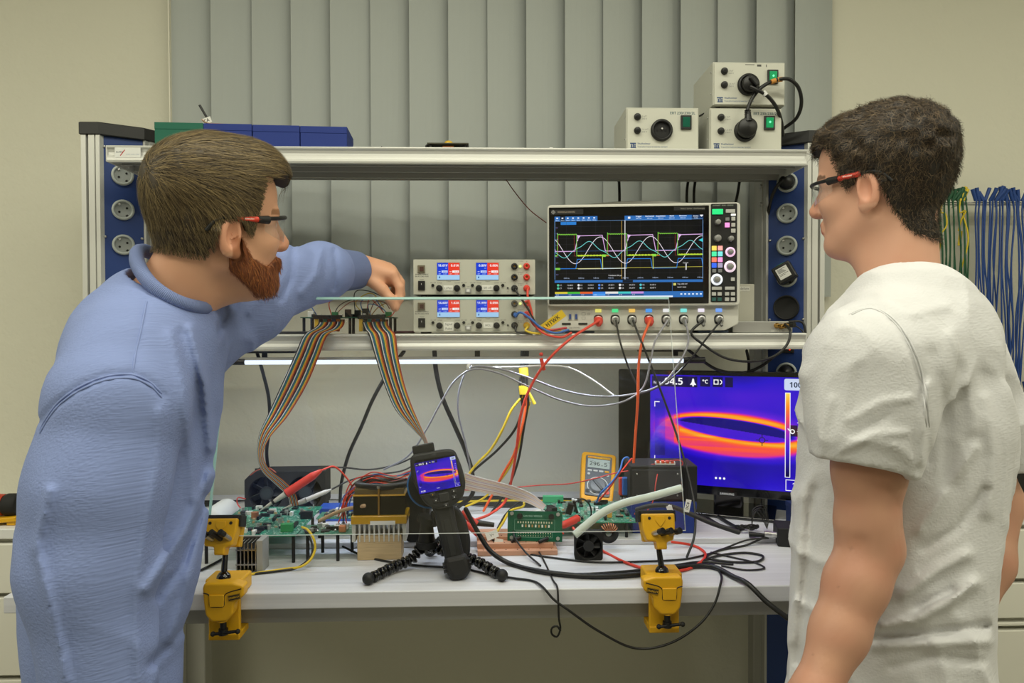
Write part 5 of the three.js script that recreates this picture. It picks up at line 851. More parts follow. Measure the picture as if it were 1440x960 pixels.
// transformer cords
{
  const z = -1.62;
  cable('black cord looping above the transformers with orange marks', [[1049, 172, z], [1051, 155, z], [1058, 138, z], [1072, 122, z], [1090, 113, z], [1108, 111, z + 0.01], [1122, 122, z], [1127, 145, z - 0.02], [1120, 166, z - 0.05], [1103, 180, z - 0.08]], 0.0042, K);
  cable('black cord falling from the upper transformer plug', [[1056, 122, z + 0.006], [1066, 127, z + 0.012], [1078, 134, z + 0.008], [1090, 148, z], [1098, 168, z - 0.03], [1101, 190, z - 0.06]], 0.0042, K);
  for (const [px, py, a, m, l] of [[1087.5, 114.2, 0.35, mat(0xc98a3c, 0.6), 'orange band on the cord, nearer the loop start'], [1096.5, 111.8, 0.15, mat(0xd0964a, 0.6), 'orange band on the cord, nearer the loop top'], [1075, 131.5, -0.9, M.white, 'white band on the falling transformer cord']]) tag(mesh('cord_band', at(cylX(0.0056, 0.0056, 0.011, 12), 0, 0, 0, 0, 0, a), m, null, W(px, py, z + (m === M.white ? 0.009 : 0.001))), l, 'marker band');
  const g = thing('mains_plug', 'flat round black plug in the lower stacked transformer', 'plug', W(1048.7, 181, -1.632)); mesh('plug_disc', latheZ([[0.0001, 0.022], [0.020, 0.020], [0.0225, 0.010], [0.0225, 0.002], [0.0001, 0.002]], 28), K, g); mesh('plug_neck', rod(V(0, 0.012, 0.014), V(0.001, 0.036, 0.012), 0.010, 0.0055), K, g); for (let i = 0; i < 3; i++) mesh('relief_ring', at(tor(0.0062, 0.0012, 14), 0, 0.030 + i * 0.004, 0.012, Math.PI / 2), K, g);
  const g2 = thing('mains_plug', 'black plug in the upper stacked transformer', 'plug', W(1053.5, 119, -1.632)); mesh('plug_disc', latheZ([[0.0001, 0.018], [0.017, 0.016], [0.0182, 0.008], [0.0182, 0.002], [0.0001, 0.002]], 28), K, g2); mesh('plug_grip', rbox(0.010, 0.026, 0.014, 0.003), K, g2, [0.003, 0.001, 0.02], [0, 0, 0.7]);
}
cable('thin black cord from the small transformer gap', [[984, 163, -1.70], [993, 158, -1.72], [1003, 151.5, -1.74]], 0.0022, K);
cable('black cord curving out of the column and down beside the shelf end', [[1110, 452, -1.63], [1128, 453, -1.62], [1133, 470, -1.615], [1136, 490, -1.62], [1146, 515, -1.63]], 0.0026, K);
cable('thin black cord from the shelf end towards the man in white', [[1114, 455, -1.62], [1128, 465, -1.61], [1135, 485, -1.61], [1148, 505, -1.61], [1155, 520, -1.62]], 0.0016, K);
cable('black cord below the lower shelf behind the monitor', [[1050, 493, -1.70], [1053, 510, -1.71], [1052, 535, -1.72], [1053, 560, -1.74]], 0.0036, K);
cable('black cord sagging from the column to the monitor top', [[1090, 500, -1.68], [1070, 515, -1.68], [1045, 524, -1.68], [1010, 520, -1.68], [985, 505, -1.68], [968, 492, -1.68]], 0.0036, K);
// on the bench
cable('thick black cable lying in a long curve from the thermal camera', [[655, 716, -1.42], [672, 748, -1.42], [690, 775, -1.41], [715, 795], [760, 807], [830, 814], [900, 811], [960, 801], [1000, 800], [1032, 815], over(1052).setY(YT + 0.0058), [1078, 846, -1.24], [1108, 869, -1.22]], 0.0048, K);
cable('thin black cable beside the thick one on the bench', [[660, 722, -1.44], [678, 755, -1.42], [700, 785], [750, 803], [800, 809], [870, 806], [930, 800], [985, 792], [1030, 795]], 0.0024, K);
cable('black cable running from under the circuit boards along the bench front', [[482, 770], [510, 783], [545, 791], [590, 797], [650, 801], [690, 810], [725, 815], [750, 819], over(765), [778, 842, -1.256], [800, 858, -1.25], [840, 886, -1.25], [893, 911, -1.25], [940, 905, -1.25], [985, 876, -1.25], [1006, 846, -1.256], over(1013), [1014, 810], [1003, 795]], 0.0022, K);
{ // hanging loop
  const pts = [[748, 760], [765, 790], [778, 818], over(784), [785, 845, -1.258], [786, 870, -1.256], [788, 884, -1.256], [783, 895, -1.256], [776, 891, -1.254], [776, 883, -1.254], [783, 880, -1.252], [788, 886, -1.252]];
  cable('black cable ending in a small loop below the bench edge', pts, 0.0018, K);
}
cable('red lead curving along the bench to the right vise', [[806, 742, -1.50], [822, 760, -1.47], [850, 778], [880, 793], [905, 801], [935, 806], [965, 803], [988, 790], [991, 779], [975, 769], [945, 764]], 0.0028, M.redCable);
cable('black cable looping to a flat knot right of the vise', [[940, 798], [975, 795], [1010, 783], [1050, 779], [1072, 783], [1066, 791], [1030, 792], [995, 786], [1010, 776], [1050, 768], [1075, 757]], 0.0024, K);
cable('thin black cable crossing the bench from the coax plug', [[1080, 758], [1050, 761], [1020, 772], [990, 782], [960, 788], [900, 791], [840, 792], [780, 786], [730, 778], [700, 768]], 0.0020, K);
cable('second thin black cable looping right of the vise', [[1000, 778], [1030, 785], [1060, 792], [1075, 800], [1050, 803], [1015, 797]], 0.0018, K);
cable('black cable lying below the monitor towards the coil of wire', [[985, 715], [1005, 725], [1020, 735], [1040, 748], [1015, 742], [990, 728], [978, 722]], 0.0040, K);
{ // hank of thin wire
  const c = H(1050, 748, YB), g = thing('wire_hank', 'small tied hank of thin black wire under the monitor', 'wire', V(c.x, YB + 0.0006, c.z));
  for (let i = 0; i < 9; i++) { const q = []; for (let k = 0; k < 14; k++) { const a = k / 14 * Math.PI * 2; q.push(V(Math.cos(a) * (0.022 + 0.006 * rnd()), 0.006 + 0.010 * rnd() + 0.005 * Math.sin(a), Math.sin(a) * (0.010 + 0.008 * rnd()))); } mesh('wire_turn', tube(q, 0.0012, 50, 6, true), K, g); }
  mesh('wire_tie', at(tor(0.009, 0.0014, 14), 0.003, 0.010, 0.004, 0, 1.3), M.whiteCable, g);
  for (let i = 0; i < 4; i++) mesh('wire_end', tube([V(0.012, 0.008, 0), V(0.018, 0.03 + 0.006 * i, -0.01), V(0.03 + 0.006 * i, 0.04 + 0.004 * i, -0.02), V(0.045 + 0.004 * i, 0.02, -0.02), V(0.05, 0.004, -0.01)], 0.0011, 24, 6), K, g);
}
cable('yellow lead bending down from the left circuit board', [[425, 741, -1.44], [433, 745, -1.42], [441, 757, -1.41], [443, 772, -1.41], [437, 786, -1.40], [424, 796, -1.385], [400, 802], [372, 806], [340, 811], [305, 813]], 0.0024, M.yellowCable);
cable('black lead running beside the yellow one in front of the board', [[428, 744, -1.45], [438, 762, -1.43], [438, 780, -1.41], [420, 797, -1.39], [390, 805], [350, 809], [300, 811]], 0.0022, K);
cable('short black cable leaving the left vise towards the man', [[318, 785], [300, 795], [282, 804]], 0.0026, K);
cable('red twisted wire crossing from the coil stack to the black case', [[570, 672, -1.46], [640, 688, -1.62], [700, 687, -1.70], [760, 682, -1.70], [800, 680, -1.66], [835, 673, -1.62], [870, 664, -1.61], [905, 661, -1.58], [930, 665, -1.575]], 0.0014, mat(0xc04038, 0.5), 'wire', 'wire');
cable('red wire rising over the black case', [[905, 655, -1.60], [922, 652, -1.58], [955, 647, -1.57], [960, 650, -1.57], [952, 665, -1.57]], 0.0012, mat(0xc04038, 0.5), 'wire', 'wire');
cable('red wire dangling down the front of the black case', [[925, 664, -1.575], [922, 680, -1.53], [918, 705, -1.53], [905, 725, -1.53]], 0.0012, mat(0xc04038, 0.5), 'wire', 'wire');
cable('dark grey hose lying over the black case foot', [[896, 716, -1.50], [915, 711, -1.49], [940, 711, -1.49], [970, 722, -1.48], [1000, 735, -1.47], [1038, 748, -1.47]], 0.0052, M.dark);
cable('blue meter lead arching beside the multimeter', [[839, 706, -1.62], [845, 693, -1.60], [860, 678, -1.60], [872, 660, -1.61], [877, 645, -1.62], [883, 643, -1.62], [885, 655, -1.62], [883, 672, -1.62]], 0.0022, M.blueCable, 'meter_lead', 'lead');
cable('red meter lead slanting beside the multimeter', [[842, 704, -1.62], [855, 688, -1.61], [868, 670, -1.61], [880, 655, -1.61], [888, 645, -1.61]], 0.0022, M.redCable, 'meter_lead', 'lead');
for (const [px, m, l, dz] of [[879.5, M.blueCable, 'blue banana plug standing beside the multimeter', 0], [874.5, M.redCable, 'red banana plug behind the blue one', -0.01]]) { const p = W(px, 696, -1.62 + dz), g = thing('banana_plug', l, 'plug', p); mesh('plug_body', rbox(0.015, 0.042, 0.012, 0.003), m, g, [0, 0.021, 0]); mesh('plug_pin', cyl(0.003, 0.003, 0.02, 10), M.tin, g, [0, -0.008, 0]); mesh('plug_collar', cyl(0.005, 0.005, 0.008, 12), M.dark, g, [0, 0.0, 0]); }
tag(mesh('white_tube', merge([tube([[808, 752, -1.335], [822, 740, -1.34], [845, 722, -1.35], [875, 708, -1.36], [915, 698, -1.37], [958, 686, -1.385]].map((q) => W(...q)), 0.0075, 60, 14)]), phys(0xd8e4dc, 0.45, 0, { transmission: 0.12, thickness: 0 }), null), 'thick white plastic tube arching behind the clear sheet', 'tube');
// leads at the left board: probes
function probe(label, tip, mid, end, gripM, gripR, cord, cordM, bodyM) {
  const a = P(...tip), b = P(...mid), c = P(...end), g = thing('scope_probe', label, 'probe', a), L = (q) => q.clone().sub(a);
  mesh('probe_tip', rod(V(0, 0, 0), L(a.clone().lerp(b, 0.35)), 0.0008, 0.003), M.tin, g); mesh('probe_body', rod(L(a.clone().lerp(b, 0.30)), L(b), 0.0030, 0.0062), bodyM, g); mesh('probe_collar', rod(L(a.clone().lerp(b, 0.52)), L(a.clone().lerp(b, 0.58)), 0.0068, 0.0068), K, g);
  mesh('probe_grip', merge([rod(L(b), L(b.clone().lerp(c, 0.75)), gripR, gripR * 0.9), rod(L(b.clone().lerp(c, 0.75)), L(c), gripR * 0.9, gripR * 0.35)]), gripM, g);
  mesh('probe_cord', capped([L(c), ...cord.map((q) => L(P(...q)))], 0.0020, 40), cordM, g);
}
const probeGrey = mat(0xc4c4c2, 0.45);
probe('red-gripped grey probe pointing into the left circuit board', [364, 719, 1.50], [402, 694, 1.50], [452, 661, 1.53], M.red, 0.0095, [[470, 656, 1.56], [490, 675, 1.58], [498, 690, 1.60]], M.redCable, probeGrey);
probe('slim white probe lying beside the red one', [396, 716, 1.52], [430, 703, 1.53], [466, 688, 1.56], probeGrey, 0.0055, [[490, 676, 1.60], [520, 668, 1.66], [570, 660, 1.72], [600, 640, 1.74]], K, probeGrey);
probe('grey probe touching the right circuit board', [772, 722, 1.60], [760, 719, 1.58], [728, 724, 1.56], probeGrey, 0.006, [[722, 738, 1.53], [724, 755, 1.49], [738, 775, 1.46], [760, 795, 1.40]], K, probeGrey);
probe('red probe clip gripping the edge of the right circuit board', [818, 726, 1.57], [812, 729, 1.56], [786, 741, 1.52], M.red, 0.009, [[784, 742, 1.52], [792, 750, 1.51]], M.redCable, mat(0xb0342c, 0.5));
{ const p = P(803, 715, 1.60), g = thing('hook_clip', 'black hook clip with curled cord on the right circuit board', 'clip', p); mesh('clip_body', rbox(0.014, 0.026, 0.012, 0.003), K, g, [-0.003, 0, 0], [0, 0, -0.3]); mesh('clip_arm', rbox(0.006, 0.03, 0.006, 0.002), K, g, [0.010, 0.004, 0], [0, 0, 0.3]); mesh('curled_cord', tube([V(0.008, 0.014, 0), V(0.026, 0.022, 0), V(0.042, 0.008, 0), V(0.044, -0.016, 0.004), V(0.03, -0.026, 0.006)], 0.0018, 30), K, g); }
{ // black leads with label tags near the copper boards
  const p = P(692, 752, 1.50), g = thing('tagged_lead', 'white paper tags on black leads beside the copper boards', 'tag', p); printed(0.026, 0.016, 0.001, '#e6e6e2', M.white, 5000, (c) => text(c, 'V+', 13, 8, 8, '#555', 'center'), 'paper_tag', g, null, [-0.3, 0, 0.35]); printed(0.018, 0.012, 0.001, '#e6e6e2', M.white, 5000, () => {}, 'paper_tag', g, [0.014, -0.013, 0.004], [-0.2, 0, -0.2]); mesh('lead', tube([V(-0.01, 0, -0.002), V(0.012, -0.02, 0.002), V(0.03, -0.034, 0.01), V(0.05, -0.04, 0.02)], 0.0022, 24), K, g);
  const p2 = P(967, 711, 1.46), g2 = thing('tagged_lead', 'white paper tag on the black cable in front of the blue box', 'tag', p2); printed(0.011, 0.026, 0.001, '#e6e6e2', M.white, 5000, (c) => { c.save(); c.translate(5.5, 13); c.rotate(-Math.PI / 2); text(c, 'DC#', 0, 0, 8, '#222', 'center', 'bold'); c.restore(); }, 'paper_tag', g2, null, [0, 0, -0.2]); mesh('tie', at(tor(0.004, 0.001, 12), 0.004, 0.004, -0.004, 0, 0.6), M.white, g2);
  const p3 = P(942, 716, 1.50), g3 = thing('tagged_lead', 'blank white paper tag on the grey hose', 'tag', p3); mesh('paper_tag', box(0.012, 0.016, 0.001), M.white, g3, null, [0, 0, 0.3]); mesh('tie', at(tor(0.006, 0.001, 12), 0, 0.002, -0.004, 0, 0.6), M.white, g3);
}
cable('yellow lead bending down to the paper tags', [[737, 702, -1.68], [735, 712, -1.62], [718, 718, -1.58], [707, 735, -1.53], [699, 747, -1.50]], 0.0028, M.yellowCable);
cable('black lead beside the yellow one near the paper tags', [[752, 701, -1.66], [730, 706, -1.62], [712, 722, -1.58], [700, 742, -1.52]], 0.0022, K);
{ const p = P(662, 733, 1.52), g = thing('banana_lead', 'red banana plugs with black plug behind the thermal camera grip', 'plug', p); mesh('red_plug', rod(V(-0.02, 0.02, 0), V(0.012, -0.006, 0), 0.006, 0.008), M.red, g); mesh('red_plug', rod(V(-0.012, 0.0, 0.01), V(0.016, -0.024, 0.012), 0.006, 0.007), M.red, g); mesh('black_plug', rod(V(0.012, -0.004, -0.004), V(0.05, -0.008, 0), 0.007, 0.005), K, g); }
// horizontal hank of black cables at the back
for (let i = 0; i < 7; i++) cable(i === 4 ? 'yellow cable lying among the flat black bundle behind the boards' : ['lowest', 'second lowest', 'third lowest', 'middle', '', 'second highest', 'highest'][i] + ' black cable of the flat bundle behind the right boards', [[600 + i * 4, 720 - i * 3, -1.80 - 0.012 * i], [650, 718 - i * 3, -1.81 - 0.012 * i], [700 + 6 * i, 715 - i * 2.6, -1.81 - 0.012 * i], [760, 713 - i * 2, -1.81 - 0.012 * i], [830, 712 - i * 1.5, -1.82 - 0.012 * i]], 0.0046, i === 4 ? M.yellowCable : K);
for (let i = 0; i < 5; i++) cable(['lowest', 'second', 'middle', 'fourth', 'highest'][i] + ' black cable of the bundle behind the left boards', [[288, 716 - i * 2.6, -1.84 - 0.012 * i], [330, 714 - i * 2.2, -1.86 - 0.012 * i], [400, 712 - i * 2, -1.88 - 0.012 * i], [480, 714 - i * 2.4, -1.86 - 0.012 * i], [600, 716 - i * 2, -1.85 - 0.012 * i]], 0.0046, K);
// wires on the coil stack and at the left board
for (let i = 0; i < 10; i++) { const m = [M.redCable, K, M.redCable, M.blueCable, M.redCable][i % 5], y0 = 672 + (i % 4) * 4; cable('thin ' + ['red', 'black', 'red', 'blue', 'red'][i % 5] + ' wire tangled over the coil stack', [[488 - (i % 3) * 6, 740 - i * 3, -1.49], [484 + (i % 4) * 3, 705 - i, -1.49], [496 + i * 2, y0 + 4, -1.49], [525 + rr(-6, 6), y0 - 5 - rr(0, 4), -1.48], [552 + rr(-6, 6), y0 - 3, -1.48], [574 + i, y0 - 8 + rr(-4, 4), -1.49]], 0.0013, m, 'wire', 'wire').userData.group = 'thin wires tangled over the coil stack'; }
cable('tan sleeved lead from the left board to the coil stack', [[450, 732, -1.52], [470, 722, -1.50], [490, 715, -1.47], [512, 711, -1.44]], 0.0042, mat(0xb89878, 0.6));
cable('red wire bowing up behind the left board', [[345, 720, -1.66], [334, 708, -1.68], [334, 700, -1.68], [345, 701, -1.70]], 0.0014, mat(0xc04038, 0.5), 'wire', 'wire');
cable('brown-red wire lying over the fan box edge', [[352, 668, -1.70], [362, 661, -1.70], [378, 658, -1.70], [388, 664, -1.69]], 0.0014, mat(0x9a4a3a, 0.5), 'wire', 'wire');
cable('black cable arching over the red probe to the right', [[432, 672, -1.58], [452, 659, -1.62], [480, 657, -1.66], [520, 660, -1.70], [560, 652, -1.72], [590, 638, -1.72]], 0.0020, K);
// ---------------------------------------------------------------- flat ribbon cables
function ribbon(label, rows, n, colors, part) {
  const cl = new THREE.CatmullRomCurve3(rows.map((q) => W(q[0], q[1], q[2]))), cr = new THREE.CatmullRomCurve3(rows.map((q) => W(q[3], q[4], q[5]))), S = 70, pos = [], col = [], idx = [];
  for (let k = 0; k < n; k++) {
    const c = lin(colors[k % colors.length]), base = pos.length / 3;
    for (let i = 0; i <= S; i++) {
      const a = cl.getPoint(i / S), b = cr.getPoint(i / S), t = cl.getTangent(i / S), w = b.clone().sub(a), nrm = w.clone().cross(t).normalize(), r = 0.0005;
      for (const [u, h] of [[k / n, 0], [(k + 0.5) / n, r], [(k + 1) / n, 0], [(k + 0.5) / n, -r]]) { const p = a.clone().addScaledVector(w, u).addScaledVector(nrm, h); pos.push(p.x, p.y, p.z); col.push(c.r, c.g, c.b); }
    }
    for (let i = 0; i < S; i++) for (let j = 0; j < 4; j++) { const p = base + i * 4 + j, q = base + i * 4 + (j + 1) % 4; idx.push(p, q, p + 4, q, q + 4, p + 4); }
  }
  const g = new THREE.BufferGeometry(); g.setAttribute('position', new THREE.Float32BufferAttribute(pos, 3)); g.setAttribute('color', new THREE.Float32BufferAttribute(col, 3)); g.setIndex(idx); g.computeVertexNormals();
  return tag(mesh('ribbon_cable', g, mat(0xffffff, 0.5, 0, { vertexColors: true }), null), label, 'ribbon cable');
}
const rainbow = [0x1c1c22, 0xe6e6e6, 0x35598a, 0x1f7f74, 0xe6bc3c, 0xd87a34, 0x8e2a24];
ribbon('rainbow ribbon cable sweeping left down to the left circuit board', [[449, 449, -1.66, 485, 449, -1.66], [447, 456, -1.635, 484, 456, -1.635], [440, 462, -1.61, 478, 463, -1.61], [428, 470, -1.592, 462, 470, -1.592], [414, 500, -1.585, 449, 500, -1.582], [396, 540, -1.585, 432, 540, -1.57], [378, 580, -1.59, 404, 586, -1.555], [364, 612, -1.585, 379, 616, -1.54], [362, 640, -1.575, 370, 640, -1.53], [368, 662, -1.565, 378, 658, -1.525], [388, 682, -1.555, 400, 676, -1.52], [404, 698, -1.545, 415, 692, -1.52], [408, 712, -1.535, 420, 710, -1.515]], 21, rainbow);
ribbon('rainbow ribbon cable running down behind the thermal camera', [[508, 449, -1.66, 546, 449, -1.66], [510, 456, -1.635, 546, 456, -1.635], [513, 463, -1.61, 550, 463, -1.61], [518, 470, -1.592, 556, 470, -1.592], [527, 500, -1.585, 560, 500, -1.58], [540, 540, -1.58, 569, 540, -1.57], [556, 576, -1.57, 580, 572, -1.555], [580, 603, -1.55, 592, 600, -1.54], [594, 618, -1.53, 599, 616, -1.52], [600, 632, -1.51, 604, 630, -1.50]], 21, rainbow);
ribbon('pale striped ribbon cable plugged into the right circuit board', [[654, 664, -1.47, 655, 688, -1.48], [672, 670, -1.50, 670, 691, -1.50], [700, 677, -1.54, 697, 696, -1.54], [728, 685, -1.58, 722, 702, -1.58], [750, 695, -1.61, 744, 708, -1.60], [768, 710, -1.63, 763, 718, -1.61]], 20, [0xe6e2e2, 0xe6e2e2, 0xd8b0a8, 0xe8e4d8, 0xe0ccb8, 0xe6e2e2, 0xc8b4c8]);
// ---------------------------------------------------------------- controller board on the lower shelf
{
  const z = -1.69, a = W(430, 447, z), b = W(556, 447, z), w = b.x - a.x, y = a.y - YL, g = thing('controller_board', 'raised controller board with jumper wires under the reaching hand', 'circuit board', V((a.x + b.x) / 2, YL + 0.0003, z));
  board(g, 'board', w, 0.10, [0, y, 0], 1, 26, 71);
  for (const x of [-w / 2 + 0.006, -w / 2 + 0.024, w / 2 - 0.006, w / 2 - 0.022, 0.006, 0.014]) leg(g, x, 0.04, y - 0.001); for (const x of [-w / 2 + 0.006, w / 2 - 0.006]) leg(g, x, -0.04, y - 0.001);
  for (const [x, ww] of [[-0.045, 0.062], [0.056, 0.062]]) { mesh('ribbon_socket', rbox(ww, 0.009, 0.010, 0.001), K, g, [x, y + 0.001, 0.046]); for (let i = 0; i < 6; i++) mesh('ribbon_fold', rbox(ww / 7, 0.03, 0.003, 0.001), lin2(i), g, [x - ww / 2 + (i + 0.7) * ww / 6.5, y - 0.017, 0.044 - i * 0.001]); }
  function lin2(i) { return mat(rainbow[(i * 3 + 4) % 7], 0.5); }
  for (const [x, h, m] of [[-w / 2 + 0.02, 0.014, M.white], [-0.03, 0.012, mat(0x2f7a4c, 0.5)], [0.0, 0.018, K], [0.022, 0.016, K], [0.04, 0.020, M.chip], [w / 2 - 0.012, 0.012, mat(0x2f8a4c, 0.5)]]) mesh('header', rbox(0.014, h, 0.010, 0.001), m, g, [x, y + h / 2 + 0.001, 0.03]);
  const jc = [M.blueCable, M.redCable, K, mat(0x8a4a3c, 0.5), M.yellowCable, M.redCable, M.blueCable, mat(0xb88a2c, 0.5), K, M.redCable, M.blueCable, mat(0x8a4a3c, 0.5)];
  const jw = [[447, 446, 437, 425, 455, 412, 475, 408], [467, 446, 463, 425, 474, 418, 490, 420], [469, 446, 475, 432, 486, 424, 500, 420], [470, 446, 478, 436, 495, 424, 520, 424], [517, 446, 500, 426, 522, 412, 540, 432], [515, 446, 520, 420, 530, 428, 540, 440], [513, 446, 508, 424, 525, 418, 538, 436], [520, 446, 532, 432, 552, 420, 546, 414], [500, 446, 500, 410, 518, 409, 536, 416], [512, 441, 530, 446, 550, 444, 556, 436], [522, 446, 518, 428, 536, 432, 544, 440], [518, 446, 528, 424, 542, 426, 548, 434]];
  jw.forEach((q, i) => mesh('jumper_wire', tube([W(q[0], q[1], z + 0.02), W(q[2], q[3], z + 0.03), W(q[4], q[5], z + 0.035), W(q[6], q[7], z + 0.03)].map((p) => p.sub(g.position)), 0.0011, 24, 6), jc[i], g));
  cable('black cable lying on the lower shelf left of the controller board', [[330, 462, -1.66], [370, 460, -1.64], [400, 459, -1.63], [440, 462, -1.635]].map((q) => { const p = W(...q); p.y = YL + 0.0035; return p; }), 0.003, K);
  cable('red and blue twisted lead behind the controller board', [[556, 463, -1.67], [568, 462, -1.67], [582, 464, -1.68]].map((q) => { const p = W(...q); p.y = YL + 0.004; return p; }), 0.0028, mat(0x5a2c3a, 0.5));
  const bp = W(345, 460, -1.66), pb = thing('power_brick', 'flat black power brick at the left end of the lower shelf', 'adapter', V(bp.x, YL + 0.0003, -1.66)); mesh('brick_body', rbox(0.075, 0.018, 0.045, 0.003), M.blackMatt, pb, [0, 0.009, 0]); mesh('brick_label', box(0.04, 0.0006, 0.03), M.dark, pb, [0, 0.0183, 0]); mesh('brick_cord', tube([V(-0.03, 0.012, 0), V(-0.01, 0.03, 0.01), V(0.02, 0.034, 0.01), V(0.035, 0.05, 0)], 0.002, 20), K, pb);
}
// ---------------------------------------------------------------- test leads hanging on the wall rack
{
  const z = ZW + 0.06, yBar = W(1370, 286, z).y, x0 = W(1240, 286, z).x, x1 = x0 + 0.72, g = thing('lead_rack', 'thin wire rack on the right wall holding test leads', 'rack', V(x0, yBar, z));
  for (const dz of [0.012, -0.02]) mesh('rack_bar', cylX(0.0018, 0.0018, x1 - x0, 8), M.aluMatt, g, [(x1 - x0) / 2, 0, dz]);
  for (let i = 0; i <= 6; i++) mesh('rack_arm', rod(V(i * (x1 - x0) / 6, 0, 0.016), V(i * (x1 - x0) / 6, 0, -0.059), 0.0018), M.aluMatt, g);
  for (const x of [0.02, x1 - x0 - 0.02]) mesh('wall_plate', rbox(0.02, 0.04, 0.004, 0.001), M.aluMatt, g, [x, 0, -0.0575]);
  const gm = mat(0x0e4c2e, 0.55), bm = mat(0x183e80, 0.55), ym = mat(0xd2b81e, 0.5);
  const lead = (kind, m, label, group, px, len, seed2) => {
    let s = seed2 * 7919 + 13; const q = () => (s = (s * 16807) % 2147483647) / 2147483647; const p = W(px, 286, z + 0.0);
    const t = thing(kind, label, 'test lead', V(p.x, yBar, z + 0.012), 0, group), sw = () => (q() - 0.5) * 0.018;
    const side = q() < 0.5 ? -1 : 1, up = 0.016 + q() * 0.016;
    mesh('lead', tube([V(0, 0.006, 0.004 + q() * 0.008), V(sw() * 0.4, -0.03, 0.010), V(sw(), -len * 0.3, 0.008 + q() * 0.012), V(sw() * 1.4, -len * 0.65, 0.006 + q() * 0.012), V(sw() * 1.6, -len, 0.004)], 0.0022, 22, 6), m, t);
    mesh('plug', rod(V(0, 0.004, 0.006), V(side * (0.004 + 0.016 * q()), up + 0.012, 0.004 + 0.014 * q()), 0.0045, 0.0052, 8), m, t);
    mesh('low_plug', rod(V(sw(), -len, 0.004), V(sw(), -len - 0.04, 0.004), 0.0045, 0.0045, 8), m, t);
  };
  for (let i = 0; i < 18; i++) lead('green_lead', gm, 'green test lead hanging on the wall rack', 'green test leads on the rack', 1298 + i * 3.1 + 1.5 * Math.sin(i * 3), 0.42 + 0.03 * (i % 4), i + 1);
  for (let i = 0; i < 4; i++) lead('yellow_lead', ym, 'yellow test lead hanging among the green ones', 'yellow test leads on the rack', [1309, 1318, 1344, 1348][i], [0.1, 0.1, 0.08, 0.34][i], i + 60);
  for (let i = 0; i < 34; i++) lead('blue_lead', bm, 'blue test lead hanging on the wall rack', 'blue test leads on the rack', 1366 + i * 2.9 + 2 * Math.sin(i * 2.3), 0.5 + 0.04 * (i % 5), i + 100);
}

// ---------------------------------------------------------------- people: signed distance fields meshed with surface nets
const smin = (a, b, k) => { const h = Math.max(k - Math.abs(a - b), 0) / k; return Math.min(a, b) - h * h * k * 0.25; };
const smax = (a, b, k) => -smin(-a, -b, k);
const clamp01 = (t) => (t < 0 ? 0 : t > 1 ? 1 : t);
function cone(a, b, ra, rb) { const ax = a.x, ay = a.y, az = a.z, dx = b.x - ax, dy = b.y - ay, dz = b.z - az, L = dx * dx + dy * dy + dz * dz || 1e-9; return (x, y, z) => { const t = clamp01(((x - ax) * dx + (y - ay) * dy + (z - az) * dz) / L), px = x - ax - t * dx, py = y - ay - t * dy, pz = z - az - t * dz; return Math.sqrt(px * px + py * py + pz * pz) - ra - (rb - ra) * t; }; }
function ellipsoid(cx, cy, cz, rx, ry, rz, tiltZ = 0, tiltY = 0) { const c = Math.cos(tiltZ), s = Math.sin(tiltZ), c2 = Math.cos(tiltY), s2 = Math.sin(tiltY); return (X, Y, Z) => { let x = X - cx, y = Y - cy, z = Z - cz; const x1 = c2 * x - s2 * z; z = s2 * x + c2 * z; x = c * x1 + s * y; y = -s * x1 + c * y; const a = x / rx, b = y / ry, d = z / rz, k0 = Math.sqrt(a * a + b * b + d * d), e = a / rx, f = b / ry, g = d / rz, k1 = Math.sqrt(e * e + f * f + g * g) || 1e-6; return k0 * (k0 - 1) / k1; }; }
function noise3(x, y, z, s = 0) { const xi = Math.floor(x), yi = Math.floor(y), zi = Math.floor(z), fx = x - xi, fy = y - yi, fz = z - zi, u = fx * fx * (3 - 2 * fx), v = fy * fy * (3 - 2 * fy), w = fz * fz * (3 - 2 * fz), h = (i, j, k) => hash2(xi + i + 57 * (zi + k), yi + j, s) * 2 - 1; const L = (a, b, t) => a + (b - a) * t; return L(L(L(h(0, 0, 0), h(1, 0, 0), u), L(h(0, 1, 0), h(1, 1, 0), u), v), L(L(h(0, 0, 1), h(1, 0, 1), u), L(h(0, 1, 1), h(1, 1, 1), u), v), w); }
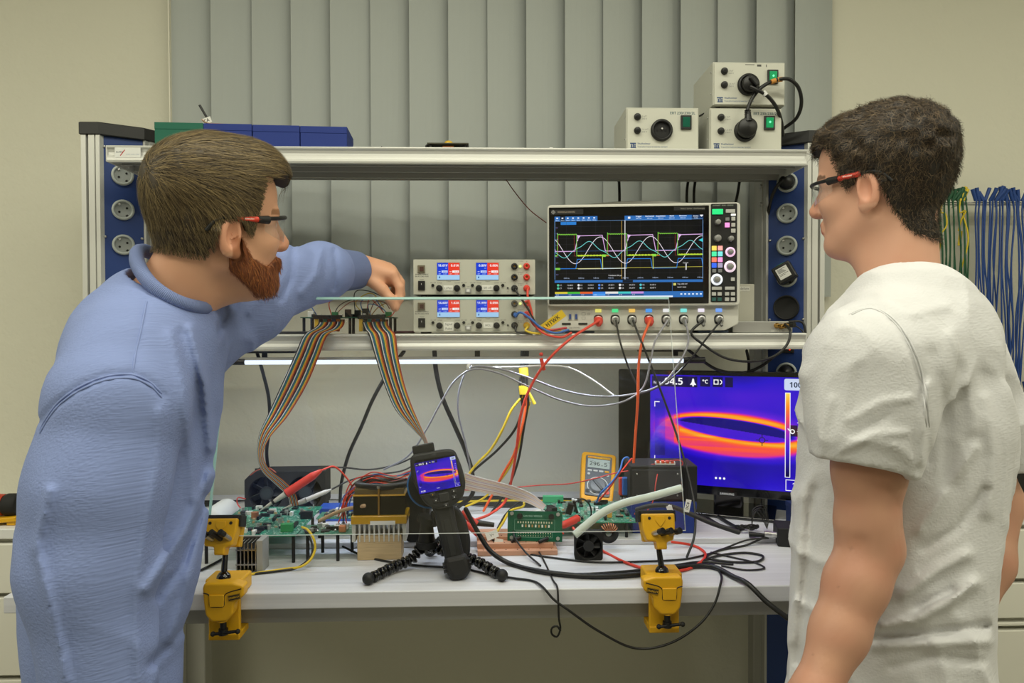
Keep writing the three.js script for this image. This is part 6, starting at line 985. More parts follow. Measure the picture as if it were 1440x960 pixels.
function netMesh(f, lo, hi, cell) {
  const nx = Math.ceil((hi[0] - lo[0]) / cell) + 1, ny = Math.ceil((hi[1] - lo[1]) / cell) + 1, nz = Math.ceil((hi[2] - lo[2]) / cell) + 1, v = new Float32Array(nx * ny * nz), B = 6, hd = B * cell * 0.9;
  for (let k0 = 0; k0 < nz; k0 += B) for (let j0 = 0; j0 < ny; j0 += B) for (let i0 = 0; i0 < nx; i0 += B) {
    const d = f(lo[0] + (i0 + B / 2) * cell, lo[1] + (j0 + B / 2) * cell, lo[2] + (k0 + B / 2) * cell), skip = Math.abs(d) > hd * 1.9 + 0.012;
    for (let k = k0; k < Math.min(k0 + B, nz); k++) for (let j = j0; j < Math.min(j0 + B, ny); j++) for (let i = i0; i < Math.min(i0 + B, nx); i++) v[(k * ny + j) * nx + i] = skip ? d : f(lo[0] + i * cell, lo[1] + j * cell, lo[2] + k * cell);
  }
  const id = new Int32Array(nx * ny * nz).fill(-1), pos = [], idx = [], S = [1, nx, nx * ny];
  for (let k = 0; k < nz - 1; k++) for (let j = 0; j < ny - 1; j++) for (let i = 0; i < nx - 1; i++) {
    const o = (k * ny + j) * nx + i; let m = 0, n = 0, sx = 0, sy = 0, sz = 0; const c = [];
    for (let q = 0; q < 8; q++) { c[q] = v[o + (q & 1) + ((q >> 1) & 1) * nx + (q >> 2) * nx * ny]; if (c[q] < 0) m |= 1 << q; }
    if (m === 0 || m === 255) continue;
    for (let a = 0; a < 8; a++) for (let ax = 0; ax < 3; ax++) { const b = a | (1 << ax); if (b === a || ((m >> a) & 1) === ((m >> b) & 1)) continue; const t = c[a] / (c[a] - c[b]); n++; sx += (a & 1) + (ax === 0 ? t : 0); sy += ((a >> 1) & 1) + (ax === 1 ? t : 0); sz += (a >> 2) + (ax === 2 ? t : 0); }
    id[o] = pos.length / 3; pos.push(lo[0] + (i + sx / n) * cell, lo[1] + (j + sy / n) * cell, lo[2] + (k + sz / n) * cell);
  }
  for (let k = 1; k < nz - 1; k++) for (let j = 1; j < ny - 1; j++) for (let i = 1; i < nx - 1; i++) {
    const o = (k * ny + j) * nx + i, s = v[o] < 0;
    for (let ax = 0; ax < 3; ax++) { if (s === (v[o + S[ax]] < 0)) continue; const u = S[(ax + 1) % 3], w = S[(ax + 2) % 3], a = id[o - u - w], b = id[o - w], c = id[o], d = id[o - u]; if (a < 0 || b < 0 || c < 0 || d < 0) continue; s ? idx.push(a, b, c, a, c, d) : idx.push(a, c, b, a, d, c); }
  }
  const g = new THREE.BufferGeometry(); g.setAttribute('position', new THREE.Float32BufferAttribute(pos, 3)); g.setIndex(idx); g.computeVertexNormals(); return g;
}
function paint(g, fn) { const p = g.attributes.position, c = new Float32Array(p.count * 3); for (let i = 0; i < p.count; i++) { const q = fn(p.getX(i), p.getY(i), p.getZ(i)); c[i * 3] = q.r; c[i * 3 + 1] = q.g; c[i * 3 + 2] = q.b; } g.setAttribute('color', new THREE.BufferAttribute(c, 3)); return g; }
function clothUV(g) { const p = g.attributes.position, uv = new Float32Array(p.count * 2); for (let i = 0; i < p.count; i++) { uv[i * 2] = (p.getX(i) * 0.8 + p.getZ(i) * 0.75) * 6; uv[i * 2 + 1] = p.getY(i) * 6; } g.setAttribute('uv', new THREE.BufferAttribute(uv, 2)); return g; }
function joinColored(list) { return mergeGeometries(list.map((g) => { const h = g.index ? g.toNonIndexed() : g.clone(); for (const k of Object.keys(h.attributes)) if (!['position', 'normal', 'color'].includes(k)) h.deleteAttribute(k); return h; })); }
// where a world point falls in the frame, to lay folds of cloth along lines read off the photograph
const camI = camera.matrixWorldInverse.copy(camera.matrixWorld).invert().elements.slice();
function toPx(x, y, z) { const a = camI[0] * x + camI[4] * y + camI[8] * z + camI[12], b = camI[1] * x + camI[5] * y + camI[9] * z + camI[13], c = -(camI[2] * x + camI[6] * y + camI[10] * z + camI[14]); return [720 + F * a / c, 480 - F * b / c, c]; }
function foldField(lines) {   // each fold: {p: [[x, y], ...], w: width px, a: metres out (+) or in (-), d: [near, far] depth range}
  const segs = []; for (const l of lines) for (let i = 1; i < l.p.length; i++) segs.push([...l.p[i - 1], ...l.p[i], l.w, l.a, l.d?.[0] ?? 0, l.d?.[1] ?? 9, l]);
  return (x, y, z) => { const q = toPx(x, y, z), best = new Map(); for (const s of segs) { if (q[2] < s[6] || q[2] > s[7]) continue; const dx = s[2] - s[0], dy = s[3] - s[1], t = clamp01(((q[0] - s[0]) * dx + (q[1] - s[1]) * dy) / (dx * dx + dy * dy)), e = Math.hypot(q[0] - s[0] - t * dx, q[1] - s[1] - t * dy); if (e > s[4] * 3) continue; const old = best.get(s[8]); if (old === undefined || e < old) best.set(s[8], e); } let r = 0; for (const [l, e] of best) r += l.a * Math.exp(-(e * e) / (l.w * l.w)); return r; };
}
// ---- head: local axes x forward, y up, z towards the wearer's right; origin between the eyes' height and the ears
function headField(o) {
  const cr = ellipsoid(-0.010, 0.026, 0, 0.097, 0.089, 0.076), face = ellipsoid(0.032, -0.040, 0, 0.060, 0.078, 0.058), chin = ellipsoid(0.070, -0.100, 0, 0.021, 0.018, 0.024);
  const brow = cone(V(0.079, 0.013, -0.03), V(0.079, 0.013, 0.03), 0.014, 0.014), fore = ellipsoid(0.045, 0.05, 0, 0.05, 0.05, 0.056);
  const nose = cone(V(0.089, 0.006, 0), V(0.110, -0.031, 0), 0.0085, 0.0118), tipB = ellipsoid(0.102, -0.037, 0, 0.013, 0.008, 0.016);
  const lipU = cone(V(0.089, -0.0605, -0.016), V(0.089, -0.0605, 0.016), 0.0065, 0.0065), lipL = cone(V(0.087, -0.071, -0.014), V(0.087, -0.071, 0.014), 0.0072, 0.0072), mouth = cone(V(0.097, -0.0655, -0.02), V(0.097, -0.0655, 0.02), 0.0022, 0.0022);
  const jaws = [-1, 1].map((s) => cone(V(-0.004, -0.056, s * 0.050), V(0.058, -0.096, s * 0.020), 0.018, 0.018)), cheeks = [-1, 1].map((s) => ellipsoid(0.058, -0.026, s * 0.038, 0.028, 0.026, 0.024));
  const sockets = [-1, 1].map((s) => ellipsoid(0.097, -0.002, s * 0.031, 0.014, 0.011, 0.017)), eyes = [-1, 1].map((s) => ellipsoid(0.0745, -0.001, s * 0.031, 0.0125, 0.0125, 0.0125));
  const ears = [-1, 1].map((s) => [ellipsoid(-0.012, -0.020, s * 0.0800, 0.0195, 0.033, 0.0085, -0.22, s * 0.16), ellipsoid(-0.008, -0.018, s * 0.0885, 0.0115, 0.022, 0.0115, -0.2, s * 0.16), ellipsoid(-0.004, -0.046, s * 0.0765, 0.0095, 0.010, 0.006), ellipsoid(-0.004, -0.024, s * 0.083, 0.005, 0.007, 0.006)]);
  const n0 = o.neckTop, neck = cone(n0, o.neckBase, 0.051, 0.055), nape = cone(V(-0.052, -0.03, 0), o.neckBase.clone().add(V(-0.010, 0, 0)), 0.036, 0.046), throat = cone(V(0.026, -0.092, 0), o.neckBase.clone().add(V(0.010, 0.01, 0)), 0.028, 0.042);
  return (x, y, z) => {
    let d = smin(cr(x, y, z), fore(x, y, z), 0.03); d = smin(d, face(x, y, z), 0.03); for (const f of jaws) d = smin(d, f(x, y, z), 0.028); d = smin(d, chin(x, y, z), 0.022); for (const f of cheeks) d = smin(d, f(x, y, z), 0.02); d = smin(d, brow(x, y, z), 0.016);
    d = smin(d, lipU(x, y, z), 0.008); d = smin(d, lipL(x, y, z), 0.008); d = smax(d, -mouth(x, y, z), 0.004); for (const f of sockets) d = smax(d, -f(x, y, z), 0.012); d = smin(d, nose(x, y, z), 0.012); d = smin(d, tipB(x, y, z), 0.008); for (const f of eyes) d = smin(d, f(x, y, z), 0.003);
    for (const e of ears) { const a = smax(e[0](x, y, z), -e[1](x, y, z), 0.004); d = smin(d, a, 0.006); d = smin(d, e[2](x, y, z), 0.008); }
    d = smin(d, neck(x, y, z), 0.03); d = smin(d, nape(x, y, z), 0.03); d = smin(d, throat(x, y, z), 0.03); return d;
  };
}
const linePts = (pts) => (x) => { if (x <= pts[0][0]) return pts[0][1]; for (let i = 1; i < pts.length; i++) if (x <= pts[i][0]) { const t = (x - pts[i - 1][0]) / (pts[i][0] - pts[i - 1][0]); return pts[i - 1][1] + t * (pts[i][1] - pts[i - 1][1]); } return pts[pts.length - 1][1]; };
function makeHair(o, head) {
  const shell = (x, y, z) => o.core(x, y, z) - o.thick(x, y, z), inHair = (x, y, z) => y - o.line(x, z);
  const capF = (x, y, z) => { const d = shell(x, y, z) + 0.0016 * noise3(x * 120, y * 60, z * 120, 3) + 0.002 * noise3(x * 40, y * 40, z * 40, 4); return smax(d, -inHair(x, y, z) * 0.8, 0.008); };
  const cap = netMesh(capF, [-0.15, -0.11, -0.115], [0.135, 0.16, 0.115], 0.0034);
  const cs = o.colors.map(lin); paint(cap, (x, y, z) => cs[0]);
  // strands
  const p = cap.attributes.position, ix = cap.index.array, pos = [], col = [], nor = [], idx = [], T = ix.length / 3, area = new Float32Array(T); let tot = 0; const A = V(0, 0, 0), Bv = V(0, 0, 0), C = V(0, 0, 0);
  for (let t = 0; t < T; t++) { A.fromBufferAttribute(p, ix[t * 3]); Bv.fromBufferAttribute(p, ix[t * 3 + 1]); C.fromBufferAttribute(p, ix[t * 3 + 2]); tot += Bv.clone().sub(A).cross(C.clone().sub(A)).length(); area[t] = tot; }
  const grad = (q) => { const e = 0.002; return V(shell(q.x + e, q.y, q.z) - shell(q.x - e, q.y, q.z), shell(q.x, q.y + e, q.z) - shell(q.x, q.y - e, q.z), shell(q.x, q.y, q.z + e) - shell(q.x, q.y, q.z - e)).normalize(); };
  for (let s = 0; s < o.count; s++) {
    const r = rnd() * tot; let a = 0, b = T - 1; while (a < b) { const m = (a + b) >> 1; area[m] < r ? a = m + 1 : b = m; }
    A.fromBufferAttribute(p, ix[a * 3]); Bv.fromBufferAttribute(p, ix[a * 3 + 1]); C.fromBufferAttribute(p, ix[a * 3 + 2]); let u = rnd(), v = rnd(); if (u + v > 1) { u = 1 - u; v = 1 - v; }
    let q = A.clone().multiplyScalar(1 - u - v).addScaledVector(Bv, u).addScaledVector(C, v); let n = grad(q); if (shell(q.x, q.y, q.z) < -0.006) continue;
    const L = o.len(q) * rr(0.6, 1.2), st = 6, c = cs[1 + Math.floor(rnd() * (cs.length - 1))].clone().multiplyScalar(rr(0.75, 1.2)), w0 = o.width * rr(0.7, 1.3), jit = V(rr(-1, 1), rr(-1, 1), rr(-1, 1)).multiplyScalar(o.jitter), lift = rr(-0.0008, o.lift), base = pos.length / 3, ph = rr(0, 6.28);
    for (let i = 0; i <= st; i++) {
      const t = i / st; n = grad(q); let d = o.flow(q).add(jit); if (o.curl) { const tw = ph + t * o.curl; d.add(V(Math.cos(tw), Math.sin(tw * 1.3), Math.sin(tw)).multiplyScalar(0.9)); } d.addScaledVector(n, -d.dot(n)).normalize();
      const side = d.clone().cross(n).normalize(), w = w0 * (1 - 0.8 * t);
      for (const k of [-1, 1]) { const e = q.clone().addScaledVector(side, k * w); pos.push(e.x, e.y, e.z); nor.push(n.x, n.y, n.z); col.push(c.r, c.g, c.b); }
      if (i < st) { const k = base + i * 2; idx.push(k, k + 1, k + 2, k + 1, k + 3, k + 2); }
      if (inHair(q.x, q.y, q.z) < -(o.over ? o.over(q) : 0.012)) continue; q = q.clone().addScaledVector(d, L / st); const sd = shell(q.x, q.y, q.z); q.addScaledVector(n, -(sd - lift * (0.4 + 1.2 * t)));
    }
  }
  const g = new THREE.BufferGeometry(); g.setAttribute('position', new THREE.Float32BufferAttribute(pos, 3)); g.setAttribute('normal', new THREE.Float32BufferAttribute(nor, 3)); g.setAttribute('color', new THREE.Float32BufferAttribute(col, 3)); g.setIndex(idx);
  return [cap, g];
}
const skinM = phys(0xffffff, 0.48, 0, { vertexColors: true, specularIntensity: 0.6 }), hairM = mat(0xffffff, 0.62, 0, { vertexColors: true });
// a hand: wrist, four finger chains and a thumb, each a list of points with radii
function handField(wrist, fingers, thumb, wr = 0.025) {
  const parts = [], palm = []; fingers.forEach((f, i) => { palm.push(cone(wrist, f[0], wr * 0.78, 0.0125)); for (let k = 1; k < f.length; k++) parts.push([i, cone(f[k - 1], f[k], [0.0112, 0.0098, 0.0090][k - 1] ?? 0.009, [0.0098, 0.0090, 0.0078][k - 1] ?? 0.008)]); });
  const th = []; for (let k = 1; k < thumb.length; k++) th.push(cone(thumb[k - 1], thumb[k], [0.0155, 0.0125, 0.0108][k - 1], [0.0125, 0.0108, 0.0088][k - 1]));
  return (x, y, z) => { let d = 1; for (const f of palm) d = smin(d, f(x, y, z), 0.016); let t = 1; for (const f of th) t = smin(t, f(x, y, z), 0.006); d = smin(d, t, 0.012); for (let i = 0; i < fingers.length; i++) { let e = 1; for (const [k, f] of parts) if (k === i) e = smin(e, f(x, y, z), 0.004); d = smin(d, e, 0.0055); } return d; };
}
function relaxedHand(w, down, fwd, side) {   // hanging hand: points down, palm towards the thigh
  const at3 = (a, b, c) => w.clone().addScaledVector(down, a).addScaledVector(fwd, b).addScaledVector(side, c);
  const fingers = [-0.028, -0.009, 0.010, 0.028].map((s, i) => { const l = [0.9, 1, 0.95, 0.76][i]; return [at3(0.085, -s * 1.0, 0.004), at3(0.085 + 0.042 * l, -s * 1.05, 0.008), at3(0.085 + 0.066 * l, -s * 1.05, 0.018), at3(0.085 + 0.082 * l, -s * 1.05, 0.030)]; });
  return [fingers, [at3(0.018, 0.020, 0.008), at3(0.05, 0.040, 0.018), at3(0.078, 0.046, 0.026), at3(0.10, 0.044, 0.034)]];
}
function bounds(pts, pad) { const lo = [9, 9, 9], hi = [-9, -9, -9]; for (const p of pts) { const a = [p.x, p.y, p.z]; for (let i = 0; i < 3; i++) { lo[i] = Math.min(lo[i], a[i] - pad); hi[i] = Math.max(hi[i], a[i] + pad); } } return [lo, hi]; }
function glasses(parent, M4, scale, sideVisible) {
  const g = new THREE.Group(); g.name = 'safety_glasses'; parent.add(g); g.applyMatrix4(M4);
  g.userData.label = 'clear safety glasses with black frame and red temple';
  const arc = (t, y) => V(0.022 + 0.090 * Math.cos(t), y, 0.076 * Math.sin(t)), top = []; for (let i = -10; i <= 10; i++) top.push(arc(i / 10 * 1.22, 0.010 + 0.002 * Math.cos(i / 10 * 3)));
  mesh('brow_bar', tube(top, 0.0032, 60, 8), M.black, g);
  const pos = [], idx = [], n = 40, m = 8; for (let i = 0; i <= n; i++) for (let j = 0; j <= m; j++) { const t = -1.2 + 2.4 * i / n, cut = 0.012 * Math.exp(-t * t * 30), s = Math.abs(t) / 1.2, low = -0.030 + cut + 0.018 * s * s * s, q = arc(t, 0.010 + (low - 0.010) * j / m); pos.push(q.x - 0.004 * j / m, q.y, q.z); if (i < n && j < m) { const k = i * (m + 1) + j; idx.push(k, k + 1, k + m + 1, k + 1, k + m + 2, k + m + 1); } }
  const lg = new THREE.BufferGeometry(); lg.setAttribute('position', new THREE.Float32BufferAttribute(pos, 3)); lg.setIndex(idx); lg.computeVertexNormals();
  mesh('lens', lg, phys(0xf4f6f8, 0.03, 0, { transmission: 0.96, thickness: 0, ior: 1.5 }), g);
  for (const s of [-1, 1]) {
    mesh('hinge', rod(V(0.058, 0.006, s * 0.070), V(0.036, 0.006, s * 0.078), 0.0068, 0.0055, 10), M.black, g);
    const t = mesh('temple_front', tube([V(0.040, 0.006, s * 0.0775), V(0.015, 0.007, s * 0.0805), V(-0.002, 0.008, s * 0.0815)], 0.0048, 16, 8), mat(0xd8402a, 0.4), g);
    mesh('temple_tip', tube([V(0.0, 0.0075, s * 0.0815), V(-0.02, 0.008, s * 0.083), V(-0.036, 0.002, s * 0.082), V(-0.05, -0.012, s * 0.079)], 0.0034, 20, 8), M.black, g);
    const pr = printed(0.016, 0.005, 0.0004, '#d8402a', mat(0xd8402a, 0.4), 9000, (c) => text(c, 'Milwaukee', 8, 2.5, 3.2, '#f4f0ec', 'center', 'bold'), 'temple_print', g, [0.020, 0.0068, s * 0.0852], [0, s > 0 ? 0.1 : Math.PI - 0.1, 0]);
  }
  return g;
}
function person(label, cfg) {
  const g = thing('person', label, 'person'); g.name = numbered ? g.name : 'person';
  return g;
}
// cloth around joints: torso chain squeezed in one horizontal direction, arms as tapered limbs
function torsoField(chain, k, dir) {   // chain: [point, radius]; k < 1 widens along the horizontal unit direction dir
  const segs = []; for (let i = 1; i < chain.length; i++) segs.push([chain[i - 1], chain[i]]);
  return (x, y, z) => { let best = 9; for (const [[a, ra], [b, rb]] of segs) { const dy = b.y - a.y, t = clamp01((y - a.y) / dy), cx = a.x + (b.x - a.x) * t, cz = a.z + (b.z - a.z) * t, r = ra + (rb - ra) * t; let px = x - cx, pz = z - cz; const s = px * dir.x + pz * dir.z, ux = px - s * dir.x, uz = pz - s * dir.z, over = y - (a.y + dy * t); const q = Math.sqrt(ux * ux + uz * uz + s * s * k * k + over * over * 0.8) - r; best = Math.min(best, q); } return best; };
}
function limbs(chains, k = 0.04) { const fs = []; for (const c of chains) for (let i = 1; i < c.length; i++) fs.push(cone(c[i - 1][0], c[i][0], c[i - 1][1], c[i][1])); return (x, y, z) => { let d = 9; for (const f of fs) d = smin(d, f(x, y, z), k); return d; }; }

// a raised seam of thread laid on cloth: the surface is found along the lines of sight through a polyline
function seam(f, pts, D0, D1, r, m, parent) {
  const q = []; for (const [px, py] of pts) { for (let D = D0; D < D1; D += 0.0015) { const p = P(px, py, D); if (f(p.x, p.y, p.z) < 0) { q.push(P(px, py, D - 0.0012)); break; } } }
  if (q.length > 2) mesh('seam', tube(q, r, q.length * 8, 6), m, parent);
}
function densify(pts, n) { const c = new THREE.CatmullRomCurve3(pts.map(([x, y]) => V(x, y, 0))); return c.getSpacedPoints(n).map((p) => [p.x, p.y]); }
// ---------------------------------------------------------------- man in the blue sweatshirt
function headMatrix(origin, yaw, pitch, roll, s) { // yaw 0 faces +x
  return new THREE.Matrix4().makeTranslation(origin.x, origin.y, origin.z).multiply(new THREE.Matrix4().makeRotationY(yaw)).multiply(new THREE.Matrix4().makeRotationZ(pitch)).multiply(new THREE.Matrix4().makeRotationX(roll)).multiply(new THREE.Matrix4().makeScale(...s));
}
const skinTone = (base, lips, o = {}) => { const b = lin(base), l = lin(lips), w = lin(0xe8e4de), iris = lin(0x3a4a4a), br = lin(o.brow ?? 0x4a3826), bd = o.beard ? lin(o.beard) : null, red = lin(o.red ?? 0xc98066); return (x, y, z) => {
  const az = Math.abs(z), n = 0.5 + 0.5 * noise3(x * 60, y * 60, z * 60, 9); let c = b.clone().lerp(red, 0.16 * n);
  if (x > 0.082 && y < -0.056 && y > -0.077 && az < 0.022) c.lerp(l, 0.75);
  if (az > 0.072 && y < 0.03 && y > -0.045 && x < 0.02) c.lerp(red, 0.35);
  if (x > 0.1 && y < -0.02 && y > -0.045) c.lerp(red, 0.4);
  const ed = Math.hypot(y + 0.001, az - 0.031); if (x > 0.08 && ed < 0.0085) { c.copy(w); if (ed < 0.0048) c.copy(iris); }
  if (x > 0.07 && Math.abs(y - 0.021 + (az - 0.03) * (az - 0.03) * 6) < 0.0042 && az > 0.012 && az < 0.052) c.lerp(br, 0.75);
  if (bd && o.inBeard(x, y, z) > 0) c.lerp(bd, 0.7);
  return c; }; };
{
  const g = thing('person', 'man in a blue sweatshirt leaning in, reaching to the controller board', 'person');
  // skeleton
  const headM = headMatrix(P(311, 314, 1.10), 38 * R, 4 * R, 6 * R, [0.88, 0.965, 0.86]), inv = headM.clone().invert();
  const collarC = P(240, 398, 1.085), neckB = P(235, 428, 1.09);
  const nb = neckB.clone().applyMatrix4(inv), hf = headField({ neckTop: V(-0.026, -0.05, 0), neckBase: nb });
  const [hl, hh] = bounds([V(-0.12, -0.13, -0.11), V(0.13, 0.125, 0.11), nb], 0.0), head = netMesh(hf, [Math.min(hl[0], nb.x - 0.075), nb.y - 0.03, -0.115], [0.135, 0.13, 0.115], 0.0031);
  const beardTop = linePts([[-0.02, -0.03], [0.0, -0.018], [0.014, -0.022], [0.03, -0.052], [0.06, -0.066], [0.08, -0.052], [0.12, -0.05]]);
  const inBeard = (x, y, z) => Math.min(beardTop(x) - y - 0.002, x + 0.012 - Math.max(0, -0.07 - y) * 1.2, Math.abs(z) < 0.012 && y > -0.062 && x > 0.085 ? -1 : 1, y + 0.119);
  paint(head, skinTone(0xdaa787, 0xb86a5c, { beard: 0x9a5a34, brow: 0x7a5230, inBeard })); head.applyMatrix4(headM);
  // left hand pinching a connector on the board
  const wristL = P(506, 380, 1.605), fingers = [[[552, 386, 1.585], [562, 404, 1.582], [562, 420, 1.580], [556, 433, 1.580]], [[550, 380, 1.603], [563, 397, 1.605], [564, 414, 1.602], [557, 430, 1.597]], [[546, 377, 1.622], [560, 392, 1.626], [562, 408, 1.624], [556, 423, 1.618]], [[540, 377, 1.640], [553, 389, 1.645], [556, 404, 1.643], [551, 415, 1.638]]].map((f) => f.map((q) => P(...q))), thumb = [[520, 392, 1.586], [538, 407, 1.573], [549, 420, 1.570], [555, 432, 1.575]].map((q) => P(...q));
  const hfL0 = handField(wristL, fingers, thumb, 0.036), palmL = [cone(P(508, 380, 1.605), P(534, 386, 1.606), 0.029, 0.027), cone(P(534, 386, 1.606), P(549, 392, 1.602), 0.026, 0.018)], hfL = (x, y, z) => smin(smin(hfL0(x, y, z), palmL[0](x, y, z), 0.012), palmL[1](x, y, z), 0.012), elbowL = P(440, 386, 1.47), armL = cone(elbowL, wristL, 0.042, 0.026), handL = (x, y, z) => smin(hfL(x, y, z), armL(x, y, z), 0.014);
  const [bl, bh] = bounds([wristL, ...fingers.flat(), ...thumb, P(485, 380, 1.56)], 0.028), skin2 = skinTone(0xd8a484, 0xd8a484), hand1 = netMesh(handL, bl, bh, 0.0026);
  const plainSkin = (g2, base) => { const b = lin(base), r = lin(0xc07a60); return paint(g2, (x, y, z) => b.clone().lerp(r, 0.22 * (0.5 + 0.5 * noise3(x * 45, y * 45, z * 45, 12)))); };
  // arms and trunk under the clothes, right hand hanging
  const SN = P(166, 572, 0.955), EN = P(126, 795, 0.915), WN = P(142, 1000, 0.90), SF = P(292, 458, 1.255), hip = P(150, 1075, 1.05), chest = P(205, 560, 1.095);
  const core = limbs([[[neckB, 0.055], [chest, 0.07], [hip, 0.06]], [[SN, 0.04], [EN, 0.036], [WN, 0.026]], [[SF, 0.04], [elbowL, 0.038], [P(490, 380, 1.56), 0.028]], [[neckB, 0.04], [SN, 0.04]], [[neckB, 0.04], [SF, 0.04]]], 0.03);
  const [cl, chh] = bounds([neckB, chest, hip, SN, EN, WN, SF, elbowL], 0.11), inner = netMesh(core, cl, chh, 0.012);
  const rh = relaxedHand(WN, V(0.08, -1, 0).normalize(), V(1, 0.08, 0), V(0, 0, -1)), rhf0 = handField(WN, rh[0], rh[1], 0.027), rArm = cone(EN, WN, 0.036, 0.026), rhf = (x, y, z) => smin(rhf0(x, y, z), rArm(x, y, z), 0.012), [r0, r1] = bounds([WN, ...rh[0].flat(), ...rh[1]], 0.026), hand2 = netMesh(rhf, r0, r1, 0.004);
  const body = mesh('body', joinColored([head, plainSkin(hand1, 0xd8a484), plainSkin(hand2, 0xd8a484), plainSkin(inner, 0xd8a484)]), skinM, g); body.userData.label = 'fair skin of head, neck and hands';
  // hair, parted from a whorl at the back of the crown and swept forward
  const whorl = V(-0.085, 0.075, 0.02), o = {
    core: (() => { const a = ellipsoid(-0.012, 0.028, 0, 0.099, 0.090, 0.078), b = ellipsoid(0.045, 0.055, 0, 0.052, 0.048, 0.058); return (x, y, z) => { const d = smin(a(x, y, z), b(x, y, z), 0.03); return y > 0.04 || x > 0 ? d : smin(d, hf(x, y, z) + 0.006 + 1.2 * Math.max(0, y + 0.012) + 2 * Math.max(0, x + 0.03), 0.02); }; })(),
    thick: (x, y, z) => 0.010 + 0.014 * clamp01((y - 0.02) / 0.08) + 0.008 * clamp01((x - 0.03) / 0.06) * clamp01((y - 0.05) / 0.03) + 0.004 * clamp01((-x - 0.05) / 0.05) * clamp01((y + 0.03) / 0.05),
    line: (() => { const l = linePts([[-0.13, -0.034], [-0.08, -0.044], [-0.05, -0.050], [-0.036, -0.036], [-0.028, 0.006], [0.006, 0.012], [0.016, -0.012], [0.030, -0.016], [0.038, 0.022], [0.044, 0.052], [0.054, 0.088], [0.070, 0.090], [0.080, 0.076], [0.12, 0.064]]); return (x, z) => l(x) + (x > 0.06 ? -0.006 + 0.018 * clamp01(Math.abs(z) / 0.05) : 0); })(),
    colors: [0x3a3020, 0x6b5a3c, 0x8c7850, 0x55462e, 0x473a26, 0x7a6844], count: 20000, width: 0.0005, jitter: 0.3, lift: 0.0032, over: (q) => (q.x > 0.055 ? 0.03 : 0.007),
    len: (q) => 0.018 + 0.032 * clamp01((q.y + 0.01) / 0.07), flow: (q) => { const d = q.clone().sub(whorl); d.y *= 0.7; d.normalize(); const t = clamp01((q.y - 0.005) / 0.075); return d.multiplyScalar(0.5 + 0.4 * t).add(V(0.28 + 0.5 * t, -0.9 + 0.92 * t, 0)); },
  };
  const [cap, strands] = makeHair(o); cap.applyMatrix4(headM); strands.applyMatrix4(headM);
  const hair = mesh('hair', cap, hairM, g); hair.userData.label = 'light brown hair swept forward from the crown'; const st = mesh('hair_strands', strands, hairM, hair); st.userData.kind = 'stuff';
  // ginger beard: a short pelt with strands
  const beardO = { core: hf, thick: (x, y, z) => 0.0035 + 0.003 * clamp01((-y - 0.06) / 0.04) * clamp01((0.07 - x) / 0.05), line: null, colors: [0x6e3c1e, 0xa8602c, 0x8c4c24, 0xb8743c, 0x784020], count: 5200, width: 0.0005, jitter: 0.35, lift: 0.0025, len: () => 0.013, flow: (q) => V(0.25, -1, 0.0) };
  const bCapF = (x, y, z) => smax(hf(x, y, z) - beardO.thick(x, y, z), -inBeard(x, y, z) * 0.8, 0.006); const keep = beardO; keep.line = (x, z) => 0;
  const bcap = netMesh((x, y, z) => bCapF(x, y, z) + 0.0012 * noise3(x * 150, y * 80, z * 150, 5), [-0.03, -0.145, -0.08], [0.115, -0.01, 0.08], 0.0032); paint(bcap, () => lin(0x7a4424));
  { // strands on the beard
    const p = bcap.attributes.position, nn = bcap.attributes.normal, pos = [], nor = [], col = [], idx = [], cs = beardO.colors.slice(1).map(lin);
    for (let s = 0; s < beardO.count; s++) { const i = Math.floor(rnd() * p.count), q = V(p.getX(i), p.getY(i), p.getZ(i)), n = V(nn.getX(i), nn.getY(i), nn.getZ(i)); const d = V(0.3, -1, 0).add(V(rr(-0.4, 0.4), rr(-0.4, 0.4), rr(-0.4, 0.4))); d.addScaledVector(n, -d.dot(n) + 0.22).normalize(); const sd = d.clone().cross(n).normalize(), c = cs[Math.floor(rnd() * cs.length)].clone().multiplyScalar(rr(0.75, 1.15)), b = pos.length / 3, L = rr(0.006, 0.013); for (let k = 0; k <= 2; k++) for (const w of [-1, 1]) { const e = q.clone().addScaledVector(d, L * k / 2).addScaledVector(n, 0.0004).addScaledVector(sd, w * 0.0005 * (1 - 0.4 * k)); pos.push(e.x, e.y, e.z); nor.push(n.x, n.y, n.z); col.push(c.r, c.g, c.b); } for (let k = 0; k < 2; k++) idx.push(b + 2 * k, b + 2 * k + 1, b + 2 * k + 2, b + 2 * k + 1, b + 2 * k + 3, b + 2 * k + 2); }
    const bg = new THREE.BufferGeometry(); bg.setAttribute('position', new THREE.Float32BufferAttribute(pos, 3)); bg.setAttribute('normal', new THREE.Float32BufferAttribute(nor, 3)); bg.setAttribute('color', new THREE.Float32BufferAttribute(col, 3)); bg.setIndex(idx);
    bcap.applyMatrix4(headM); bg.applyMatrix4(headM); const bm = mesh('beard', bcap, hairM, g); bm.userData.label = 'short ginger full beard'; mesh('beard_strands', bg, hairM, bm).userData.kind = 'stuff';
  }
  glasses(g, headM, 1);
  // sweatshirt
  const tors = torsoField([[P(150, 1050, 1.05), 0.094], [P(148, 1000, 1.05), 0.098], [P(150, 930, 1.06), 0.100], [P(161, 800, 1.07), 0.113], [P(184, 660, 1.09), 0.112], [P(203, 560, 1.10), 0.106], [P(220, 490, 1.10), 0.080]], 0.90, V(0, 0, 1));
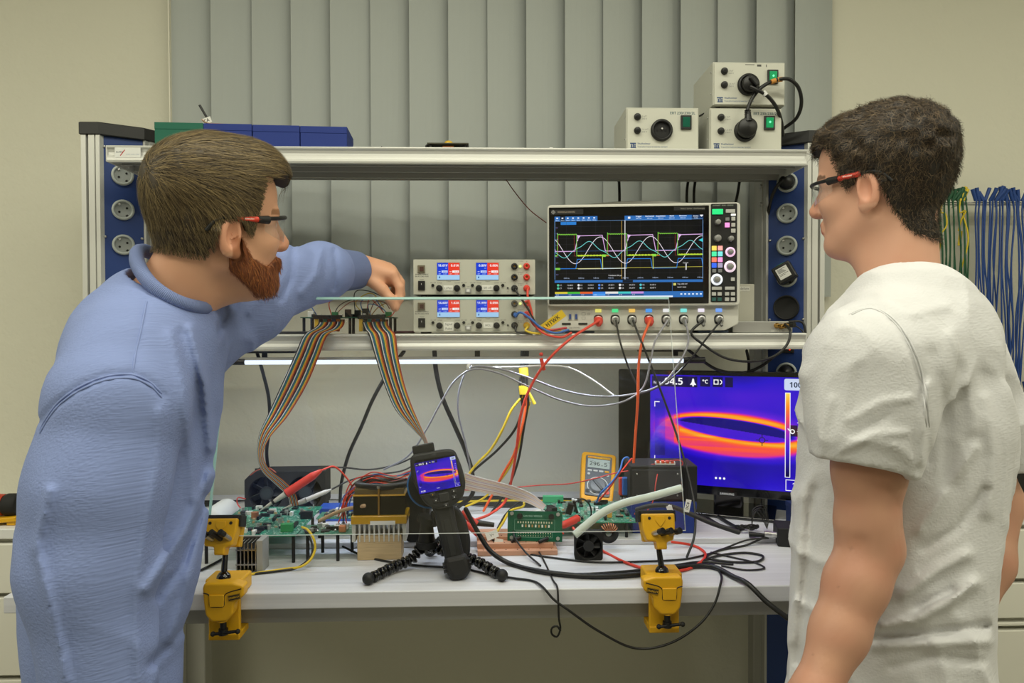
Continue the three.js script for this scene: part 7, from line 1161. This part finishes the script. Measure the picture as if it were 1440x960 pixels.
  const sleeveN = limbs([[[SN, 0.082], [P(139, 690, 0.928), 0.081], [EN, 0.076], [WN.clone().add(V(0, 0.02, 0)), 0.062]]], 0.03), sleeveF = limbs([[[P(268, 462, 1.235), 0.088], [P(340, 425, 1.31), 0.078], [P(400, 394, 1.40), 0.061], [P(452, 382, 1.49), 0.0535], [P(480, 380, 1.545), 0.0445]]], 0.03);
  const yoke = limbs([[[P(224, 462, 1.09), 0.062], [P(186, 505, 1.02), 0.074], [SN, 0.084]], [[P(226, 460, 1.10), 0.060], [P(268, 470, 1.235), 0.078]], [[P(206, 432, 1.09), 0.052], [P(180, 480, 1.08), 0.07]]], 0.05);
  const neckHole = cone(P(228, 438, 1.09), P(268, 345, 1.075), 0.060, 0.074), cuffCut = P(488, 378, 1.56);
  const folds = foldField([
    { p: [[58, 592], [75, 572], [110, 545], [150, 528], [187, 526], [212, 538], [229, 556]], w: 6, a: -0.0035, d: [0.7, 1.1] },
    { p: [[208, 418], [196, 470], [187, 524]], w: 5, a: -0.0015, d: [0.7, 1.2] },
    { p: [[225, 580], [221, 660], [205, 740], [193, 820], [192, 880], [196, 960]], w: 9, a: 0.006, d: [0.7, 1.0] }, { p: [[70, 690], [58, 740], [52, 765]], w: 7, a: 0.007, d: [0.7, 1.05] }, { p: [[52, 775], [70, 850], [88, 930], [92, 960]], w: 7, a: 0.008, d: [0.7, 1.05] },
    { p: [[240, 470], [258, 545], [268, 640], [272, 700]], w: 8, a: 0.005 }, { p: [[255, 470], [274, 540], [284, 640], [284, 700]], w: 8, a: -0.004 }, { p: [[268, 460], [288, 540], [296, 630]], w: 6, a: 0.006 }, { p: [[296, 668], [262, 745], [225, 800], [205, 828]], w: 8, a: 0.010, d: [0.8, 1.2] }, { p: [[290, 700], [258, 790], [222, 840]], w: 7, a: -0.008, d: [0.8, 1.2] }, { p: [[290, 720], [262, 830], [240, 900]], w: 8, a: 0.007 }, { p: [[275, 860], [240, 905], [210, 935]], w: 6, a: -0.006 },
    { p: [[330, 430], [345, 400], [352, 370]], w: 6, a: -0.006, d: [1.15, 1.6] }, { p: [[352, 440], [372, 405], [378, 360]], w: 6, a: 0.006, d: [1.15, 1.6] }, { p: [[395, 420], [410, 390], [412, 350]], w: 5, a: -0.005, d: [1.15, 1.6] }, { p: [[425, 412], [446, 385], [452, 352]], w: 6, a: 0.005, d: [1.15, 1.6] }, { p: [[470, 405], [474, 380], [470, 352]], w: 4, a: -0.005, d: [1.15, 1.7] }, { p: [[310, 410], [318, 440], [305, 470]], w: 5, a: -0.007, d: [1.1, 1.5] },
  ]);
  const ridge = (n) => { const r = 1 - Math.abs(n) * 1.6; return r > 0 ? r * r : 0; };
  const wob = (x, y, z) => 0.0035 * noise3(x * 11, y * 6, z * 11, 21) + 0.0045 * ridge(noise3(x * 10 + 0.6 * noise3(x * 8, y * 8, z * 8, 2), y * 4.5 + x * 3, z * 10, 23)) + 0.001 * noise3(x * 30, y * 18, z * 30, 22);
  const sweat = (x, y, z) => { let d = smin(tors(x, y, z), yoke(x, y, z), 0.06); d = smin(d, sleeveF(x, y, z), 0.035); d = smin(d, sleeveN(x, y, z), 0.010); if (d > 0.05 || d < -0.05) return d; d = smax(d, -neckHole(x, y, z), 0.006); return d - wob(x, y, z) - folds(x, y, z); };
  const [s0, s1] = bounds([P(140, 1060, 1.02), SN, EN, WN, SF, cuffCut, P(150, 420, 1.1)], 0.13); s1[2] = -0.80; s0[2] = -1.66;
  const knit = mat(0x7f8fc0, 0.9, 0, { bumpMap: clothBump, bumpScale: 0.0006 });
  const sw = mesh('sweatshirt', clothUV(netMesh(sweat, s0, s1, 0.0043)), knit, g); sw.userData.label = 'faded blue sweatshirt';
  for (const dy of [0, 5]) seam(sweat, densify([[56, 604 + dy], [64, 590 + dy], [82, 566 + dy], [110, 545 + dy], [150, 529 + dy], [187, 527 + dy], [212, 538 + dy], [227, 553 + dy]], 26), 0.7, 1.15, 0.0015, mat(0x7f8fc0, 0.9), sw);
  seam(sweat, densify([[206, 424], [198, 465], [190, 500], [187, 524]], 12), 0.7, 1.15, 0.0015, mat(0x7f8fc0, 0.9), sw);
  // ribbed collar, cuffs and hem
  const rib = mat(0x7f8fc0, 0.92, 0, { bumpMap: dataTex(128, (u, v) => 0.5 + 0.5 * Math.sin(u * Math.PI * 2 * 16), false, [14, 1]), bumpScale: 0.0009 });
  const ex = P(283, 432, 1.075).sub(P(203, 352, 1.095)).multiplyScalar(0.5), cc = P(243, 392, 1.085), ez = V(0, 0, 1), cp = []; for (let i = 0; i < 28; i++) { const a = i / 28 * Math.PI * 2; cp.push(cc.clone().addScaledVector(ex, Math.cos(a) * 1.0).addScaledVector(ez, Math.sin(a) * 0.071).add(V(0, -0.012 * Math.sin(a) * Math.sin(a), 0))); }
  mesh('collar', tube(cp, 0.0105, 140, 10, true), rib, sw);
  const cuff = (a, b, r1, r2, nm) => mesh(nm, rod(a, b, r1, r2, 36), rib, sw);
  cuff(P(474, 380, 1.53), P(501, 380, 1.588), 0.0475, 0.0425, 'cuff'); cuff(WN.clone().add(V(-0.006, 0.05, 0)), WN.clone().add(V(0.002, -0.015, 0)), 0.058, 0.046, 'cuff');
  // trousers and shoes
  const f1 = V(hip.x - 0.02, 0.09, hip.z + 0.12), f2 = V(hip.x + 0.06, 0.09, hip.z - 0.10), tr = mat(0x2c3340, 0.85);
  const legs = limbs([[[hip.clone().add(V(0, 0, 0.07)), 0.09], [V(hip.x + 0.0, 0.48, hip.z + 0.115), 0.075], [f1, 0.055]], [[hip.clone().add(V(0, 0, -0.07)), 0.09], [V(hip.x + 0.05, 0.48, hip.z - 0.10), 0.075], [f2, 0.055]], [[hip.clone().add(V(0, 0.01, -0.06)), 0.09], [hip.clone().add(V(0, 0.01, 0.07)), 0.09]]], 0.03), [t0, t1] = bounds([hip, f1, f2], 0.2); t0[1] = 0.03;
  mesh('trousers', clothUV(netMesh((x, y, z) => Math.max(legs(x, y, z), 0.05 - y), t0, t1, 0.012)), tr, g);
  for (const f of [f1, f2]) { const sf = limbs([[[V(f.x - 0.04, 0.05, f.z), 0.046], [V(f.x + 0.12, 0.04, f.z), 0.042], [V(f.x + 0.17, 0.032, f.z), 0.032]], [[V(f.x - 0.01, 0.09, f.z), 0.045], [V(f.x - 0.01, 0.05, f.z), 0.045]]], 0.03); mesh('shoe', netMesh((x, y, z) => Math.max(sf(x, y, z), 0.002 - y), [f.x - 0.12, -0.02, f.z - 0.08], [f.x + 0.25, 0.17, f.z + 0.08], 0.009), M.dark, g); }
}
// ---------------------------------------------------------------- man in the white T-shirt
{
  const g = thing('person', 'man in a white T-shirt with dark hair watching the screens', 'person');
  const headM = headMatrix(P(1234, 260, 1.10), (180 - 48) * R, -1 * R, 0, [0.87, 0.90, 0.86]), inv = headM.clone().invert(), neckB = P(1266, 414, 1.075), nb = neckB.clone().applyMatrix4(inv);
  const hf = headField({ neckTop: V(-0.028, -0.05, 0), neckBase: nb }), head = netMesh(hf, [Math.min(-0.125, nb.x - 0.075), nb.y - 0.03, -0.115], [0.135, 0.13, 0.115], 0.0031);
  paint(head, skinTone(0xdcaa90, 0xb8685c, { brow: 0x33261c })); head.applyMatrix4(headM);
  const SN = P(1232, 515, 0.915), EN = P(1224, 770, 0.905), WN = P(1146, 975, 0.86), SF = P(1338, 520, 1.17), EF = P(1402, 706, 1.19), WF = P(1345, 905, 1.13), hip = P(1246, 1085, 1.05), chest = P(1277, 580, 1.03);
  const plainSkin = (g2, base) => { const b = lin(base), r = lin(0xb87058), q = lin(0xe0b090); return paint(g2, (x, y, z) => { const n = noise3(x * 40, y * 40, z * 40, 14), f = noise3(x * 190, y * 190, z * 190, 15); return b.clone().lerp(n > 0 ? r : q, Math.abs(n) * 0.25).multiplyScalar(f > 0.86 ? 0.82 : 1); }); };
  const armN = limbs([[[SN, 0.046], [P(1222, 660, 0.905), 0.042], [P(1219, 735, 0.903), 0.0360], [EN, 0.0365], [P(1204, 820, 0.893), 0.0365], [P(1180, 890, 0.88), 0.0325], [WN, 0.0245]], [[P(1250, 772, 0.915), 0.010], [P(1236, 764, 0.912), 0.024]]], 0.016);
  const rh = relaxedHand(WN, V(-0.28, -0.95, 0.1).normalize(), V(-0.9, 0.2, -0.2).normalize(), V(0.1, 0, -1).normalize()), rhf0 = handField(WN, rh[0], rh[1], 0.027);
  const dim1 = ellipsoid(P(1205, 768, 0.86).x, P(1205, 768, 0.86).y, P(1205, 768, 0.86).z, 0.014, 0.008, 0.012);
  const armHand = (x, y, z) => { let d = smin(armN(x, y, z), rhf0(x, y, z), 0.012); d = smax(d, -dim1(x, y, z), 0.012); return d; }, [a0, a1] = bounds([SN, EN, WN, ...rh[0].flat(), ...rh[1]], 0.062), arm1 = netMesh(armHand, a0, a1, 0.0046);
  const armF = limbs([[[SF, 0.05], [EF, 0.036], [P(1385, 790, 1.165), 0.040], [WF, 0.028]]], 0.02), rh2 = relaxedHand(WF, V(-0.3, -0.9, 0.2).normalize(), V(-0.9, 0.3, 0).normalize(), V(0.2, 0, 1).normalize()), rhf2 = handField(WF, rh2[0], rh2[1], 0.027), [b0, b1] = bounds([SF, EF, WF, ...rh2[0].flat(), ...rh2[1]], 0.06), arm2 = netMesh((x, y, z) => smin(armF(x, y, z), rhf2(x, y, z), 0.012), b0, b1, 0.006);
  const core = limbs([[[neckB, 0.055], [chest, 0.07], [hip, 0.07]], [[neckB, 0.04], [SN, 0.045]], [[neckB, 0.04], [SF, 0.045]]], 0.03), [c0, c1] = bounds([neckB, chest, hip, SN, SF], 0.11), inner = netMesh(core, c0, c1, 0.012);
  const body = mesh('body', joinColored([head, plainSkin(arm1, 0xc09078), plainSkin(arm2, 0xc09078), plainSkin(inner, 0xd2a084)]), skinM, g); body.userData.label = 'fair skin of head, neck and bare arms';
  const crown = V(-0.06, 0.1, 0), o = {
    core: (() => { const a = ellipsoid(-0.012, 0.028, 0, 0.100, 0.090, 0.078), b = ellipsoid(0.045, 0.055, 0, 0.050, 0.046, 0.058); return (x, y, z) => { const d = smin(a(x, y, z), b(x, y, z), 0.03); return y > 0.04 || x > 0 ? d : smin(d, hf(x, y, z) + 0.006 + 1.2 * Math.max(0, y + 0.012) + 2 * Math.max(0, x + 0.03), 0.02); }; })(),
    thick: (x, y, z) => 0.0075 + 0.011 * clamp01((y - 0.0) / 0.09) + 0.006 * clamp01((-x - 0.02) / 0.07) * clamp01((y + 0.05) / 0.05) + 0.0055 * noise3(x * 60, y * 60, z * 60, 8) * clamp01((y + 0.02) / 0.06),
    line: (() => { const l = linePts([[-0.13, -0.092], [-0.090, -0.108], [-0.065, -0.092], [-0.046, -0.058], [-0.036, -0.030], [-0.028, 0.006], [0.006, 0.012], [0.014, -0.008], [0.030, -0.008], [0.040, 0.028], [0.052, 0.058], [0.070, 0.076], [0.085, 0.076], [0.12, 0.066]]); return (x, z) => l(x); })(),
    colors: [0x1e1812, 0x382c20, 0x2a2018, 0x463828, 0x5e4c36, 0x30261c, 0x6a5840], count: 22000, width: 0.0005, jitter: 0.75, lift: 0.0055, curl: 3.2,
    len: (q) => (q.y > 0.03 ? 0.022 : q.y > -0.03 ? 0.014 : 0.009), flow: (q) => { const d = q.clone().sub(crown).normalize().multiplyScalar(0.6); return q.y > 0.06 ? d.add(V(0.5, 0, 0)) : d.add(V(0.05, -0.8, 0)); },
  };
  const [cap, strands] = makeHair(o); cap.applyMatrix4(headM); strands.applyMatrix4(headM);
  const hair = mesh('hair', cap, hairM, g); hair.userData.label = 'short dark brown wavy hair'; mesh('hair_strands', strands, hairM, hair).userData.kind = 'stuff';
  glasses(g, headM, 1);
  // T-shirt
  const tors = torsoField([[P(1246, 1060, 1.05), 0.133], [P(1246, 890, 1.05), 0.129], [P(1250, 800, 1.05), 0.128], [P(1258, 700, 1.06), 0.134], [P(1267, 600, 1.06), 0.136], [P(1272, 520, 1.06), 0.114], [P(1275, 460, 1.06), 0.080]], 0.95, V(0.6, 0, 0.8));
  const yoke = limbs([[[P(1274, 455, 1.03), 0.054], [P(1252, 485, 0.975), 0.064], [SN, 0.074]], [[P(1290, 448, 1.04), 0.056], [P(1322, 468, 1.09), 0.060], [SF, 0.072]], [[P(1250, 465, 1.03), 0.045], [P(1215, 510, 1.05), 0.068]]], 0.05);
  const sleeveN = limbs([[[SN, 0.078], [P(1222, 580, 0.905), 0.069], [P(1212, 652, 0.90), 0.0615]]], 0.03), sleeveF = limbs([[[SF, 0.076], [P(1376, 600, 1.18), 0.070], [P(1394, 655, 1.19), 0.062]]], 0.03);
  const neckHole = cone(P(1270, 428, 1.07), P(1258, 330, 1.07), 0.0545, 0.058);
  const hem = P(1212, 653, 0.90), hd = P(1212, 653, 0.90).sub(P(1228, 560, 0.905)).normalize(), cutN = (x, y, z) => (x - hem.x) * hd.x + (y - hem.y) * hd.y + (z - hem.z) * hd.z;
  const armHole = cone(P(1228, 580, 0.905), P(1208, 690, 0.90), 0.050, 0.053), hem2 = P(1394, 655, 1.19), cutF = (x, y, z) => hem2.y - y;
  const folds = foldField([
    { p: [[1192, 440], [1212, 433], [1232, 434], [1258, 455], [1282, 495], [1297, 545], [1304, 600], [1306, 650]], w: 6, a: -0.003, d: [0.7, 1.2] },
    { p: [[1306, 540], [1300, 590], [1296, 650]], w: 6, a: 0.006, d: [0.7, 1.1] },  { p: [[1170, 560], [1158, 600], [1152, 640]], w: 6, a: 0.003 }, { p: [[1195, 590], [1240, 565], [1280, 560]], w: 6, a: 0.0032, d: [0.7, 1.0] }, { p: [[1180, 635], [1230, 610], [1275, 608]], w: 5, a: 0.003, d: [0.7, 1.0] }, { p: [[1200, 612], [1250, 585]], w: 5, a: -0.003, d: [0.7, 1.0] }, { p: [[1200, 480], [1190, 560], [1180, 610]], w: 10, a: 0.003, d: [0.7, 1.0] },
    { p: [[1292, 745], [1330, 690], [1370, 630]], w: 8, a: 0.006 }, { p: [[1300, 770], [1345, 745], [1385, 690]], w: 7, a: -0.005 }, { p: [[1270, 835], [1320, 800], [1360, 780]], w: 9, a: 0.008 }, { p: [[1240, 880], [1285, 872], [1330, 848], [1370, 820]], w: 9, a: 0.011 }, { p: [[1232, 895], [1300, 892], [1385, 880]], w: 7, a: -0.009 }, { p: [[1230, 908], [1300, 905], [1388, 902]], w: 8, a: 0.007 }, { p: [[1255, 938], [1310, 925], [1380, 930]], w: 7, a: -0.005 }, { p: [[1290, 855], [1340, 830]], w: 6, a: -0.006 },
    { p: [[1128, 700], [1122, 800], [1116, 900]], w: 8, a: 0.005 }, { p: [[1145, 690], [1135, 800], [1122, 930]], w: 7, a: -0.006 },  { p: [[1340, 470], [1365, 520], [1372, 600]], w: 12, a: 0.005 }, { p: [[1310, 500], [1330, 590], [1335, 680]], w: 12, a: -0.005 }, { p: [[1385, 560], [1398, 640], [1390, 720]], w: 9, a: 0.005 }, { p: [[1240, 415], [1280, 440], [1330, 430]], w: 8, a: 0.003 },
  ]);
  const ridge = (n) => { const r = 1 - Math.abs(n) * 1.8; return r > 0 ? r * r : 0; };
  const wob = (x, y, z) => 0.002 * noise3(x * 14 + y * 6, y * 12, z * 14, 31) + 0.0062 * ridge(noise3(x * 10 + y * 6 + 0.5 * noise3(x * 9, y * 9, z * 9, 2), y * 10 - x * 5, z * 12, 33)) + 0.0012 * ridge(noise3(x * 30, y * 26 + x * 12, z * 30, 34));
  const tee = (x, y, z) => {
    let sl = smax(sleeveN(x, y, z), cutN(x, y, z), 0.004); sl = smax(sl, -armHole(x, y, z), 0.003); const sf = Math.max(sleeveF(x, y, z), cutF(x, y, z));
    let d = smin(tors(x, y, z), yoke(x, y, z), 0.06); d = smin(d, sf, 0.03); d = smin(d, sl, 0.036); if (d > 0.05 || d < -0.05) return d; d = smax(d, -neckHole(x, y, z), 0.005); if (cutN(x, y, z) > -0.03 && armHole(x, y, z) < 0.002 && tors(x, y, z) > 0) d = Math.max(d, -armHole(x, y, z)); return d - wob(x, y, z) - folds(x, y, z);
  };
  const [s0, s1] = bounds([P(1250, 1010, 1.03), SN, EF, SF, P(1300, 400, 1.03)], 0.16); s0[1] = P(1250, 1000, 1.03).y - 0.09;
  const hemY = P(1250, 1020, 1.05).y, cotton = mat(0xd4d4d6, 0.9, 0, { bumpMap: clothBump, bumpScale: 0.0004 });
  const ts = mesh('t_shirt', clothUV(netMesh((x, y, z) => Math.max(tee(x, y, z), hemY - y), s0, s1, 0.0042)), cotton, g); ts.userData.label = 'white crew neck T-shirt';
  for (const dx of [0, 4]) seam(tee, densify([[1194 + dx, 442], [1214 + dx, 434], [1234 + dx, 436], [1260 + dx, 456], [1283 + dx, 495], [1297 + dx, 545], [1303 + dx, 600]], 22), 0.7, 1.2, 0.0011, mat(0xd4d4d6, 0.9), ts);
  const ex = P(1330, 396, 1.09).sub(P(1212, 417, 1.05)).multiplyScalar(0.5), cc = P(1271, 406, 1.07), ez = V(0.3, 0, 1).normalize(), cp = []; for (let i = 0; i < 28; i++) { const a = i / 28 * Math.PI * 2; cp.push(cc.clone().addScaledVector(ex, Math.cos(a)).addScaledVector(ez, Math.sin(a) * 0.060).add(V(0, -0.006 * Math.sin(a) * Math.sin(a), 0))); }
  mesh('collar', tube(cp, 0.0062, 120, 8, true), cotton, ts);
  const tr = mat(0x16161a, 0.85), f1 = V(hip.x + 0.02, 0.09, hip.z + 0.12), f2 = V(hip.x + 0.03, 0.09, hip.z - 0.12);
  const legs = limbs([[[hip.clone().add(V(0, 0, 0.07)), 0.105], [V(hip.x, 0.48, hip.z + 0.1), 0.078], [f1, 0.056]], [[hip.clone().add(V(0, 0, -0.07)), 0.105], [V(hip.x, 0.48, hip.z - 0.1), 0.078], [f2, 0.056]], [[hip.clone().add(V(-0.01, 0.02, -0.05)), 0.105], [hip.clone().add(V(0.01, 0.02, 0.05)), 0.105]]], 0.03), [t0, t1] = bounds([hip, f1, f2], 0.2);
  mesh('trousers', clothUV(netMesh((x, y, z) => Math.max(legs(x, y, z), 0.05 - y), t0, t1, 0.012)), tr, g);
  for (const f of [f1, f2]) { const sf = limbs([[[V(f.x + 0.04, 0.05, f.z), 0.046], [V(f.x - 0.12, 0.04, f.z - 0.04), 0.042], [V(f.x - 0.17, 0.032, f.z - 0.06), 0.032]], [[V(f.x + 0.01, 0.09, f.z), 0.045], [V(f.x + 0.01, 0.05, f.z), 0.045]]], 0.03); mesh('shoe', netMesh((x, y, z) => Math.max(sf(x, y, z), 0.002 - y), [f.x - 0.25, -0.02, f.z - 0.14], [f.x + 0.12, 0.17, f.z + 0.08], 0.009), M.dark, g); }
}

renderer.render(scene, camera);
